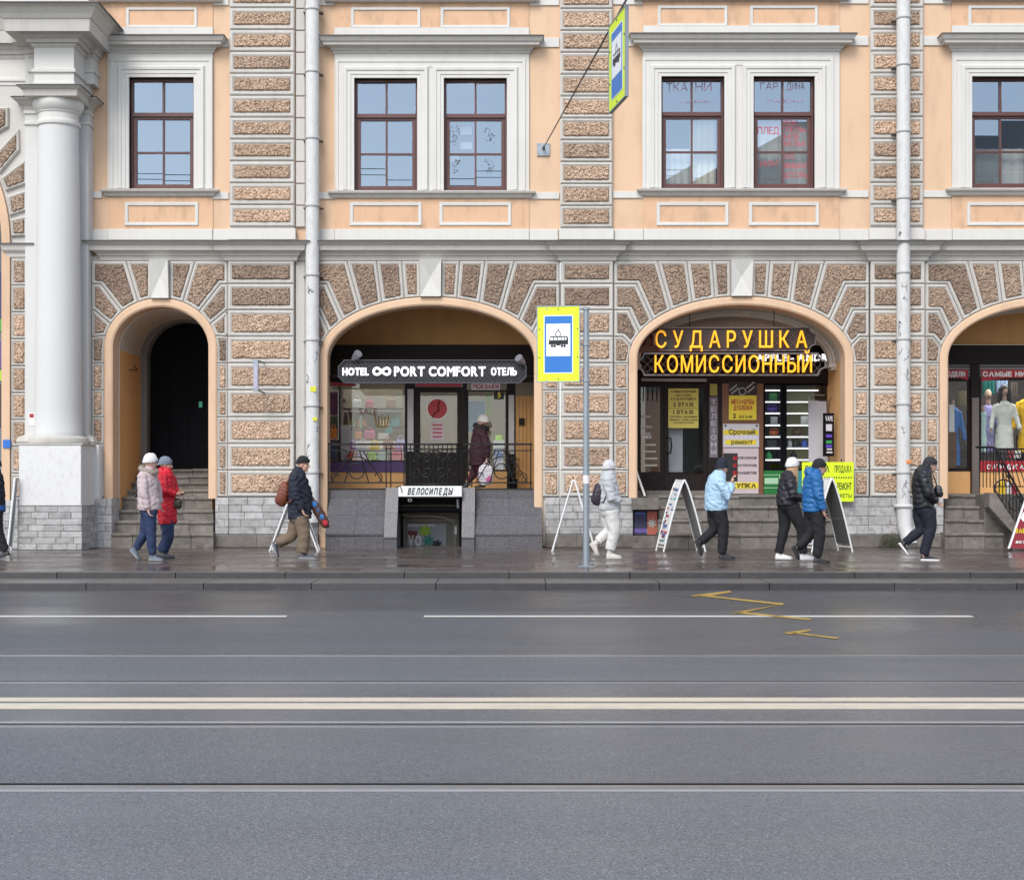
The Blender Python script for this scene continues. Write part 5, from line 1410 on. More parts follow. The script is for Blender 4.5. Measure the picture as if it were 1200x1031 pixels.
def meshgrid(x0, y0, x1, y1, y, parent, st=0.16):
    a_ = W(x0, y1, y); c_ = W(x1, y0, y); m_ = MB(); H = c_.z-a_.z; t0 = a_.x-H
    while t0 < c_.x:
        for dirn in (1, -1):
            lo_, hi_ = max(a_.x, t0), min(c_.x, t0+H)
            if hi_-lo_ > 0.03:
                f = lambda x: (a_.z+(x-t0)) if dirn > 0 else (c_.z-(x-t0))
                m_.tube([(lo_, y+dirn*.003, f(lo_)), (hi_, y+dirn*.003, f(hi_))], 0.0045, 4)
        t0 += st
    return add('mesh_grille', m_, MET, parent)
SG = thing('shop_sign', W(858, 411, yg), 'upper hanging shop sign with nine big amber letters', 'sign')
pl = notched(766, 383.6, 956, 411.4, yg+0.1, 0.13)
m_ = MB(); m_.rings([[(x, y, z) for x, z in pp] for pp, y in ((pl, yg+0.13), (pl, yg+0.08), (inset(pl, 0.022), yg+0.08), (inset(pl, 0.022), yg+0.13))]); add('rim', m_, MET, SG)
add('backing', MB().prism(inset(pl, 0.02), yg+0.12, yg+0.14), AM, SG)
pletters('СУДАРУШКА', 768, 387.5, 945.5, 407.6, yg+0.02, YLET, SG, depth=0.05, bold=0.004, gap=0.38, mono=False)
meshgrid(862, 386, 950, 409.5, yg+0.09, SG)
for px in (808, 907): wtube('hanger', [(px, 384, yg+0.1), (px, 362, yg+0.1)], 0.010, BLACK, SG)
OLD = thing('old_sign', W(802, 411, yg+0.5), 'faded brown sign with dark red letters behind the amber letters', 'sign')
panel('board', 744, 384.5, 862, 412.4, yg+0.5, 0.05, M('faded_brown_board', (0.17,0.115,0.095), 0.7, 0.15), OLD)
pletters('СУДАРУШКА', 747, 388.5, 858, 406, yg+0.498, DRED, OLD, bold=0.05, gap=0.1)
SK = thing('shop_sign', W(857, 440, yg), 'lower long shop sign with twelve big amber letters on mesh', 'sign')
pl = notched(745, 413.4, 968, 440.4, yg+0.1, 0.16)
m_ = MB(); m_.rings([[(x, y, z) for x, z in pp] for pp, y in ((pl, yg+0.13), (pl, yg+0.07), (inset(pl, 0.03), yg+0.07), (inset(pl, 0.03), yg+0.13))]); add('rim', m_, MET, SK)
meshgrid(752, 415, 962, 439, yg+0.10, SK)
pletters('КОМИССИОННЫЙ', 767, 416.4, 951, 436.6, yg+0.02, YLET, SK, depth=0.05, bold=0.004, gap=0.20)
for px in (752, 961): wtube('bracket', [(px, 427, yg+0.1), (px, 427, y2)], 0.014, BLACK, SK)
LS = thing('led_ticker', W(928, 425, 1.4), 'lit white ticker sign partly hidden behind the lower amber letters', 'sign')
panel('housing', 880, 411, 985, 427.5, 1.38, 0.08, BLACKP, LS)
pletters('APPLE - ANDROID', 886, 414.2, 993, 423.4, 1.379, GLOWW, LS, bold=0.045, gap=0.10, space=0.28)
YS = thing('notice_board', W(975, 588, -0.06), 'fluorescent yellow board about buying and urgent repair on the pier', 'sign')
panel('board', 940, 541.4, 1000.4, 587.6, -0.24, 0.03, FLUO, YS)
yy = -0.241
tline('СКУПКА', 943, 545.4, 972, 553.6, yy, YS, BLK, 0.02); tline('ПРОДАЖА', 978, 545.4, 998, 553.6, yy, YS, BLK, 0.02)
for i in range(20): 
    a_ = W(943+i*2.8, 560.6, yy); m_ = MB(); m_.prism([(a_.x, a_.z), (a_.x+0.022, a_.z), (a_.x+0.036, a_.z+0.036), (a_.x+0.014, a_.z+0.036)], yy-0.002, yy); add('dash', m_, BLK, YS)
tline('СРОЧНЫЙ', 942, 565.4, 977, 573.8, yy, YS, BLK, 0.02); tline('РЕМОНТ', 981, 565.4, 998, 573.8, yy, YS, BLK, 0.02)
tline('ЛЮБЫЕ ГАДЖЕТЫ', 950, 578.4, 998, 583, yy, YS, BLK, 0.01)
wtube('hook', [(986, 541, -0.22), (986, 538, -0.15)], 0.012, BLACK, YS)
# basement window beside the steps
BW = thing('basement_window', W(758, 628, 0), 'low basement window with purple and orange posters beside the steps', 'window')
panel('stone_lintel', 741, 583.5, 772, 597, -0.30, 0.7, LIME, BW); panel('stone_sill', 741, 628, 772, 642, -0.32, 0.7, LIME, BW)
frame4('frame', 741.5, 597.3, 772, 627.8, 1.4, 0.0, 0.08, BLACKP, BW)
panel('poster', 743, 598.8, 758, 626.4, 0.03, 0.01, col('dark_navy_print', (0.04,0.04,0.09)), BW); panel('poster_strip', 743, 619, 758, 624, 0.026, 0.003, col('violet_print', (0.14,0.09,0.32)), BW); panel('poster_strip', 744, 600, 756, 603, 0.026, 0.003, col('blue_print', (0.08,0.12,0.42)), BW)
panel('poster', 758.6, 598.8, 771, 626.4, 0.03, 0.01, col('coral_print', (0.45,0.12,0.08)), BW); blobpoly(764, 613, 4.5, 0.026, col('pale_print', (0.45,0.45,0.40)), BW, 'poster_shape', 8)

# ------------------------------------------------------------------ clothes shop
y3 = 1.5
S3 = thing('shopfront', (FX(1160), y3, FZ(579)), 'clothes shop front with red lettered bands above dark framed windows', 'shop front')
z3 = FZ(579)
panel('lunette', 1085, 340, 1400, 404, y3+0.09, 0.03, PEACH_DEEP, S3)
panel('fascia', 1095, 404.2, 1390, 426, y3-0.1, 0.3, DARKW, S3)
panel('shutter_box', 1100, 426.2, 1390, 443, y3+0.02, 0.15, M('dark_slat', (0.06,0.055,0.055), 0.5, 0.2), S3)
for i in range(4): panel('shutter_slat', 1101, 427+i*3.8, 1389, 429.4+i*3.8, y3, 0.019, M('grey_slat', (0.20,0.19,0.19), 0.5, 0.1), S3)
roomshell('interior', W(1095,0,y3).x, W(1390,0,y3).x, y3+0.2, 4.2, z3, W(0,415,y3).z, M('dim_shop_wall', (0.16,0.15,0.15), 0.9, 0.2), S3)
add('shop_floor', MB().box(FX(1095,y3), FX(1390,y3), y3+0.13, 4.2, z3-0.03, z3+0.004), TILEF, S3)
add('unseen_fill_lamp', MB().box(FX(1150,3), FX(1230,3), 1.9, 2.3, W(0,416,y3).z-0.05, W(0,416,y3).z-0.02), FILL_LAMP, S3)  # added lamps, hidden overhead and sized to brighten the clothes window
add('unseen_fill_lamp', MB().box(FX(1104,3), FX(1134,3), 1.85, 2.2, W(0,416,y3).z-0.05, W(0,416,y3).z-0.02), FILL_LAMP, S3)
wa = frame4('window', 1100, 443.2, 1138, 552, 3.5, y3, 0.09, DARKW, S3); pane(1103.5, 446.7, 1134.5, 548.5, y3+0.05, wa)
panel('column', 1138.2, 426.2, 1148, 578, y3-0.06, 0.2, DARKW, S3); panel('stone_pilaster', 1139.5, 466, 1147.2, 578, y3-0.12, 0.055, M('pinkish_stone', (0.13,0.11,0.105), 0.7, 0.2), S3)
wb_ = frame4('window', 1148.2, 443.2, 1300, 552, 1.8, y3, 0.09, DARKW, S3); pane(1150, 445, 1298, 550, y3+0.05, wb_)
panel('base_panel', 1100, 552.4, 1138, 579, y3+0.01, 0.12, PEACH_DEEP, S3); panel('base_panel', 1148.2, 552.4, 1300, 579, y3+0.01, 0.12, PEACH_DEEP, S3)
panel('end_panel', 1070, 426.2, 1099.8, 579, y3+0.2, 0.1, DARKW, S3); panel('end_panel', 1300.2, 443.2, 1345, 579, y3+0.02, 0.1, DARKW, S3)
def red_band(x0, x1, yt_, yb_, sag, y, text, tx0, tx1):
    pts = [(W(x0,yt_,y).x, W(x0,yt_,y).z), (W(x1,yt_,y).x, W(x1,yt_,y).z)] + [(W(x1+(x0-x1)*i/12,0,y).x, W(0, yb_-sag*math.sin(math.pi*i/12), y).z) for i in range(13)]
    o = add('red_band', MB().prism(pts, y, y+0.006), RED, S3)
    pletters(text, tx0, yt_+2.2, tx1, yt_+8.4, y-0.001, WSHEET, o, bold=0.05, gap=0.08)
red_band(1103.6, 1134.4, 433, 446, 3.5, y3-0.02, 'МОДЕЛИ', 1104.5, 1131)
red_band(1150, 1240, 433, 447, 4.5, y3-0.02, 'САМЫЕ НИЗКИЕ', 1151.5, 1226)
o = panel('red_band', 1149, 540, 1240, 552, y3-0.02, 0.008, RED, S3); pletters('СКИДКА', 1156, 544, 1200, 549.6, y3-0.021, WSHEET, o, bold=0.05, gap=0.2, shear=0.2)
# railing beside the steps
yk = -0.35
CW = thing('stair_railing', W(1175, 640, yk), 'black stair railing on a sloping stone cheek by the clothes shop', 'railing')
m_ = MB(); m_.prism([(FX(1150), z3+0.03), (FX(1157), z3+0.03), (FX(1186), 0.32), (FX(1192), 0.0), (FX(1177), 0.0), (FX(1177), 0.30), (FX(1150), z3-0.25)], -0.5, -0.16); add('stone_cheek', m_, LIME, CW)
m_ = MB(); m_.box(FX(1150), FX(1300), -0.155, 0.35, -0.02, z3-0.01); add('landing_wall', m_, LIME, CW)
def rr_(p, r, n='rail'): return wtube(n, p, r, BLACK, CW)
rr_([(1144, 524, 0.4), (1164, 524, yk), (1166, 524.5, yk)], 0.022); rr_([(1166, 524.5, yk), (1205, 596, yk)], 0.022)
rr_([(1166, 531, yk), (1203, 600, yk)], 0.013); rr_([(1164, 570, yk), (1192, 620, yk)], 0.013)
rr_([(1166, 526, -0.1), (1260, 526, -0.1)], 0.020); rr_([(1166, 532, -0.1), (1260, 532, -0.1)], 0.012); rr_([(1166, 570, -0.1), (1260, 570, -0.1)], 0.013)
for i in range(5): rr_([(1148+i*4.1, 525, 0.3-0.15*i), (1148+i*4.1, 571, 0.3-0.15*i)], 0.010, 'baluster')
for i in range(9):
    px = 1167+i*4.0; rr_([(px, 527+i*7.2, yk), (px, 573+i*7.2, yk)], 0.011, 'baluster')
for i in range(22): rr_([(1168+i*4, 527, -0.1), (1172+i*6, 570, -0.1)], 0.010, 'baluster')
rr_([(x, y_, yk) for x, y_, _ in arcp(1176, 573, 11, 11, 0.3, 4.2)], 0.016, 'scroll'); rr_([(x, y_, yk) for x, y_, _ in arcp(1190, 590, 8, 8, 0.0, 5.5)], 0.013, 'scroll')
for c_, p_, lb in (((0.85,0.55,0.02),(1174,575),'yellow carrier bag behind the stair railing'), ((0.5,0.03,0.05),(1188,580),'red carrier bag behind the stair railing'), ((0.7,0.68,0.66),(1181,577),'white carrier bag between the red and yellow bags')):
    handbag(p_[0], p_[1]+12, 9, 24, col('bag_'+lb[:6].strip(), c_), lb, 0.55, False)

# ------------------------------------------------------------------ drain pipes
def drainpipe(px, rpx, ybot, rings, lb, y=-0.26, tail=False):
    k = (D0+y)/FPX; cx = FX(px, y); rad = rpx*k
    t = thing('drainpipe', (cx, y, 0), lb, 'drainpipe')
    add('pipe', MB().tube([(cx, y, FZ(ybot, y)), (cx, y, FZ(300, y)), (cx, y, 12.0)], rad, 20), PIPE, t, smooth=True)
    for ry in rings:
        z = FZ(ry, y)
        add('collar', MB().lathe([(rad+0.001, z-0.03), (rad+0.008, z-0.028), (rad+0.009, z+0.028), (rad+0.001, z+0.03)], cx, y, 20), PIPE, t, smooth=True)
        add('clamp', MB().lathe([(rad+0.010, z-0.052), (rad+0.013, z-0.050), (rad+0.013, z-0.040), (rad+0.010, z-0.038)], cx, y, 20), M('grey_clamp', (0.30,0.30,0.30), 0.5), t)
        add('bracket', MB().box(cx-rad-0.06, cx+rad+0.06, y+rad*0.6, 0.0, z-0.053, z-0.037), FLASH, t)
    if tail:
        z0 = FZ(ybot, y)
        add('foot_cover', MB().tube([(cx+0.01, y, z0+0.02), (cx+0.02, y-0.02, z0-0.40), (cx+0.05, y-0.08, z0-0.62), (cx+0.11, y-0.22, z0-0.80)], [rad*1.10, rad*1.05, rad*1.0, rad*0.95], 16), PIPE, t, smooth=True)
        add('collar', MB().lathe([(rad+0.02, z0-0.05), (rad+0.05, z0-0.03), (rad+0.05, z0), (rad+0.02, z0+0.02)], cx, y, 20), PIPE, t, smooth=True)
    return t
p1 = drainpipe(366, 7.9, 612, [10, 83, 161, 240, 321, 397, 474, 552], 'white drainpipe between the small arch and the hotel sign arch', tail=False)
p2 = drainpipe(1058.6, 7.9, 592, [20, 75, 153, 231, 318, 396, 472, 552], 'white drainpipe with broken foot right of the yellow repair board', tail=True)
SCR = M('paint_scribble', (0.10,0.10,0.13), 0.7)
def scribbles(par, px, ylist, seed):
    rs_ = random.Random(seed); rad = 7.9*(D0-0.26)/FPX+0.003; cx = FX(px, -0.26)
    for py in ylist:
        a = rs_.uniform(-2.2, -0.9); z = FZ(py, -0.5); pts = []
        for i in range(11):
            a += rs_.uniform(-0.28, 0.28); z += rs_.uniform(-0.07, 0.06); a = min(max(a, -2.5), -0.6)
            pts.append((cx+math.cos(a)*rad, -0.26+math.sin(a)*rad, z))
        add('scribble', MB().tube(pts, rs_.choice((0.004, 0.006)), 4), SCR, par)
scribbles(p1, 366, (337, 345, 425, 438, 500, 520, 535), 3); scribbles(p2, 1058.6, (270, 331, 352, 378, 383, 408, 420, 436, 470, 505, 560, 566, 580), 4)
for (px, py, w, h, c, par, nm) in ((367, 456, 7, 6, (0.6,0.6,0.03), p1, 'sticker'), (369, 491, 5, 4, (0.6,0.6,0.03), p1, 'sticker'), (1065, 541, 6, 3.4, (0.75,0.25,0.05), p2, 'sticker')):
    m_ = MB(); y_ = -0.26-7.9*(D0-0.26)/FPX-0.004
    a_ = W(px-w/2, py+h/2, y_); b2 = W(px+w/2, py-h/2, y_); m_.box(a_.x, b2.x, y_, y_+0.05, a_.z, b2.z); add(nm, m_, col('sticker_%d' % px, c), par)
# ------------------------------------------------------------------ tram stop sign on its pole
BLUE = M('sign_blue', (0.012, 0.16, 0.52), 0.4, 0.05)
SIGNW = M('sign_white', (0.78, 0.80, 0.82), 0.4, 0.02)
def tram_pictogram(mb_fn):
    """mb_fn(u, v) -> point; u right 0..1, v up 0..1 in the white field"""
    out = []
    def q(u0, v0, u1, v1): out.append([(u0,v0),(u1,v0),(u1,v1),(u0,v1)])
    out.append([(0.10,0.36),(0.90,0.36),(0.91,0.50),(0.88,0.60),(0.84,0.61),(0.84,0.49),(0.15,0.49),(0.15,0.57),(0.12,0.52)])  # body with raised ends
    q(0.15,0.585,0.84,0.615)
    for u in (0.30, 0.46, 0.62, 0.76): q(u-0.012, 0.49, u+0.012, 0.585)
    for u in (0.24, 0.35, 0.65, 0.76): out.append([(u+0.05*math.cos(2*math.pi*i/12), 0.315+0.042*math.sin(2*math.pi*i/12)) for i in range(12)])
    q(0.42, 0.33, 0.58, 0.36)
    def line(p, q_, w=0.012):
        d = Vector((q_[0]-p[0], q_[1]-p[1])).normalized(); n = Vector((-d.y, d.x))*w
        out.append([(p[0]+n.x,p[1]+n.y),(q_[0]+n.x,q_[1]+n.y),(q_[0]-n.x,q_[1]-n.y),(p[0]-n.x,p[1]-n.y)][::-1])
    line((0.42,0.615),(0.38,0.68)); line((0.38,0.68),(0.49,0.80)); line((0.51,0.80),(0.60,0.68)); line((0.60,0.68),(0.56,0.615)); line((0.50,0.80),(0.50,0.85))
    return out
def stop_sign(parent, o, ux, uz, w, h, back=True):
    """sign face with lower left corner o; normal = ux x uz"""
    n = ux.cross(uz).normalized()
    P = lambda u, v, d: o + ux*(u*w) + uz*(v*h) + n*d
    def plate(name, u0, v0, u1, v1, d0, d1, mat):
        m_ = MB(); m_.add([P(u0,v0,d0),P(u1,v0,d0),P(u1,v1,d0),P(u0,v1,d0),P(u0,v0,d1),P(u1,v0,d1),P(u1,v1,d1),P(u0,v1,d1)], [(3,2,1,0),(4,5,6,7),(0,1,5,4),(1,2,6,5),(2,3,7,6),(3,0,4,7)])
        return add(name, m_, mat, parent)
    pn = plate('sign_panel', 0, 0, 1, 1, -0.03, 0.0, FLUO)
    def sub(*a):
        o_ = plate(*a); o_.parent = pn; o_.matrix_parent_inverse = Matrix.Identity(4); return o_
    sub('white_border', 0.15, 0.105, 0.85, 0.885, 0.001, 0.003, SIGNW)
    sub('blue_field', 0.17, 0.118, 0.83, 0.872, 0.0035, 0.005, BLUE)
    sub('white_field', 0.21, 0.335, 0.79, 0.770, 0.0055, 0.007, SIGNW)
    mb = MB()
    for poly in tram_pictogram(None):
        pts = [(0.21+u*0.58, 0.335+v*0.435) for u, v in poly]
        k = len(pts)
        mb.add([P(u, v, 0.009) for u, v in pts] + [P(u, v, 0.0072) for u, v in pts], [tuple(range(k))] + [(i, i+k, (i+1) % k+k, (i+1) % k) for i in range(k)])
    po = add('tram_pictogram', mb, BLK, None, fixn=False); po.parent = pn; po.matrix_parent_inverse = Matrix.Identity(4)
    for u, v in ((0.5,0.965),(0.5,0.03),(0.04,0.7),(0.96,0.7),(0.04,0.32),(0.96,0.32)):
        b2 = add('bolt', MB().ellipsoid(P(u, v, 0.002), (0.011,0.011,0.011), 8, 6), FLASH, parent)
    m_ = MB(); 
    for (u0,v0,u1,v1) in ((-0.02,-0.012,1.02,0),(-0.02,1,1.02,1.012),(-0.02,0,0,1),(1,0,1.02,1)):
        m_.add([P(u0,v0,-0.032),P(u1,v0,-0.032),P(u1,v1,-0.032),P(u0,v1,-0.032),P(u0,v0,0.006),P(u1,v0,0.006),P(u1,v1,0.006),P(u0,v1,0.006)], [(3,2,1,0),(4,5,6,7),(0,1,5,4),(1,2,6,5),(2,3,7,6),(3,0,4,7)])
    add('sign_rim', m_, GREYM, parent)
yp = FPX*CZ/(664-HOR) - D0
pp = W(687, 664, yp); pp.z = 0
TS = thing('tram_stop_sign', pp, 'tram stop sign on a grey pole beside the kerb', 'tram stop sign')
kp = (D0+yp)/FPX
ztop = W(0, 362, yp).z
add('pole', MB().tube([(pp.x, yp, 0.0), (pp.x, yp, 1.5), (pp.x, yp, ztop)], [3.9*kp, 3.7*kp, 3.4*kp], 16), GREYM, TS, smooth=True)
add('cap', MB().lathe([(3.4*kp, ztop), (3.6*kp, ztop+0.005), (2*kp, ztop+0.02)], pp.x, yp, 14), GREYM, TS)
add('base_plate', MB().loft(pp.x-0.13, pp.x+0.13, yp-0.13, yp+0.13, [(0.002, 0.0), (0.02, 0.0), (0.022, -0.003)]), GREYM, TS)
for sx in (-0.1, 0.1):
    for sy in (-0.1, 0.1): add('anchor_bolt', MB().lathe([(0.016, 0.022), (0.016, 0.045), (0.006, 0.05)], pp.x+sx, yp+sy, 8), FLASH, TS)
add('sticker', MB().tube([(pp.x, yp, 1.29), (pp.x, yp, 1.42)], 3.95*kp, 16, caps=False), WSHEET, TS)
ux = Vector((math.cos(R(9)), -math.sin(R(9)), 0)).normalized()
pl_ = W(630, 447, yp+0.06); 
wS = (678.5-630)*kp/ux.x
stop_sign(TS, pl_, ux, Vector((0.0,0,1)), wS, (447-359.5)*kp)
for py in (362, 404, 446):
    z = W(0, py, yp).z
    add('clamp', MB().lathe([(3.7*kp, z-0.02), (4.5*kp, z-0.018), (4.5*kp, z+0.018), (3.7*kp, z+0.02)], pp.x, yp, 14), GREYM, TS)
    add('arm', MB().box(W(640,0,yp).x, pp.x, yp+0.035, yp+0.055, z-0.012, z+0.012), GREYM, TS)

# ------------------------------------------------------------------ tram stop sign hanging from the span wire
A_ = W(637, 174, 0.0)
dn, df = 14.45, 15.13
nr = Vector(((732.8-600)*dn/FPX, dn-D0, CZ-(112-HOR)*dn/FPX))
fr = Vector(((714-600)*df/FPX, df-D0, CZ-(134.5-HOR)*df/FPX))
fr.z = nr.z
HGT = (112-7.5)*dn/FPX
HG = thing('hanging_stop_sign', nr, 'tram stop sign hanging from the wire above the street', 'tram stop sign')
ux = (nr-fr); wS = ux.length; ux.normalize()
stop_sign(HG, fr, ux, Vector((0,0,1)), wS, HGT)
B_ = Vector(((733.5-600)*14.4/FPX, 14.4-D0, CZ-(1-HOR)*14.4/FPX))
dirv = (B_-A_)
SPW = thing('span_wire', A_, 'thin span wire running from the wall plate over the street', 'wire')
add('wire', MB().tube([A_+Vector((0,-0.06,0)), B_, A_+dirv*2.6], 0.012, 6), BLACK, SPW)
add('wall_plate', MB().bevbox(FX(629.5), FX(644.5), YU-0.035, YU-0.002, FZ(182.5), FZ(167.5), 0.006), GREYM, SPW)
add('eye_bolt', MB().tube([A_+Vector((0,0.04,0)), A_+Vector((0,-0.10,0.01))], 0.028, 8), FLASH, SPW)
for px, py in ((631.5,169.5),(642.5,169.5),(631.5,180.5),(642.5,180.5)): add('bolt', MB().ellipsoid(W(px, py, YU-0.036), (0.012,0.008,0.012), 8, 6), FLASH, SPW)
for f in (0.06, 0.94):
    p = fr + ux*(wS*f) + Vector((0,0,HGT)); s_ = (p.y-A_.y)/dirv.y; q = A_+dirv*s_
    add('hanger', MB().tube([p, q], 0.010, 6), FLASH, HG)
# tram contact wires over the tracks (out of the frame, mirrored in the window panes)
for i, (yy, zz_) in enumerate(((RY(783), 6.6), (RY(884), 6.6))):
    cwr = add('contact_wire', MB().tube([(-60, yy, zz_), (0, yy, zz_-0.05), (60, yy, zz_)], 0.02, 5), BLACK); tag(cwr, ('far' if i == 0 else 'near')+' tram contact wire stretched over the tracks', 'wire')

for i, (yy, zz_, sag) in enumerate(((-17, 11.6, 0.5), (-19, 12.1, 0.8), (-16, 10.4, 1.1))):
    fc = add('feeder_cable', MB().tube([(-40+8*j, yy, zz_-sag*(1-((j-5)/5)**2)) for j in range(11)], 0.012, 5), BLACK); tag(fc, ('highest', 'middle', 'lowest')[[1,0,2].index(i)]+' feeder cable slung above the roadway', 'wire')
# house across the street, seen only as a reflection
OB = thing('opposite_house', (20, -42, 0), 'pale house with a dark pitched roof across the street', 'building')
add('wall', MB().box(7.5, 42, -56, -42, -0.2, 15.5), M('opposite_plaster', (0.42,0.40,0.36), 0.9, 0.08), OB)
m_ = MB(); m_.add([(7.0,-41.6,15.5),(42.5,-41.6,15.5),(42.5,-56.4,15.5),(7.0,-56.4,15.5),(14.0,-49,20.5),(36,-49,20.5)], [(0,1,5,4),(1,2,5),(2,3,4,5),(3,0,4),(3,2,1,0)]); add('roof', m_, M('sheet_roof', (0.12,0.13,0.14), 0.6, 0.15), OB)
for fl in range(3):
    for i in range(7): add('window', MB().box(9.5+i*4.4, 11.0+i*4.4, -42.0, -41.95, 2.5+fl*4.2, 5.0+fl*4.2), M('dark_glass', (0.05,0.06,0.07), 0.1), OB)

# narrow blade sign on the pier, seen edge on
BL = thing('blade_sign', W(299, 440, -0.2), 'narrow grey blade sign fixed edge on to the rough stone pier', 'sign')
a_ = W(296.6, 458.5, -0.75); b2 = W(302.4, 421.5, -0.75)
add('sign_box', MB().box(a_.x, b2.x, -0.75, -0.66, a_.z, b2.z), GREYM, BL)
add('edge_strip', MB().box(a_.x+0.015, b2.x-0.015, -0.757, -0.751, a_.z+0.05, b2.z-0.1), M('lilac_edge', (0.42,0.40,0.50), 0.5), BL)
for z in (a_.z+0.01, b2.z-0.02): add('bracket', MB().box(b2.x+0.001, b2.x+0.02, -0.72, -0.12, z-0.012, z+0.012), FLASH, BL)
# small plates and stickers by the portico
o = add('street_plate', MB().box(FX(7.5), FX(16), -0.20, -0.181, FZ(525), FZ(515.5)), M('plate_blue', (0.02,0.14,0.50), 0.5)); tag(o, 'small blue enamel plate on the peach band left of the pedestal', 'plate')
o = add('notice_sticker', MB().box(FX(33.5,-0.27), FX(40.5,-0.27), -0.268, -0.262, FZ(499), FZ(484)), WSHEET); tag(o, 'white and red paper notice left of the column foot', 'notice')
add('print_patch', MB().box(FX(34.5,-0.27), FX(39.5,-0.27), -0.270, -0.2685, FZ(490), FZ(485.5)), RED, o)

# ------------------------------------------------------------------ A-boards on the pavement
def aboard(label, xap, yap, half, wd, yaw, depth, lean=0.0, round_top=False, mats=(None, None), frame=None, art=None, zbase=0.0):
    """xap,yap: apex px; half: half spread px; wd: board width (m); depth: plane y"""
    k = (D0+depth)/FPX
    ap = W(xap, yap, depth); H = ap.z-zbase; hs_ = half*k
    t = thing('pavement_board', (ap.x, depth, zbase), label, 'pavement sign', 'folding boards on the pavement')
    ca, sa = math.cos(yaw), math.sin(yaw)
    def P(sx, v, u, off=0.0):
        """sx side -1/1, v height 0..1, u across -0.5..0.5"""
        if round_top: run = hs_*((1-v)**0.80)*sx
        else: run = hs_*(1-v)*sx + sx*0.012
        x = run + lean*v + sx*off; y = u*wd
        return Vector((ap.x + x*ca - y*sa, depth + x*sa + y*ca, zbase + H*v))
    n = 14 if round_top else 2
    fr_ = frame or WPAINT
    for sx in (-1, 1):
        leaf = None
        for u in (-0.5, 0.5):
            pts = [P(sx, i/n, u) for i in range(n+1)]
            add('side_rail', MB().tube(pts, 0.017, 6), fr_, t, smooth=True)
        for v in ((0.985, 0.12) if not round_top else (0.99, 0.06)):
            add('cross_rail', MB().tube([P(sx, v, -0.5), P(sx, v, 0.5)], 0.014, 6), fr_, t, smooth=True)
        m_ = MB()
        rings_ = []
        for i in range(n+1):
            v = 0.1+0.88*i/n
            rings_.append([P(sx, v, -0.48, -0.006), P(sx, v, 0.48, -0.006), P(sx, v, 0.48, 0.006), P(sx, v, -0.48, 0.006)])
        m_.rings(rings_, True, True)
        leaf = add('leaf_panel', m_, mats[0] if sx < 0 else mats[1], t)
        if art and sx < 0:
            rnd = random.Random(art)
            cs = [(0.55,0.04,0.10), (0.03,0.03,0.04), (0.10,0.45,0.45), (0.10,0.30,0.08), (0.30,0.02,0.05), (0.05,0.10,0.35), (0.45,0.40,0.42), (0.25,0.25,0.27), (0.4,0.2,0.25)]
            for j in range(44):
                v0 = rnd.uniform(0.12, 0.90); u0 = rnd.uniform(-0.44, 0.30); u1 = min(0.45, u0+rnd.uniform(0.08, 0.5)); hh_ = rnd.choice((0.010, 0.014, 0.02, 0.035)); c_ = rnd.choice(cs)
                of_ = -(0.0065+j*0.00008); q = [P(sx, v0, u0, of_*-1), P(sx, v0, u1, of_*-1), P(sx, v0+hh_, u1, of_*-1), P(sx, v0+hh_, u0, of_*-1)]
                add('print_patch', MB().add(q, [(0,1,2,3)]), M('aboard_print_%d' % cs.index(c_), c_, 0.5), leaf, fixn=False)
    for u in (-0.5, 0.5):
        add('chain', MB().tube([P(-1, 0.45, u), P(1, 0.45, u)], 0.004, 5), FLASH, t)
    return t
yA = -1.2
aboard('white folding board standing behind the man with the backpack', 345.5, 572, 27, 0.55, R(4), yA-0.2, mats=(WPAINT, GREYP))
aboard('plain white folding board left of the tram stop pole', 672.5, 562, 24.5, 0.55, R(-3), yA-0.3, mats=(WPAINT, WPAINT))
aboard('round topped folding board covered with coloured prints left of the pale blue jacket', 797.5, 562, 25, 0.55, R(9), yA-0.3, round_top=True, mats=(WSHEET, GREYP), art=5)
aboard('round topped grey folding board partly hidden behind the blue jacket', 967, 560, 25.5, 0.60, R(13), yA-0.4, round_top=True, mats=(WSHEET, M('slate_panel', (0.11,0.115,0.12), 0.6, 0.1)), art=9)
# folded board leaning at the portico
FB = thing('leaning_board', W(14, 645, -1.35), 'narrow white framed board leaning on the portico plinth', 'board')
for (x0, x1, yy) in ((20.3, 13.2, -1.28), (17.6, 8.6, -1.42)):
    add('side_rail', MB().tube([W(x0, 559, yy+0.05), W(x1, 645.5, yy)], 0.02, 6), WPAINT, FB)
m_ = MB(); pq = [W(20, 560, -1.22), W(17.6, 560, -1.37), W(8.8, 640, -1.42), W(13, 640, -1.27)]; m_.add(pq + [p+Vector((0.02,0,0)) for p in pq], [(0,1,2,3),(7,6,5,4),(0,4,5,1),(1,5,6,2),(2,6,7,3),(3,7,4,0)]); add('leaf_panel', m_, GREYP, FB)
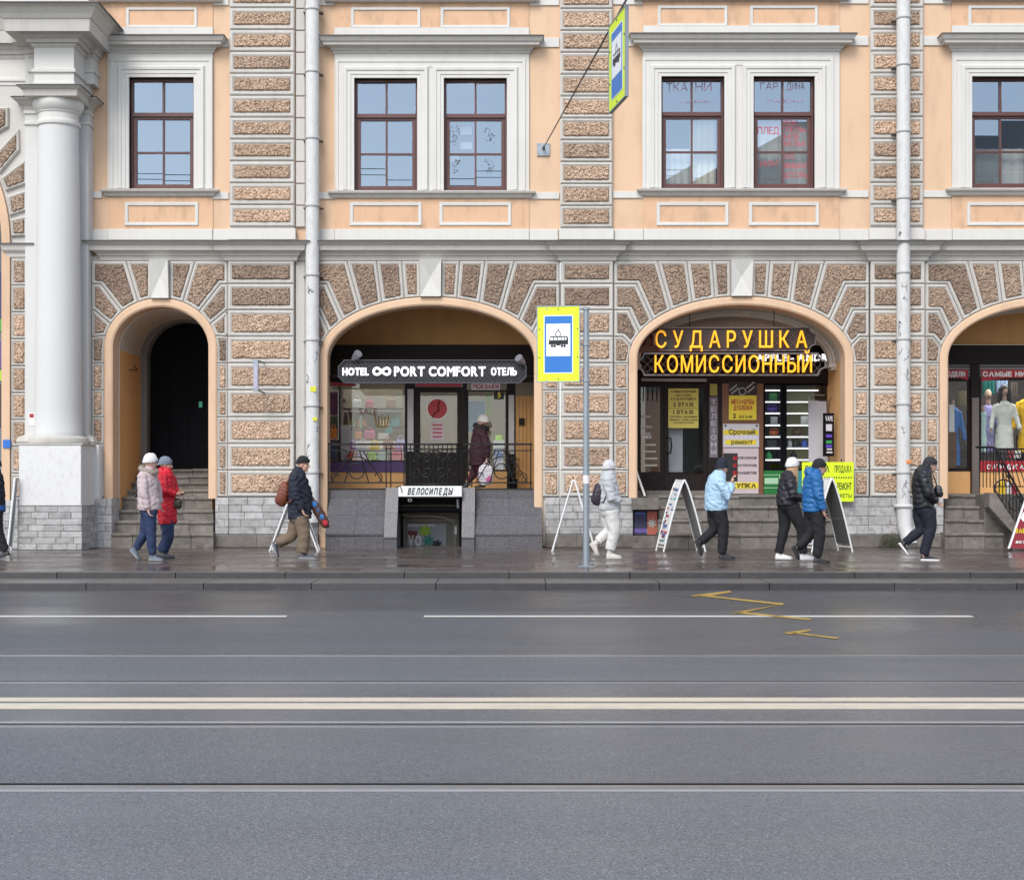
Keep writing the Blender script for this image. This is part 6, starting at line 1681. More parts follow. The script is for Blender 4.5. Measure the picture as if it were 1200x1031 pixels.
# board leaning in the doorway of the commission shop
LB = thing('leaning_board', W(748, 582, 0.6), 'thin white edged board leaning inside the left jamb of the amber sign arch', 'board')
m_ = MB(); pq = [W(739.5, 536, 0.55), W(741.5, 536, 0.55), W(757, 581, 0.35), W(754.6, 581, 0.35)]
m_.add(pq + [p+Vector((0,0.5,0)) for p in pq], [(3,2,1,0),(4,5,6,7),(0,1,5,4),(1,2,6,5),(2,3,7,6),(3,0,4,7)]); add('leaf_panel', m_, WPAINT, LB)
m_ = MB(); pq = [W(741.7, 538, 0.56), W(742.6, 538, 0.56), W(757.9, 580, 0.36), W(757.1, 580, 0.36)]; m_.add(pq + [p+Vector((0,0.46,0)) for p in pq], [(3,2,1,0),(4,5,6,7),(0,1,5,4),(1,2,6,5),(2,3,7,6),(3,0,4,7)]); add('backing', m_, DARKW, LB)
# red board at the right edge
RBY = -1.6
RB = thing('pavement_board', W(1205, 645, RBY), 'dark red folding board with yellow letters at the street railing', 'pavement sign', 'folding boards on the pavement')
def rq(name, pts, off, mat, th=0.012):
    v = [W(x, y, RBY-off+ (645-y)*0.004) for x, y in pts]; n_ = len(v)
    m_ = MB(); m_.add(v + [p+Vector((0,th,0)) for p in v], [tuple(range(n_-1,-1,-1)), tuple(range(n_, 2*n_))] + [(i, (i+1) % n_, (i+1) % n_+n_, i+n_) for i in range(n_)]); return add(name, m_, mat, RB)
rq('leaf_panel', [(1182.5, 642), (1228, 645), (1222, 585), (1202.5, 584)], 0, M('crimson_board', (0.22,0.008,0.02), 0.45, 0.1))
rq('leaf_panel', [(1184, 641), (1228, 643), (1222, 585), (1203.5, 584)], -0.45, GREYP)
for pts in ([(1181.2,642.5),(1183.4,642.7),(1203.4,584),(1201.4,584)], [(1227,646),(1229,646),(1223,584),(1221,584)]): rq('side_rail', pts, 0.012, WPAINT, 0.03)
for pts in ([(1184,649),(1186,649),(1186.5,641),(1184.5,641)],[(1225,652),(1227,652),(1227.5,644),(1225.5,644)]): rq('foot', pts, 0.0, BLACK, 0.03)
pletters('ЗАВТРАК', 1189.5, 619, 1219, 624.5, RBY-0.012+0.09, YEL, RB, bold=0.06, gap=0.08, shear=0.15)
pletters('ВКУСНО', 1190, 633.5, 1216, 636.6, RBY-0.012+0.035, WSHEET, RB, bold=0.06, gap=0.06, shear=0.15)
rq('emblem', [(1196,607),(1199,611),(1206,611),(1206,600),(1199,600)], 0.010, WSHEET, 0.008)
# moss at the foot of the broken pipe
mo = MB(); rnd = random.Random(2)
for i in range(900):
    r = rnd.random()**0.6; t = rnd.uniform(0, math.pi)
    c_ = W(1043, 641, -0.26) + Vector((math.cos(t)*r*0.24, -abs(rnd.gauss(0,0.05)), math.sin(t)*r*0.30))
    c_.z = max(c_.z, 0.01)
    s_ = rnd.uniform(0.008, 0.02); d = [Vector((rnd.uniform(-1,1), rnd.uniform(-1,1), rnd.uniform(-1,1)))*s_ for _ in range(3)]
    mo.add([c_+q for q in d], [(0,1,2)])
o = add('moss', mo, M('moss_green', (0.05,0.065,0.02), 0.95, 0.4, 12), fixn=False, kind='stuff')
# ------------------------------------------------------------------ people, their clothes and what they carry
def remesh(mb, voxel, iters=4):
    me = mb.mesh('tmp')
    bm = bmesh.new(); bm.from_mesh(me); bmesh.ops.recalc_face_normals(bm, faces=bm.faces); bm.to_mesh(me); bm.free()
    o = bpy.data.objects.new('tmp', me); COL.objects.link(o)
    m = o.modifiers.new('r', 'REMESH'); m.mode = 'VOXEL'; m.voxel_size = voxel
    if iters:
        s_ = o.modifiers.new('s', 'SMOOTH'); s_.factor = 0.5; s_.iterations = iters
    dg = bpy.context.evaluated_depsgraph_get()
    out = bpy.data.meshes.new_from_object(o.evaluated_get(dg), depsgraph=dg)
    bpy.data.objects.remove(o); bpy.data.meshes.remove(me)
    return out
def displace(me, fn):
    n = len(me.vertices); co = np.empty(n*3, np.float32); me.vertices.foreach_get('co', co)
    no = np.empty(n*3, np.float32); me.vertices.foreach_get('normal', no)
    co = co.reshape(-1,3); no = no.reshape(-1,3)
    co += no*fn(co)[:,None]
    me.vertices.foreach_set('co', co.ravel()); me.update()
def folds(seed, amp, freq):
    rs = np.random.RandomState(abs(int(seed))); ks = rs.normal(size=(9,3))*freq; ks[:,2] *= 1.5; ph = rs.uniform(0, 6.28, 9)
    def f(co):
        w = co + 0.03*np.sin(co[:,[1,2,0]]*19+ph[:3])
        return amp*np.tanh(sum(np.sin(w@k+p) for k, p in zip(ks, ph))/2.2)
    return f
def quilt(period, amp, z0=0.0, slope=0.25):
    def f(co):
        s_ = np.abs(np.sin(np.pi*(co[:,2]+slope*0.3*np.sin(co[:,0]*5)-z0)/period))
        return amp*(np.sqrt(s_)-0.75)
    return f

def hand_geo(mb, w, d, fwd, side, curl=0.5, scale=1.0):
    """palm, four unequal fingers and a thumb; w wrist point, d direction of the hand, fwd the way the fingers curl, side: thumb side"""
    d = d.normalized(); fwd = (fwd-d*fwd.dot(d)).normalized(); la = d.cross(fwd).normalized()
    pc = w + d*0.050*scale
    mb.tube([w-d*0.01, w+d*0.02*scale, pc+d*0.02*scale, pc+d*0.042*scale], [(0.020*scale,0.024*scale),(0.022*scale,0.034*scale),(0.017*scale,0.041*scale),(0.012*scale,0.036*scale)], 10, up=fwd)
    for i, ln in enumerate((0.066, 0.078, 0.072, 0.056)):
        o = la*((i-1.5)*0.0205*scale)*side
        p0 = pc + d*0.030*scale + o
        p1 = p0 + (d*math.cos(curl*0.5)+fwd*math.sin(curl*0.5))*ln*0.55*scale
        p2 = p1 + (d*math.cos(curl*1.2)+fwd*math.sin(curl*1.2))*ln*0.35*scale
        p3 = p2 + (d*math.cos(curl*1.8)+fwd*math.sin(curl*1.8))*ln*0.28*scale
        mb.tube([p0, p1, p2, p3], [0.0098*scale, 0.0094*scale, 0.0088*scale, 0.0072*scale], 8, up=fwd)
    t0 = w + d*0.028*scale - la*0.026*side*scale
    t1 = t0 + (d*0.6 - la*side*0.7 + fwd*0.35).normalized()*0.036*scale
    t2 = t1 + (d*0.85 - la*side*0.2 + fwd*0.45).normalized()*0.032*scale
    mb.tube([t0, t1, t2], [0.0125*scale, 0.0112*scale, 0.0088*scale], 8, up=fwd)

SKIN = M('skin', (0.56, 0.33, 0.245), 0.55, 0.06, 20)
SKIN2 = M('skin_light', (0.60, 0.38, 0.30), 0.55, 0.06, 20)
EYED = M('dark_eye', (0.02, 0.015, 0.012), 0.25, 0.0)
def cloth(name, c, r=0.85, var=0.10, bump=0.3, bs=120, **k): return M(name, c, r, var, 9, bump, bs, **k)

def person(label, d, S, group=None):
    k = d/FPX; y0 = d-D0
    P = lambda px, py, dy=0.0: Vector(((px-600)*k, y0+dy, CZ-(py-HOR)*k))
    mir = S.get('mir', 1)
    hx, hy = S['head']; yaw = R(S.get('yaw', 0))
    t = thing('person', Vector(((hx-600)*k, y0, S.get('ground', 0.0))), label, 'person', group)
    f = Vector((math.cos(yaw), math.sin(yaw), S.get('nod', -0.08))).normalized(); l = Vector((-math.sin(yaw), math.cos(yaw), 0)); u = f.cross(l)
    u = u if u.z > 0 else -u
    C = P(hx, hy)
    rot = Matrix((f, l, u)).transposed()
    skin = S.get('skin', SKIN)
    b = MB()
    E = lambda a, r: b.ellipsoid(C + f*a[0] + l*a[1] + u*a[2], r, 16, 11, rot)
    E((-0.008,0,0.022), (0.100,0.078,0.100)); E((0.022,0,-0.045), (0.074,0.062,0.088)); E((0.066,0,-0.113), (0.026,0.030,0.022))
    E((0.083,0,-0.080), (0.014,0.024,0.009)); E((0.082,0,-0.092), (0.013,0.022,0.008)); E((0.078,0,0.018), (0.018,0.05,0.012))
    for s_ in (-1, 1):
        E((-0.008, s_*0.078, -0.022), (0.021,0.010,0.032)); E((0.055, s_*0.040, -0.035), (0.026,0.024,0.026))
    b.tube([C+f*0.086+u*0.006, C+f*0.104-u*0.022, C+f*0.119-u*0.046, C+f*0.094-u*0.056], [0.011,0.013,0.0165,0.012], 8)
    T = S['torso']
    neck = P(T[-1][0], T[-1][1])
    b.tube([C-f*0.02-u*0.06, C*0.45+neck*0.55-f*0.012, neck-u*0.03], [(0.054,0.056),(0.055,0.056),(0.07,0.066)], 14)
    tp = [P(x, y_) for x, y_, *_ in T]
    b.tube(tp[:-1]+[neck], [(r2*k*0.74, r1*k*0.74) for _, _, r1, r2 in T[:-1]] + [(0.06,0.058)], 16)
    sh = S.get('shw', 0.175)
    arms = []
    for key, sg in (('armN', -1), ('armF', 1)):
        A = S[key]; pts = []
        for i, (x, y_, r) in enumerate(A):
            dy = sg*(sh if i == 0 else (sh+0.045 if i == 1 else S.get('handw', sh+0.02)))
            pts.append(P(x, y_, dy))
        arms.append((pts, [r*k for _, _, r in A], sg))
        b.tube([pts[0], pts[1], pts[2]], [0.045, 0.038, 0.026], 10)
        hd = (pts[2]-pts[1]).normalized()
        if S.get('hand'+key[-1], True):
            fwdv = Vector((mir, 0, 0.25)) if abs(hd.x) < 0.75 else Vector((0, -sg, 0.6))
            hd2 = S.get('handdir'+key[-1]); hd2 = Vector(hd2) if hd2 else hd
            hand_geo(b, pts[2]+hd*0.015, hd2, fwdv if not hd2 == hd else fwdv, sg*-1*mir, S.get('curl', 0.7), S.get('hs', 0.98))
    legs = []
    for key, sg in (('N', -1), ('F', 1)):
        L = S['leg'+key]; (hx_, hy_, hr), (kx, ky, kr) = L
        heel, toe = S['shoe'+key]
        dy = sg*S.get('hipw', 0.085)
        H, Tt = P(heel[0], heel[1], dy), P(toe[0], toe[1], dy)
        if min(H.z, Tt.z) < 0.012+S.get('ground', 0): 
            sft = 0.012+S.get('ground', 0)-min(H.z, Tt.z); H.z += sft; Tt.z += sft
        fd = (Tt-H); ln = fd.length; fd.normalize()
        nn = Vector((-fd.z, 0, fd.x)); nn = nn if (nn.z > 0 or abs(nn.z) < 0.2 and nn.x*mir > 0) else -nn
        ank = H + fd*0.055 + nn*0.095
        hip, kn = P(hx_, hy_, dy), P(kx, ky, dy)
        legs.append((hip, kn, ank, hr*k, kr*k, H, Tt, fd, nn, ln, dy))
        b.tube([hip, hip*0.5+kn*0.5, kn, kn*0.55+ank*0.45, ank, H+fd*0.05+nn*0.04], [0.078, 0.065, 0.05, 0.048, 0.036, 0.034], 12)
        b.tube([H+fd*0.02+nn*0.035, H+fd*ln*0.5+nn*0.03, H+fd*ln*0.9+nn*0.022], [(0.028,0.03),(0.034,0.026),(0.028,0.016)], 10)
    hipc = (legs[0][0]+legs[1][0])/2
    b.ellipsoid(hipc+Vector((0,0,0.02)), (0.10,0.13,0.11))
    body = add('body', remesh(b, 0.0085, 2), skin, t, smooth=True)
    for s_ in (-1, 1):
        add('eye', MB().ellipsoid(C+f*0.083+l*(s_*0.033)-u*0.004, (0.010,0.012,0.0075), 8, 6, rot), EYED, t, smooth=True)
        add('eyebrow', MB().tube([C+f*0.093+l*(s_*0.016)+u*0.020, C+f*0.086+l*(s_*0.05)+u*0.020], 0.004, 5), M('brow_hair', (0.08,0.05,0.035), 0.8), t)
    # trousers
    q = MB()
    for hip, kn, ank, hr, kr, H, Tt, fd, nn, ln, dy in legs:
        a2 = ank + (kn-ank).normalized()*S.get('cuff', 0.0)
        q.tube([hip+Vector((0,0,0.03)), hip*0.6+kn*0.4, kn, kn*0.5+a2*0.5, a2], [(hr*0.95, hr), (hr*0.86, hr*0.92), (kr, kr), (kr*S.get('calf', .9), kr*S.get('calf', .9)), (kr*S.get('hemr', .78), kr*S.get('hemr', .78))], 14)
    q.ellipsoid(hipc+Vector((0,0,0.03)), (S.get('seat', 11.0)*k, 0.17, 0.15))
    tm = remesh(q, 0.011, 5); displace(tm, folds(int(hx), S.get('tfold', 0.0045), 24))
    add('trousers', tm, S['trousers'], t, smooth=True)
    # jacket
    j = MB(); tr = S['torso']
    j.tube([P(x, y_) for x, y_, *_ in tr], [(r2*k, r1*k) for _, _, r1, r2 in tr], 22)
    if S.get('collar', True):
        x, y_, r1, r2 = tr[-1]
        j.tube([P(x-0.5*mir, y_+2.5), P(x+0.6*mir, y_-S.get('collarh', 2.8))], [(r2*k*1.02, r1*k*1.05), (0.070, 0.074)], 16)
    for pts, rr, sg in arms:
        j.tube([pts[0]+Vector((0,-sg*0.05,0.012)), pts[0], pts[0]*0.5+pts[1]*0.5, pts[1], pts[1]*0.5+pts[2]*0.5, pts[2]], [rr[0]*0.9, rr[0], (rr[0]+rr[1])/2, rr[1]*1.03, (rr[1]+rr[2])/2, rr[2]], 14)
    jm = remesh(j, 0.0105, S.get('jsm', 4))
    if 'quilt' in S: displace(jm, quilt(S['quilt'][0], S['quilt'][1]))
    displace(jm, folds(int(hy)+int(hx), S.get('jfold', 0.007), S.get('jfreq', 30)))
    jk = add(S.get('jname', 'jacket'), jm, S['jacket'], t, smooth=True)
    if S.get('hood'):
        c = P(*S['hood'][:2]); rr = S['hood'][2]
        hm = MB(); hm.ellipsoid(c, (rr*k*0.8, rr*k*1.15, rr*k*0.75)); hm.ellipsoid(c+Vector((0.03*mir,0,-0.03)), (rr*k*0.8, rr*k*1.2, rr*k*0.5))
        h_ = remesh(hm, 0.011, 3); displace(h_, folds(7, 0.01, 28)); add('hood', h_, S.get('hoodmat', S['jacket']), jk, smooth=True)
    if S.get('fur'):
        x, y_, r = S['fur']; fm = MB(); rnd = random.Random(4); c = P(x, y_)
        for i in range(1500):
            a = rnd.uniform(0, 2*math.pi); bq = rnd.uniform(0, 2*math.pi)
            rad = Vector((math.cos(a)*r*k, math.sin(a)*r*k*1.0, math.sin(a*1+0.5)*0.03 - math.cos(a)*0.05))
            o = Vector((math.cos(a)*math.cos(bq), math.sin(a)*math.cos(bq), math.sin(bq)))
            p0 = c+rad+o*0.028; tip = p0+(o+Vector((rnd.gauss(0,.4),rnd.gauss(0,.4),rnd.gauss(0,.4)))).normalized()*0.035
            sd = o.cross(Vector((rnd.gauss(0,1),rnd.gauss(0,1),rnd.gauss(0,1)))).normalized()*0.006
            fm.add([p0+sd, p0-sd, tip], [(0,1,2)])
        core = MB(); core.tube([c+Vector((math.cos(a)*r*k, math.sin(a)*r*k, math.sin(a+0.5)*0.03-math.cos(a)*0.05)) for a in [2*math.pi*i/20 for i in range(21)]], 0.042, 10)
        fc = add('fur_collar', core, S['furmat'], jk, smooth=True); o = add('fur_strands', fm, S['furmat'], jk, fixn=False); o['kind'] = 'stuff'
    # shoes
    for hip, kn, ank, hr, kr, H, Tt, fd, nn, ln, dy in legs:
        so = MB(); lat = Vector((0,1,0)); rr = []; sol = []
        prof = [(0.0,.024,.045),(0.04,.033,.075),(0.2,.036,.092),(0.36,.037,.088),(0.55,.041,.064),(0.75,.044,.05),(0.9,.038,.042),(1.0,.020,.030)]
        bs_ = S.get('shoefat', 1.0)
        for tt, w, hh in prof:
            c = H + fd*(ln*tt); w *= bs_; hh *= bs_; ring = []
            for i in range(12):
                a = math.pi*i/11
                ring.append(c + lat*(math.cos(a)*w) + nn*(0.020+math.sin(a)**0.7*(hh-0.02)))
            rr.append(ring)
            sol.append((c, w*1.07))
        so.rings(rr, True, True)
        so.tube([H+fd*(ln*0.22)+nn*0.06, ank+(kn-ank).normalized()*S.get('boot', 0.03)], [(0.036*bs_,0.042*bs_),(0.040*bs_,0.044*bs_)], 12)
        sh_ = add('shoe', so, S['shoemat'], t, smooth=True)
        sm = MB(); th_ = S.get('solet', 0.022)
        srr = [[c+lat*w+nn*(-0.004), c+lat*w+nn*th_, c-lat*w+nn*th_, c-lat*w+nn*(-0.004)] for c, w in sol]
        sm.rings(srr, True, True); add('sole', sm, S.get('solemat', BLK), sh_)
    # hat
    if 'hat' in S:
        hm = MB(); hr = S.get('hatr', 1.0); tall = S.get('hattall', 0.125); rr = []
        tilt = S.get('hattilt', 0.0); base_u = S.get('hatbase', 0.012)
        for i in range(9):
            a = (math.pi/2)*i/8; rc = math.cos(a)**0.8
            if i == 8: rc = 0.06
            c = C - f*(0.008+0.03*math.sin(a)*S.get('slouch', 0.4)) + u*(base_u+tall*math.sin(a)) 
            rr.append([c + f*(math.cos(q_)*0.112*hr*rc) + l*(math.sin(q_)*0.092*hr*rc) - u*(0.022*math.cos(q_+math.pi)*(1-i/8)) for q_ in [2*math.pi*z/22 for z in range(22)]])
        hm.rings(rr, False, True)
        hs2 = hm.mesh('hat'); bm = bmesh.new(); bm.from_mesh(hs2); bmesh.ops.subdivide_edges(bm, edges=bm.edges[:], cuts=2, use_grid_fill=True, smooth=0.3); bmesh.ops.recalc_face_normals(bm, faces=bm.faces); bm.to_mesh(hs2); bm.free()
        displace(hs2, folds(3, 0.003, 60))
        ht = add('hat', hs2, S['hat'], t, smooth=True)
        cf = MB(); rr = []
        for uu, ro in ((base_u-0.022, 0.0), (base_u-0.02, 0.006), (base_u+0.03, 0.008), (base_u+0.034, 0.0)):
            rr.append([C - f*0.008 + u*uu + f*(math.cos(q_)*(0.113*hr+ro)) + l*(math.sin(q_)*(0.093*hr+ro)) - u*(0.022*math.cos(q_+math.pi)) for q_ in [2*math.pi*z/26 for z in range(26)]])
        cf.rings(rr); add('hat_cuff', cf, S['hat'], ht, smooth=True)
        if S.get('pom'):
            pm = MB(); rnd = random.Random(9); c = C+u*(base_u+tall+0.02)
            for i in range(500):
                dd = Vector((rnd.gauss(0,1),rnd.gauss(0,1),rnd.gauss(0,1))).normalized(); sd = dd.cross(Vector((rnd.gauss(0,1),rnd.gauss(0,1),rnd.gauss(0,1)))).normalized()*0.008
                pm.add([c+dd*0.03+sd, c+dd*0.03-sd, c+dd*0.065], [(0,1,2)])
            o = add('pompom', pm, S['hat'], ht, fixn=False); o['kind'] = 'stuff'
    if 'hair' in S:
        hm = MB(); ln = S['hairlen']
        for i in range(26):
            a = math.pi*(0.35+1.3*i/25)
            s0 = C + f*(math.cos(a)*0.085) + l*(math.sin(a)*0.075) + u*0.0
            out = (f*math.cos(a)+l*math.sin(a))
            pts = [s0, s0+out*0.014-u*ln*0.3, s0+out*0.012-u*ln*0.65+f*0.01*math.sin(i*2.1), s0-out*0.012-u*ln*(0.9+0.1*math.sin(i*1.7))+f*S.get('hairsweep', 0.02)]
            hm.tube(pts, [0.016, 0.018, 0.015, 0.004], 6)
        add('hair', hm, S['hair'], t, smooth=True)
    return t, P, k, arms

def bagthing(name, label, cat, c, r, mat, extra=None, rot=0.0, seed=1, fold=0.006, group=None):
    t = thing(name, c, label, cat, group)
    m_ = MB(); rm = Matrix.Rotation(rot, 3, 'Y')
    rr = []
    for i in range(9):
        th = -math.pi/2+math.pi*i/8; s_ = math.cos(th)**0.45 if i not in (0,8) else 0.35
        rr.append([c + rm @ Vector((math.copysign(abs(math.cos(a))**0.6, math.cos(a))*r[0]*s_, math.copysign(abs(math.sin(a))**0.6, math.sin(a))*r[1]*s_, r[2]*math.sin(th))) for a in [2*math.pi*z/18 for z in range(18)]])
    m_.rings(rr, True, True)
    me = remesh(m_, 0.012, 3); displace(me, folds(seed, fold, 40))
    add('bag_body', me, mat, t, smooth=True)
    return t, rm

NAVYJ = cloth('navy_denim', (0.018, 0.032, 0.085)); BLKT = cloth('black_trouser_cloth', (0.010, 0.010, 0.013)); KHAKI = cloth('khaki_cloth', (0.16, 0.118, 0.08))
# pink jacket and red coat
person('woman in a pale pink jacket with fur collar, white hat and jeans', 24.1, dict(head=(176.5,541), yaw=28, torso=[(174.8,597.5,12.8,14),(174.5,590,13.2,14.5),(173.5,575,12,13.5),(172.5,562,11.5,14.5),(172.5,554.5,9,14),(174.2,550,6,8)],
    armN=[(170,557.5,6),(172.2,577,5.2),(176.5,594.5,4)], armF=[(176,557,6),(181,577,5),(184,590,4)], legN=[(177,600,8),(178.5,624,6.2)], shoeN=((176,656.5),(192.5,657)), legF=[(172,600,8),(167.5,626,5.8)], shoeF=((150.5,646),(161.5,658)),
    jacket=cloth('pale_pink_fabric', (0.50,0.40,0.415)), quilt=(0.11,0.006), trousers=NAVYJ, shoemat=cloth('slate_blue_leather', (0.10,0.135,0.18), 0.5), solemat=cloth('grey_sole', (0.25,0.25,0.26)), hat=cloth('white_knit', (0.72,0.70,0.71), bump=0.8, bs=160), hattall=0.135, hatr=1.04,
    fur=(174.2,550.5,8.5), furmat=cloth('beige_fur', (0.36,0.30,0.26)), skin=SKIN2, hemr=.72), 'couple walking past the small arch')
_, P, k, arms = person('woman in a bright red padded coat with a grey hat', 24.9, dict(head=(194,543.5), yaw=12, torso=[(196.6,613.5,10.5,14),(196,600,11,14),(195.5,585,10.5,13.5),(194.5,568,10,14.5),(194.5,557,9,14),(195.2,551.5,7,8.5)],
    armN=[(193,559,6.2),(196,576,5.5),(206.5,578.5,4.2)], armF=[(197,559,6),(201,575,5.3),(207.5,577,4)], handw=0.10, legN=[(197,611,8),(199,630,6.2)], shoeN=((189.5,653.5),(206,654)), legF=[(195,611,8),(194.5,630,6.2)], shoeF=((182,652.5),(198,654)),
    jacket=cloth('bright_red_fabric', (0.52,0.006,0.022), 0.6), jname='coat', quilt=(0.13,0.007), trousers=NAVYJ, shoemat=cloth('dark_grey_leather', (0.06,0.065,0.075), 0.5), hat=cloth('blue_grey_knit', (0.17,0.205,0.26), bump=0.8, bs=160), hattall=0.12, hood=(190.5,553,8), collarh=4), 'couple walking past the small arch')
c = P(213.5, 578.5, -0.06); o = add('phone', MB().bevbox(c.x-0.055, c.x+0.05, c.y-0.006, c.y+0.035, c.z-0.012, c.z+0.012, 0.004), BLK); tag(o, 'dark phone held out in front of the red coat', 'phone')
c = P(207, 590, -0.02); bt, rm = bagthing('shoulder_bag', 'dark olive bag hanging at the front of the red coat', 'bag', c, (0.10,0.08,0.09), cloth('dark_olive_leather', (0.045,0.035,0.022), 0.5), seed=3)
add('strap', MB().tube([c+Vector((-0.05,0,0.08)), P(203,577,-0.16), P(197,560,-0.17), P(195,553,-0.08)], 0.010, 6), cloth('dark_olive_leather', (0.045,0.035,0.022)), bt)
# man with backpack
_, P, k, arms = person('man in a navy coat and black cap walking with khaki trousers', 24.68, dict(head=(355.3,543.5), yaw=-4, torso=[(351.5,607.5,14,13),(351,595,13.6,13),(350,580,13,13.5),(348.8,566,11.2,15),(348.8,557,9,14.5),(351,551.5,7,8.5)],
    armN=[(347,560,6.6),(348.5,580.5,5.6),(355.5,596,4.4)], armF=[(352,560,6),(359,580,5.5),(364,593,4.2)], legN=[(354,607,9),(357,628,7.6)], shoeN=((351.5,655.5),(371.5,656)), legF=[(348,607,9),(341,628.5,6.8)], shoeF=((317,637.5),(324,656.5)),
    jacket=cloth('navy_wool', (0.013,0.017,0.032)), jname='coat', jfold=0.010, trousers=KHAKI, calf=1.0, hemr=.92, shoemat=cloth('blue_grey_shoe', (0.045,0.055,0.075), 0.45), solemat=cloth('grey_sole', (0.25,0.25,0.26)), hat=cloth('black_knit', (0.012,0.012,0.013)), hattall=0.11, hatr=0.98, hatbase=0.03, collarh=4.5))
BPM = cloth('chestnut_leather', (0.17,0.045,0.022), 0.5)
c = P(332.5, 578.5, 0.0); bt, rm = bagthing('backpack', 'chestnut brown leather backpack on the navy coat', 'backpack', c, (0.10,0.145,0.215), BPM, rot=R(14), seed=5)
add('pocket', MB().ellipsoid(c+Vector((-0.095,0,-0.10)), (0.055,0.11,0.085)), BPM, bt, smooth=True)
for s_ in (-1, 1): add('strap', MB().tube([c+Vector((0.06,s_*0.10,0.17)), P(345,553,s_*0.13), P(352,557,s_*0.15), P(351.5,570,s_*0.20), P(342,588,s_*0.19), c+Vector((0.06,s_*0.12,-0.15))], 0.014, 6, ), BPM, bt, smooth=True)
c = P(373.5, 602.5, 0.12); bt, rm = bagthing('patterned_bag', 'long blue and red patterned bag carried by the man in navy', 'bag', c, (0.085,0.07,0.27), cloth('dark_brown_fabric', (0.07,0.03,0.02)), rot=R(-30), seed=8)
for i, (dx, dz, cc) in enumerate(((-0.095,0.165,(0.03,0.16,0.42)),(-0.035,0.06,(0.025,0.12,0.30)),(0.025,-0.045,(0.03,0.16,0.42)),(0.085,-0.15,(0.42,0.02,0.04)))):
    add('fabric_patch', MB().ellipsoid(c+Vector((dx+0.012,-0.052,dz)), (0.048,0.022,0.058), 14, 9, Matrix.Rotation(R(-30), 3, 'Y')), cloth('patch_%d' % i, cc), bt, smooth=True)
add('handle', MB().tube([c+Vector((-0.13,0,0.24)), P(364.5,594,0.19), c+Vector((-0.06,0,0.20))], 0.010, 6), BLK, bt)
# woman in white
_, P, k, arms = person('woman dressed all in white with a dark backpack', 24.8, dict(head=(714,547), yaw=35, torso=[(714,597.5,12.8,13.5),(714,588,13.2,14),(713.5,575,12,13.5),(712.5,564,11,14.5),(712.5,557,8.8,13.5),(714.5,552.5,7.2,8.8)],
    armN=[(711,563,6.2),(716,584,5.6),(725,587,4.5)], armF=[(716,563,6),(722,581,5),(727,588,4)], handw=0.15, handN=False, handF=False, legN=[(716,600,9),(719.5,622,7)], shoeN=((710,654.5),(728,654.5)), legF=[(711.5,600,9),(714.5,621.5,6.8)], shoeF=((691,637.5),(701,652.5)),
    jacket=cloth('pale_grey_down', (0.55,0.565,0.57)), quilt=(0.10,0.007), trousers=cloth('white_cloth', (0.70,0.68,0.65)), shoemat=cloth('cream_leather', (0.66,0.62,0.56), 0.5), solemat=cloth('cream_sole', (0.58,0.54,0.48)), shoefat=1.15, boot=0.09, cuff=0.05, solet=0.035, hat=cloth('white_knit', (0.72,0.70,0.71)), hattall=0.13, hatr=1.05, hatbase=-0.005, hood=(713,556,8.2), calf=.95, hemr=.82, skin=SKIN2))
DBP = cloth('dark_plum_nylon', (0.045,0.032,0.048), 0.5)
c = P(700.5, 579.5, 0.0); bt, rm = bagthing('backpack', 'small dark plum backpack on the woman in white', 'backpack', c, (0.085,0.135,0.185), DBP, rot=R(8), seed=6)
add('pocket', MB().ellipsoid(c+Vector((-0.075,0,-0.07)), (0.045,0.10,0.08)), DBP, bt, smooth=True)
for s_ in (-1, 1): add('strap', MB().tube([c+Vector((0.05,s_*0.10,0.15)), P(708,555.5,s_*0.13), P(714.5,562,s_*0.17), P(713,574,s_*0.20), P(706,588,s_*0.19), c+Vector((0.05,s_*0.11,-0.13))], 0.012, 6), DBP, bt, smooth=True)
# pale blue jacket
_, P, k, arms = person('person in a pale blue puffer jacket raising both hands', 24.5, dict(head=(846.3,547.5), yaw=38, torso=[(839.7,598,13.2,13.5),(839.5,590,14,14.2),(839.5,578,13.6,13.8),(840,567,12.5,15),(841,560,10,14),(844,554.5,7.6,9)],
    armN=[(842,565,6.8),(850.5,581,6.2),(856,567.5,4.7)], armF=[(846,565,6.2),(855,579,5.8),(858.5,566.5,4.4)], handw=0.10, handdirN=(0.1,0.05,1), handdirF=(0.1,-0.05,1), curl=0.9, legN=[(842.5,600,8.8),(847,618,6.8)], shoeN=((841.5,655),(860.5,655.5)), legF=[(838,600,8.8),(838,620.5,6.6)], shoeF=((814.5,634),(822,651.5)),
    jacket=cloth('pale_blue_down', (0.36,0.53,0.68), 0.6), quilt=(0.155,0.010), jfold=0.006, trousers=BLKT, shoemat=cloth('black_leather', (0.012,0.012,0.016), 0.4), solemat=cloth('dark_sole', (0.03,0.03,0.033)), shoefat=1.1, solet=0.03, hat=cloth('ink_knit', (0.012,0.017,0.032), bump=0.8, bs=150), hattall=0.15, hatr=1.0, collarh=4))
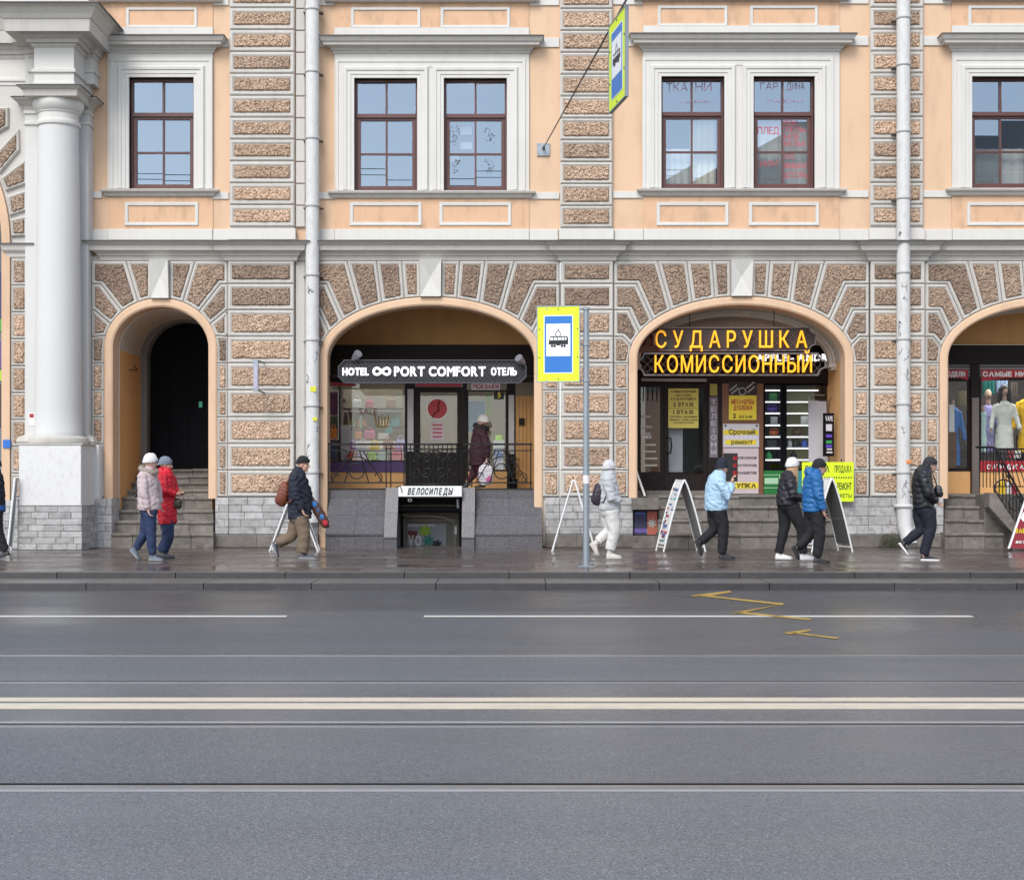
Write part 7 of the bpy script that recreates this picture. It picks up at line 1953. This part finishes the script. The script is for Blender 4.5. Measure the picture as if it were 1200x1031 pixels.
# couple on the right
_, P, k, arms = person('woman in a short black puffer with long fair hair and white beanie', 24.4, dict(head=(928.8,545.5), yaw=30, torso=[(922.6,592,12.2,13.5),(922.5,583,12.8,14),(923,572,11.3,13),(923.5,563,10,14),(924.5,557,8,13),(926.8,552.5,6,7.4)],
    armN=[(923,561,5.9),(926.5,580.5,5.2),(937,584.5,4)], armF=[(927,561,5.5),(932,579,5),(940,582.5,4)], handw=0.12, legN=[(927,594,8.8),(938,619,6.4)], shoeN=((936,655.5),(953,656)), legF=[(920.5,594,8.8),(920.5,618,6.4)], shoeF=((909.5,656),(929.5,656.5)),
    jacket=cloth('black_down', (0.014,0.014,0.020), 0.5), quilt=(0.085,0.009), trousers=BLKT, shoemat=cloth('white_leather', (0.72,0.70,0.70), 0.5), solemat=cloth('white_sole', (0.7,0.69,0.68)), shoefat=1.12, solet=0.032, hat=cloth('white_knit', (0.72,0.70,0.71)), hattall=0.13, hatr=1.05, hair=cloth('fair_hair', (0.42,0.26,0.14), 0.5), hairlen=0.46, hairsweep=0.06, skin=SKIN2, hood=(920.5,557,6.5)), 'couple walking past the amber signs')
_, P, k, arms = person('man in a blue puffer jacket and black cap walking beside the fair haired woman', 23.4, dict(head=(960.3,547), yaw=6, torso=[(953,599.5,12.3,13.5),(953,590,12.8,14),(952.5,575,12.3,14),(953,563,11.5,16),(954,557,9.5,15),(956.3,551.5,7.2,9.2)],
    armN=[(953,561,6.8),(956.5,580.5,5.7),(961.5,597,4.5)], armF=[(957,561,6),(961,580,5.3),(966,594,4.2)], legN=[(957,602,9),(959,628.5,7)], shoeN=((952,659.5),(971,660)), legF=[(952,602,9),(951,626.5,6.7)], shoeF=((929,641),(936.5,656.5)),
    jacket=cloth('blue_down', (0.012,0.115,0.32), 0.5), quilt=(0.075,0.008), trousers=BLKT, shoemat=cloth('black_leather', (0.012,0.012,0.016), 0.4), hat=cloth('black_knit', (0.012,0.012,0.013)), hattall=0.125, hatr=1.0, hood=(949.5,553.5,9)), 'couple walking past the amber signs')
# leather jacket
_, P, k, arms = person('man in a black leather jacket, dark cap and striped sneakers', 24.03, dict(head=(1090.3,544), yaw=4, torso=[(1082.5,595,12.2,13.5),(1082,586,12.6,14),(1081,573,12.3,14),(1080.5,561,11.5,16),(1082,553,9.5,14.5),(1085.5,548,7.2,8.8)],
    armN=[(1078.5,559,7),(1083.8,578.5,6),(1094,587,4.5)], armF=[(1086,559,6),(1090,577.5,5.4),(1097,585.5,4.2)], handw=0.13, legN=[(1086,598,9),(1089,618,7)], shoeN=((1077,656.5),(1099,657)), legF=[(1080,598,9),(1080.5,621.5,6.6)], shoeF=((1054.5,637),(1065.5,651.5)),
    jacket=cloth('black_leather_jacket', (0.012,0.013,0.017), 0.42, bump=0.15), jfold=0.006, jfreq=20, trousers=cloth('dark_navy_cloth', (0.009,0.011,0.022)), shoemat=cloth('black_leather', (0.012,0.012,0.016), 0.4), solemat=cloth('white_sole', (0.7,0.69,0.68)), solet=0.028, hat=cloth('charcoal_knit', (0.028,0.028,0.034), bump=0.8, bs=150), hattall=0.115, hatr=1.0, collarh=4))
c = P(1097.5, 575.5, -0.12); bt, rm = bagthing('chest_pouch', 'black leather pouch worn on the front of the leather jacket', 'bag', c, (0.06,0.09,0.10), cloth('pouch_leather', (0.02,0.022,0.028), 0.35), rot=R(-12), seed=9)
add('strap', MB().tube([c+Vector((-0.03,0,0.09)), P(1090,556,-0.17), P(1083,549,-0.10), P(1076,556,0.10), P(1080,590,0.20), c+Vector((-0.03,0.05,-0.06))], 0.010, 6), BLK, bt)
# woman at the bag shop
zf = FZ(573)+0.004
_, P, k, arms = person('woman in a burgundy coat and fluffy white hat at the bag shop door', 29.9, dict(ground=zf, mir=-1, head=(566.5,494), yaw=160, torso=[(561,545.5,11,12),(561,530,11.3,12.3),(562,516,10,12),(562.5,505,8.5,13),(564.5,500,5.5,6.5)],
    armN=[(565,507.5,5),(570.5,522,4.5),(570.5,536,3.6)], armF=[(560,507.5,5),(555,521,4.5),(552,531,3.5)], legN=[(564,546,6.5),(564,557,4.8)], shoeN=((569,572),(556,573)), legF=[(559,546,6.5),(554,557,4.8)], shoeF=((552,569),(541,572.5)),
    jacket=cloth('burgundy_wool', (0.030,0.006,0.013)), jname='coat', trousers=cloth('wine_cloth', (0.055,0.008,0.016)), shoemat=cloth('black_leather', (0.012,0.012,0.016)), hat=cloth('cream_fluff', (0.62,0.58,0.52), bump=1.0, bs=60), hattall=0.14, hatr=1.15, seat=9, fur=(564,500.5,7), furmat=cloth('dark_fur', (0.02,0.012,0.014))))
c = P(569.5, 556.5, -0.20); bt, rm = bagthing('carrier_bag', 'white and pink carrier bag held by the burgundy coat', 'bag', c, (0.155,0.07,0.21), cloth('white_bag_plastic', (0.62,0.58,0.62), 0.45), seed=12, fold=0.010)
add('print_patch', MB().ellipsoid(c+Vector((0.06,-0.055,-0.08)), (0.07,0.025,0.07)), cloth('pink_print', (0.55,0.12,0.30)), bt, smooth=True)
add('handle', MB().tube([c+Vector((-0.08,0,0.18)), P(570.5,539.5,-0.20), c+Vector((0.08,0,0.18))], 0.008, 6), WSHEET, bt)
# person leaving the frame at the left
person('person in dark clothes with a blue jacket hem at the picture edge', 24.7, dict(head=(-7,545), yaw=185, mir=-1, torso=[(-7,600,12.5,13.5),(-7,590,12.5,14),(-7,575,12,14),(-7.5,562,11,15),(-7.5,555,9,14),(-7,550,6.5,8)],
    armN=[(-6,560,6),(-3.5,580,5),(-4,594,4)], armF=[(-8,560,6),(-14,580,5),(-20,592,4)], legN=[(-4,600,8.5),(-1,622,6.6)], shoeN=((13.5,651.5),(-1,656)), legF=[(-9,600,8.5),(-14,624,6.6)], shoeF=((-18,655.5),(-36,656)),
    jacket=cloth('dark_navy_shell', (0.012,0.014,0.025)), trousers=BLKT, shoemat=cloth('black_leather', (0.012,0.012,0.016)), hat=cloth('black_knit', (0.012,0.012,0.013))))
o = add('reflective_band', MB().rings([[Vector(((-7-600)*24.7/FPX + math.cos(a)*0.188, 24.7-D0+math.sin(a)*0.21, CZ-(py-HOR)*24.7/FPX)) for a in [2*math.pi*i/24 for i in range(24)]] for py in (598, 592)]), cloth('vivid_blue', (0.02,0.12,0.42)))
o.parent = [q for q in bpy.data.objects if q.name.startswith('person') and q.get('label', '').endswith('picture edge')][0]; o.matrix_parent_inverse = Matrix.Translation(-o.parent.location)

# ------------------------------------------------------------------ dressed mannequins in the clothes shop
def mannequin(label, px, top, bot, y, coat, hair=None, head=True, wide=12, arm=True, tilt=0.0, coatname='coat'):
    k = (D0+y)/FPX; P = lambda x, y_, dy=0: Vector(((x-600)*k, y+dy, CZ-(y_-HOR)*k))
    t = thing('mannequin', P(px, bot), label, 'mannequin', 'mannequins in the clothes shop')
    H = bot-top; w = wide
    j = MB(); j.tube([P(px, bot), P(px, bot-H*0.35), P(px, bot-H*0.52), P(px, bot-H*0.72), P(px, bot-H*0.88), P(px, bot-H*0.94)], [(w*k*.62, w*k*.92), (w*k*.55, w*k*.82), (w*k*.45, w*k*.64), (w*k*.5, w*k*.84), (w*k*.4, w*k*.78), (w*k*.2, w*k*.28)], 18)
    if arm:
        for s_ in (-1, 1): j.tube([P(px+s_*w*.74, bot-H*.86), P(px+s_*w*1.08, bot-H*.64), P(px+s_*w*1.35, bot-H*.40, -0.08)], [w*k*.26, w*k*.24, w*k*.22], 10)
    me = remesh(j, 0.014, 3); displace(me, folds(int(px), 0.006, 16)); add(coatname, me, coat, t, smooth=True)
    add('belt', MB().rings([[P(px, bot-H*f_)+Vector((math.cos(a)*w*k*.68, math.sin(a)*w*k*.5, 0)) for a in [2*math.pi*i/20 for i in range(20)]] for f_ in (0.50, 0.55)]), coat, t)
    b = MB(); hc = P(px, top-H*0.04)
    b.tube([P(px, bot-H*.92), hc], [0.055, 0.05], 10)
    if head:
        hc = P(px, top-H*0.13); b.ellipsoid(hc, (0.075,0.095,0.115)); b.tube([hc+Vector((0,-0.09,0.0)), hc+Vector((0,-0.115,-0.03))], [0.01,0.016], 6)
    if arm:
        for s_ in (-1, 1): b.tube([P(px+s_*w*1.33, bot-H*.42, -0.07), P(px+s_*w*1.45, bot-H*.32, -0.10)], [0.03, 0.02], 8)
    add('body', remesh(b, 0.012, 2), M('mannequin_skin', (0.40,0.27,0.21), 0.5), t, smooth=True)
    if head and hair:
        hm = MB()
        hm.ellipsoid(hc+Vector((0,0.02,0.03)), (0.095,0.105,0.115))
        for i in range(16):
            a = math.pi*(-0.12+1.24*i/15)
            s0 = hc+Vector((math.cos(a)*0.085, math.sin(a)*0.09+0.01, 0.06))
            hm.tube([s0, s0+Vector((math.cos(a)*0.03, 0, -0.16)), s0+Vector((math.cos(a)*0.05, -0.02, -0.36))], [0.03, 0.032, 0.012], 6)
        add('hair', hm, hair, t, smooth=True)
    return t
ym = y3+0.45
mannequin('mannequin in a white belted coat with long black hair', 1177, 466, 527, ym, cloth('off_white_coat', (0.58,0.60,0.55)), cloth('black_hair', (0.010,0.009,0.009), 0.5), wide=12.5)
mannequin('mannequin in a lilac jacket beside the white belted coat', 1158, 470, 530, ym+0.45, cloth('lilac_coat', (0.34,0.32,0.62)), None, wide=9, coatname='jacket')
mannequin('mannequin in a bright yellow knitted coat at the right edge', 1206, 462, 530, ym+0.2, cloth('yellow_knit', (0.70,0.42,0.01), bump=0.8, bs=40), None, head=False, wide=15)
mannequin('headless mannequin in an open blue coat over a white shirt', 1115.5, 472, 546, ym-0.05, cloth('sky_blue_coat', (0.09,0.22,0.55)), None, head=False, wide=11)
panel('shirt_front', 1112.3, 474, 1118.5, 506, ym-0.34, 0.03, cloth('white_shirt', (0.66,0.65,0.64)), [q for q in bpy.data.objects if q.get('label', '').startswith('headless')][0])
panel('skirt', 1112, 506.2, 1121, 548, ym-0.33, 0.03, cloth('brown_skirt', (0.14,0.085,0.05)), [q for q in bpy.data.objects if q.get('label', '').startswith('headless')][0])
mannequin('mannequin in a pale mint jacket by the window column', 1151, 478, 530, ym-0.1, cloth('mint_coat', (0.42,0.58,0.56)), None, head=False, wide=6.5, arm=False, coatname='jacket')
for x0, x1, y0_, y1_, c_, lb in ((1152,1166,446,462,(0.02,0.20,0.18),'dark teal garment hanging above the lilac jacket'), (1168,1181,446,460,(0.35,0.45,0.60),'pale blue garment hanging above the white belted coat'), (1184,1192,448,466,(0.14,0.12,0.10),'dark garment hanging right of the black hair'), (1122,1133,458,476,(0.30,0.27,0.20),'olive garment hanging behind the blue coat'), (1192,1204,510,545,(0.07,0.012,0.03),'wine coloured garment hanging under the yellow coat')):
    g = MB(); yy = ym+0.75; n = 12
    ra = [[(W(x0+(x1-x0)*i/n,0,yy).x, yy+0.05*math.sin(i*1.6), W(0,yv,yy).z) for i in range(n+1)] for yv in (y1_, (y0_+y1_)/2, y0_)]
    rb = [[(x, y+0.06, z) for x, y, z in r_] for r_ in ra]
    g.rings(ra, closed=False); g.rings(rb, closed=False)
    t_ = thing('garment', W((x0+x1)/2, y0_, yy), lb, 'garment', 'garments hanging in the clothes shop')
    add('fabric', g, cloth('garment_%d' % x0, c_), t_); add('hanger', MB().tube([W(x0+1, y0_, yy+.03), W((x0+x1)/2, y0_-4, yy+.03), W(x1-1, y0_, yy+.03)], 0.008, 5), BLACK, t_)
for px, c_, lb in ((1176,(0.05,0.04,0.04),'dark bag on the sill before the white coat'), (1184,(0.25,0.03,0.03),'brick red bag on the sill before the white coat'), (1192,(0.55,0.52,0.5),'pale bag on the sill right of the red one')):
    handbag(px, 537, 9, 9, col('sillbag_%d' % px, c_), lb, y3+0.25, False)
# dark leafy plant by the wooden door
PT = thing('potted_plant', W(602, 572, 1.6), 'dark green potted plant standing before the wooden door', 'plant')
cp = W(602, 572.5, 1.6); cp.z = zf
add('pot', MB().lathe([(0.07, cp.z), (0.09, cp.z+0.18), (0.10, cp.z+0.2), (0.085, cp.z+0.2)], cp.x, cp.y, 16), BLACKP, PT, smooth=True)
lm = MB(); rnd = random.Random(6)
for i in range(420):
    h = rnd.random(); a = rnd.uniform(0, 6.28); r = 0.16*math.sqrt(rnd.random())*(1.1-0.5*abs(h-0.6))
    c = cp+Vector((math.cos(a)*r, math.sin(a)*r, 0.22+h*0.42)); dr = Vector((math.cos(a), math.sin(a), rnd.uniform(-.2,.8))).normalized(); sd = dr.cross(Vector((0,0,1))).normalized()*0.014
    lm.add([c-dr*0.02, c+sd, c+dr*0.05, c-sd], [(0,1,2,3)])
o = add('foliage', lm, M('dark_leaf', (0.03,0.04,0.02), 0.6, 0.3, 10), PT, fixn=False); o['kind'] = 'stuff'
add('stem', MB().tube([cp+Vector((0,0,0.18)), cp+Vector((0.01,0,0.5))], 0.015, 6), M('stem', (0.06,0.04,0.025)), PT)
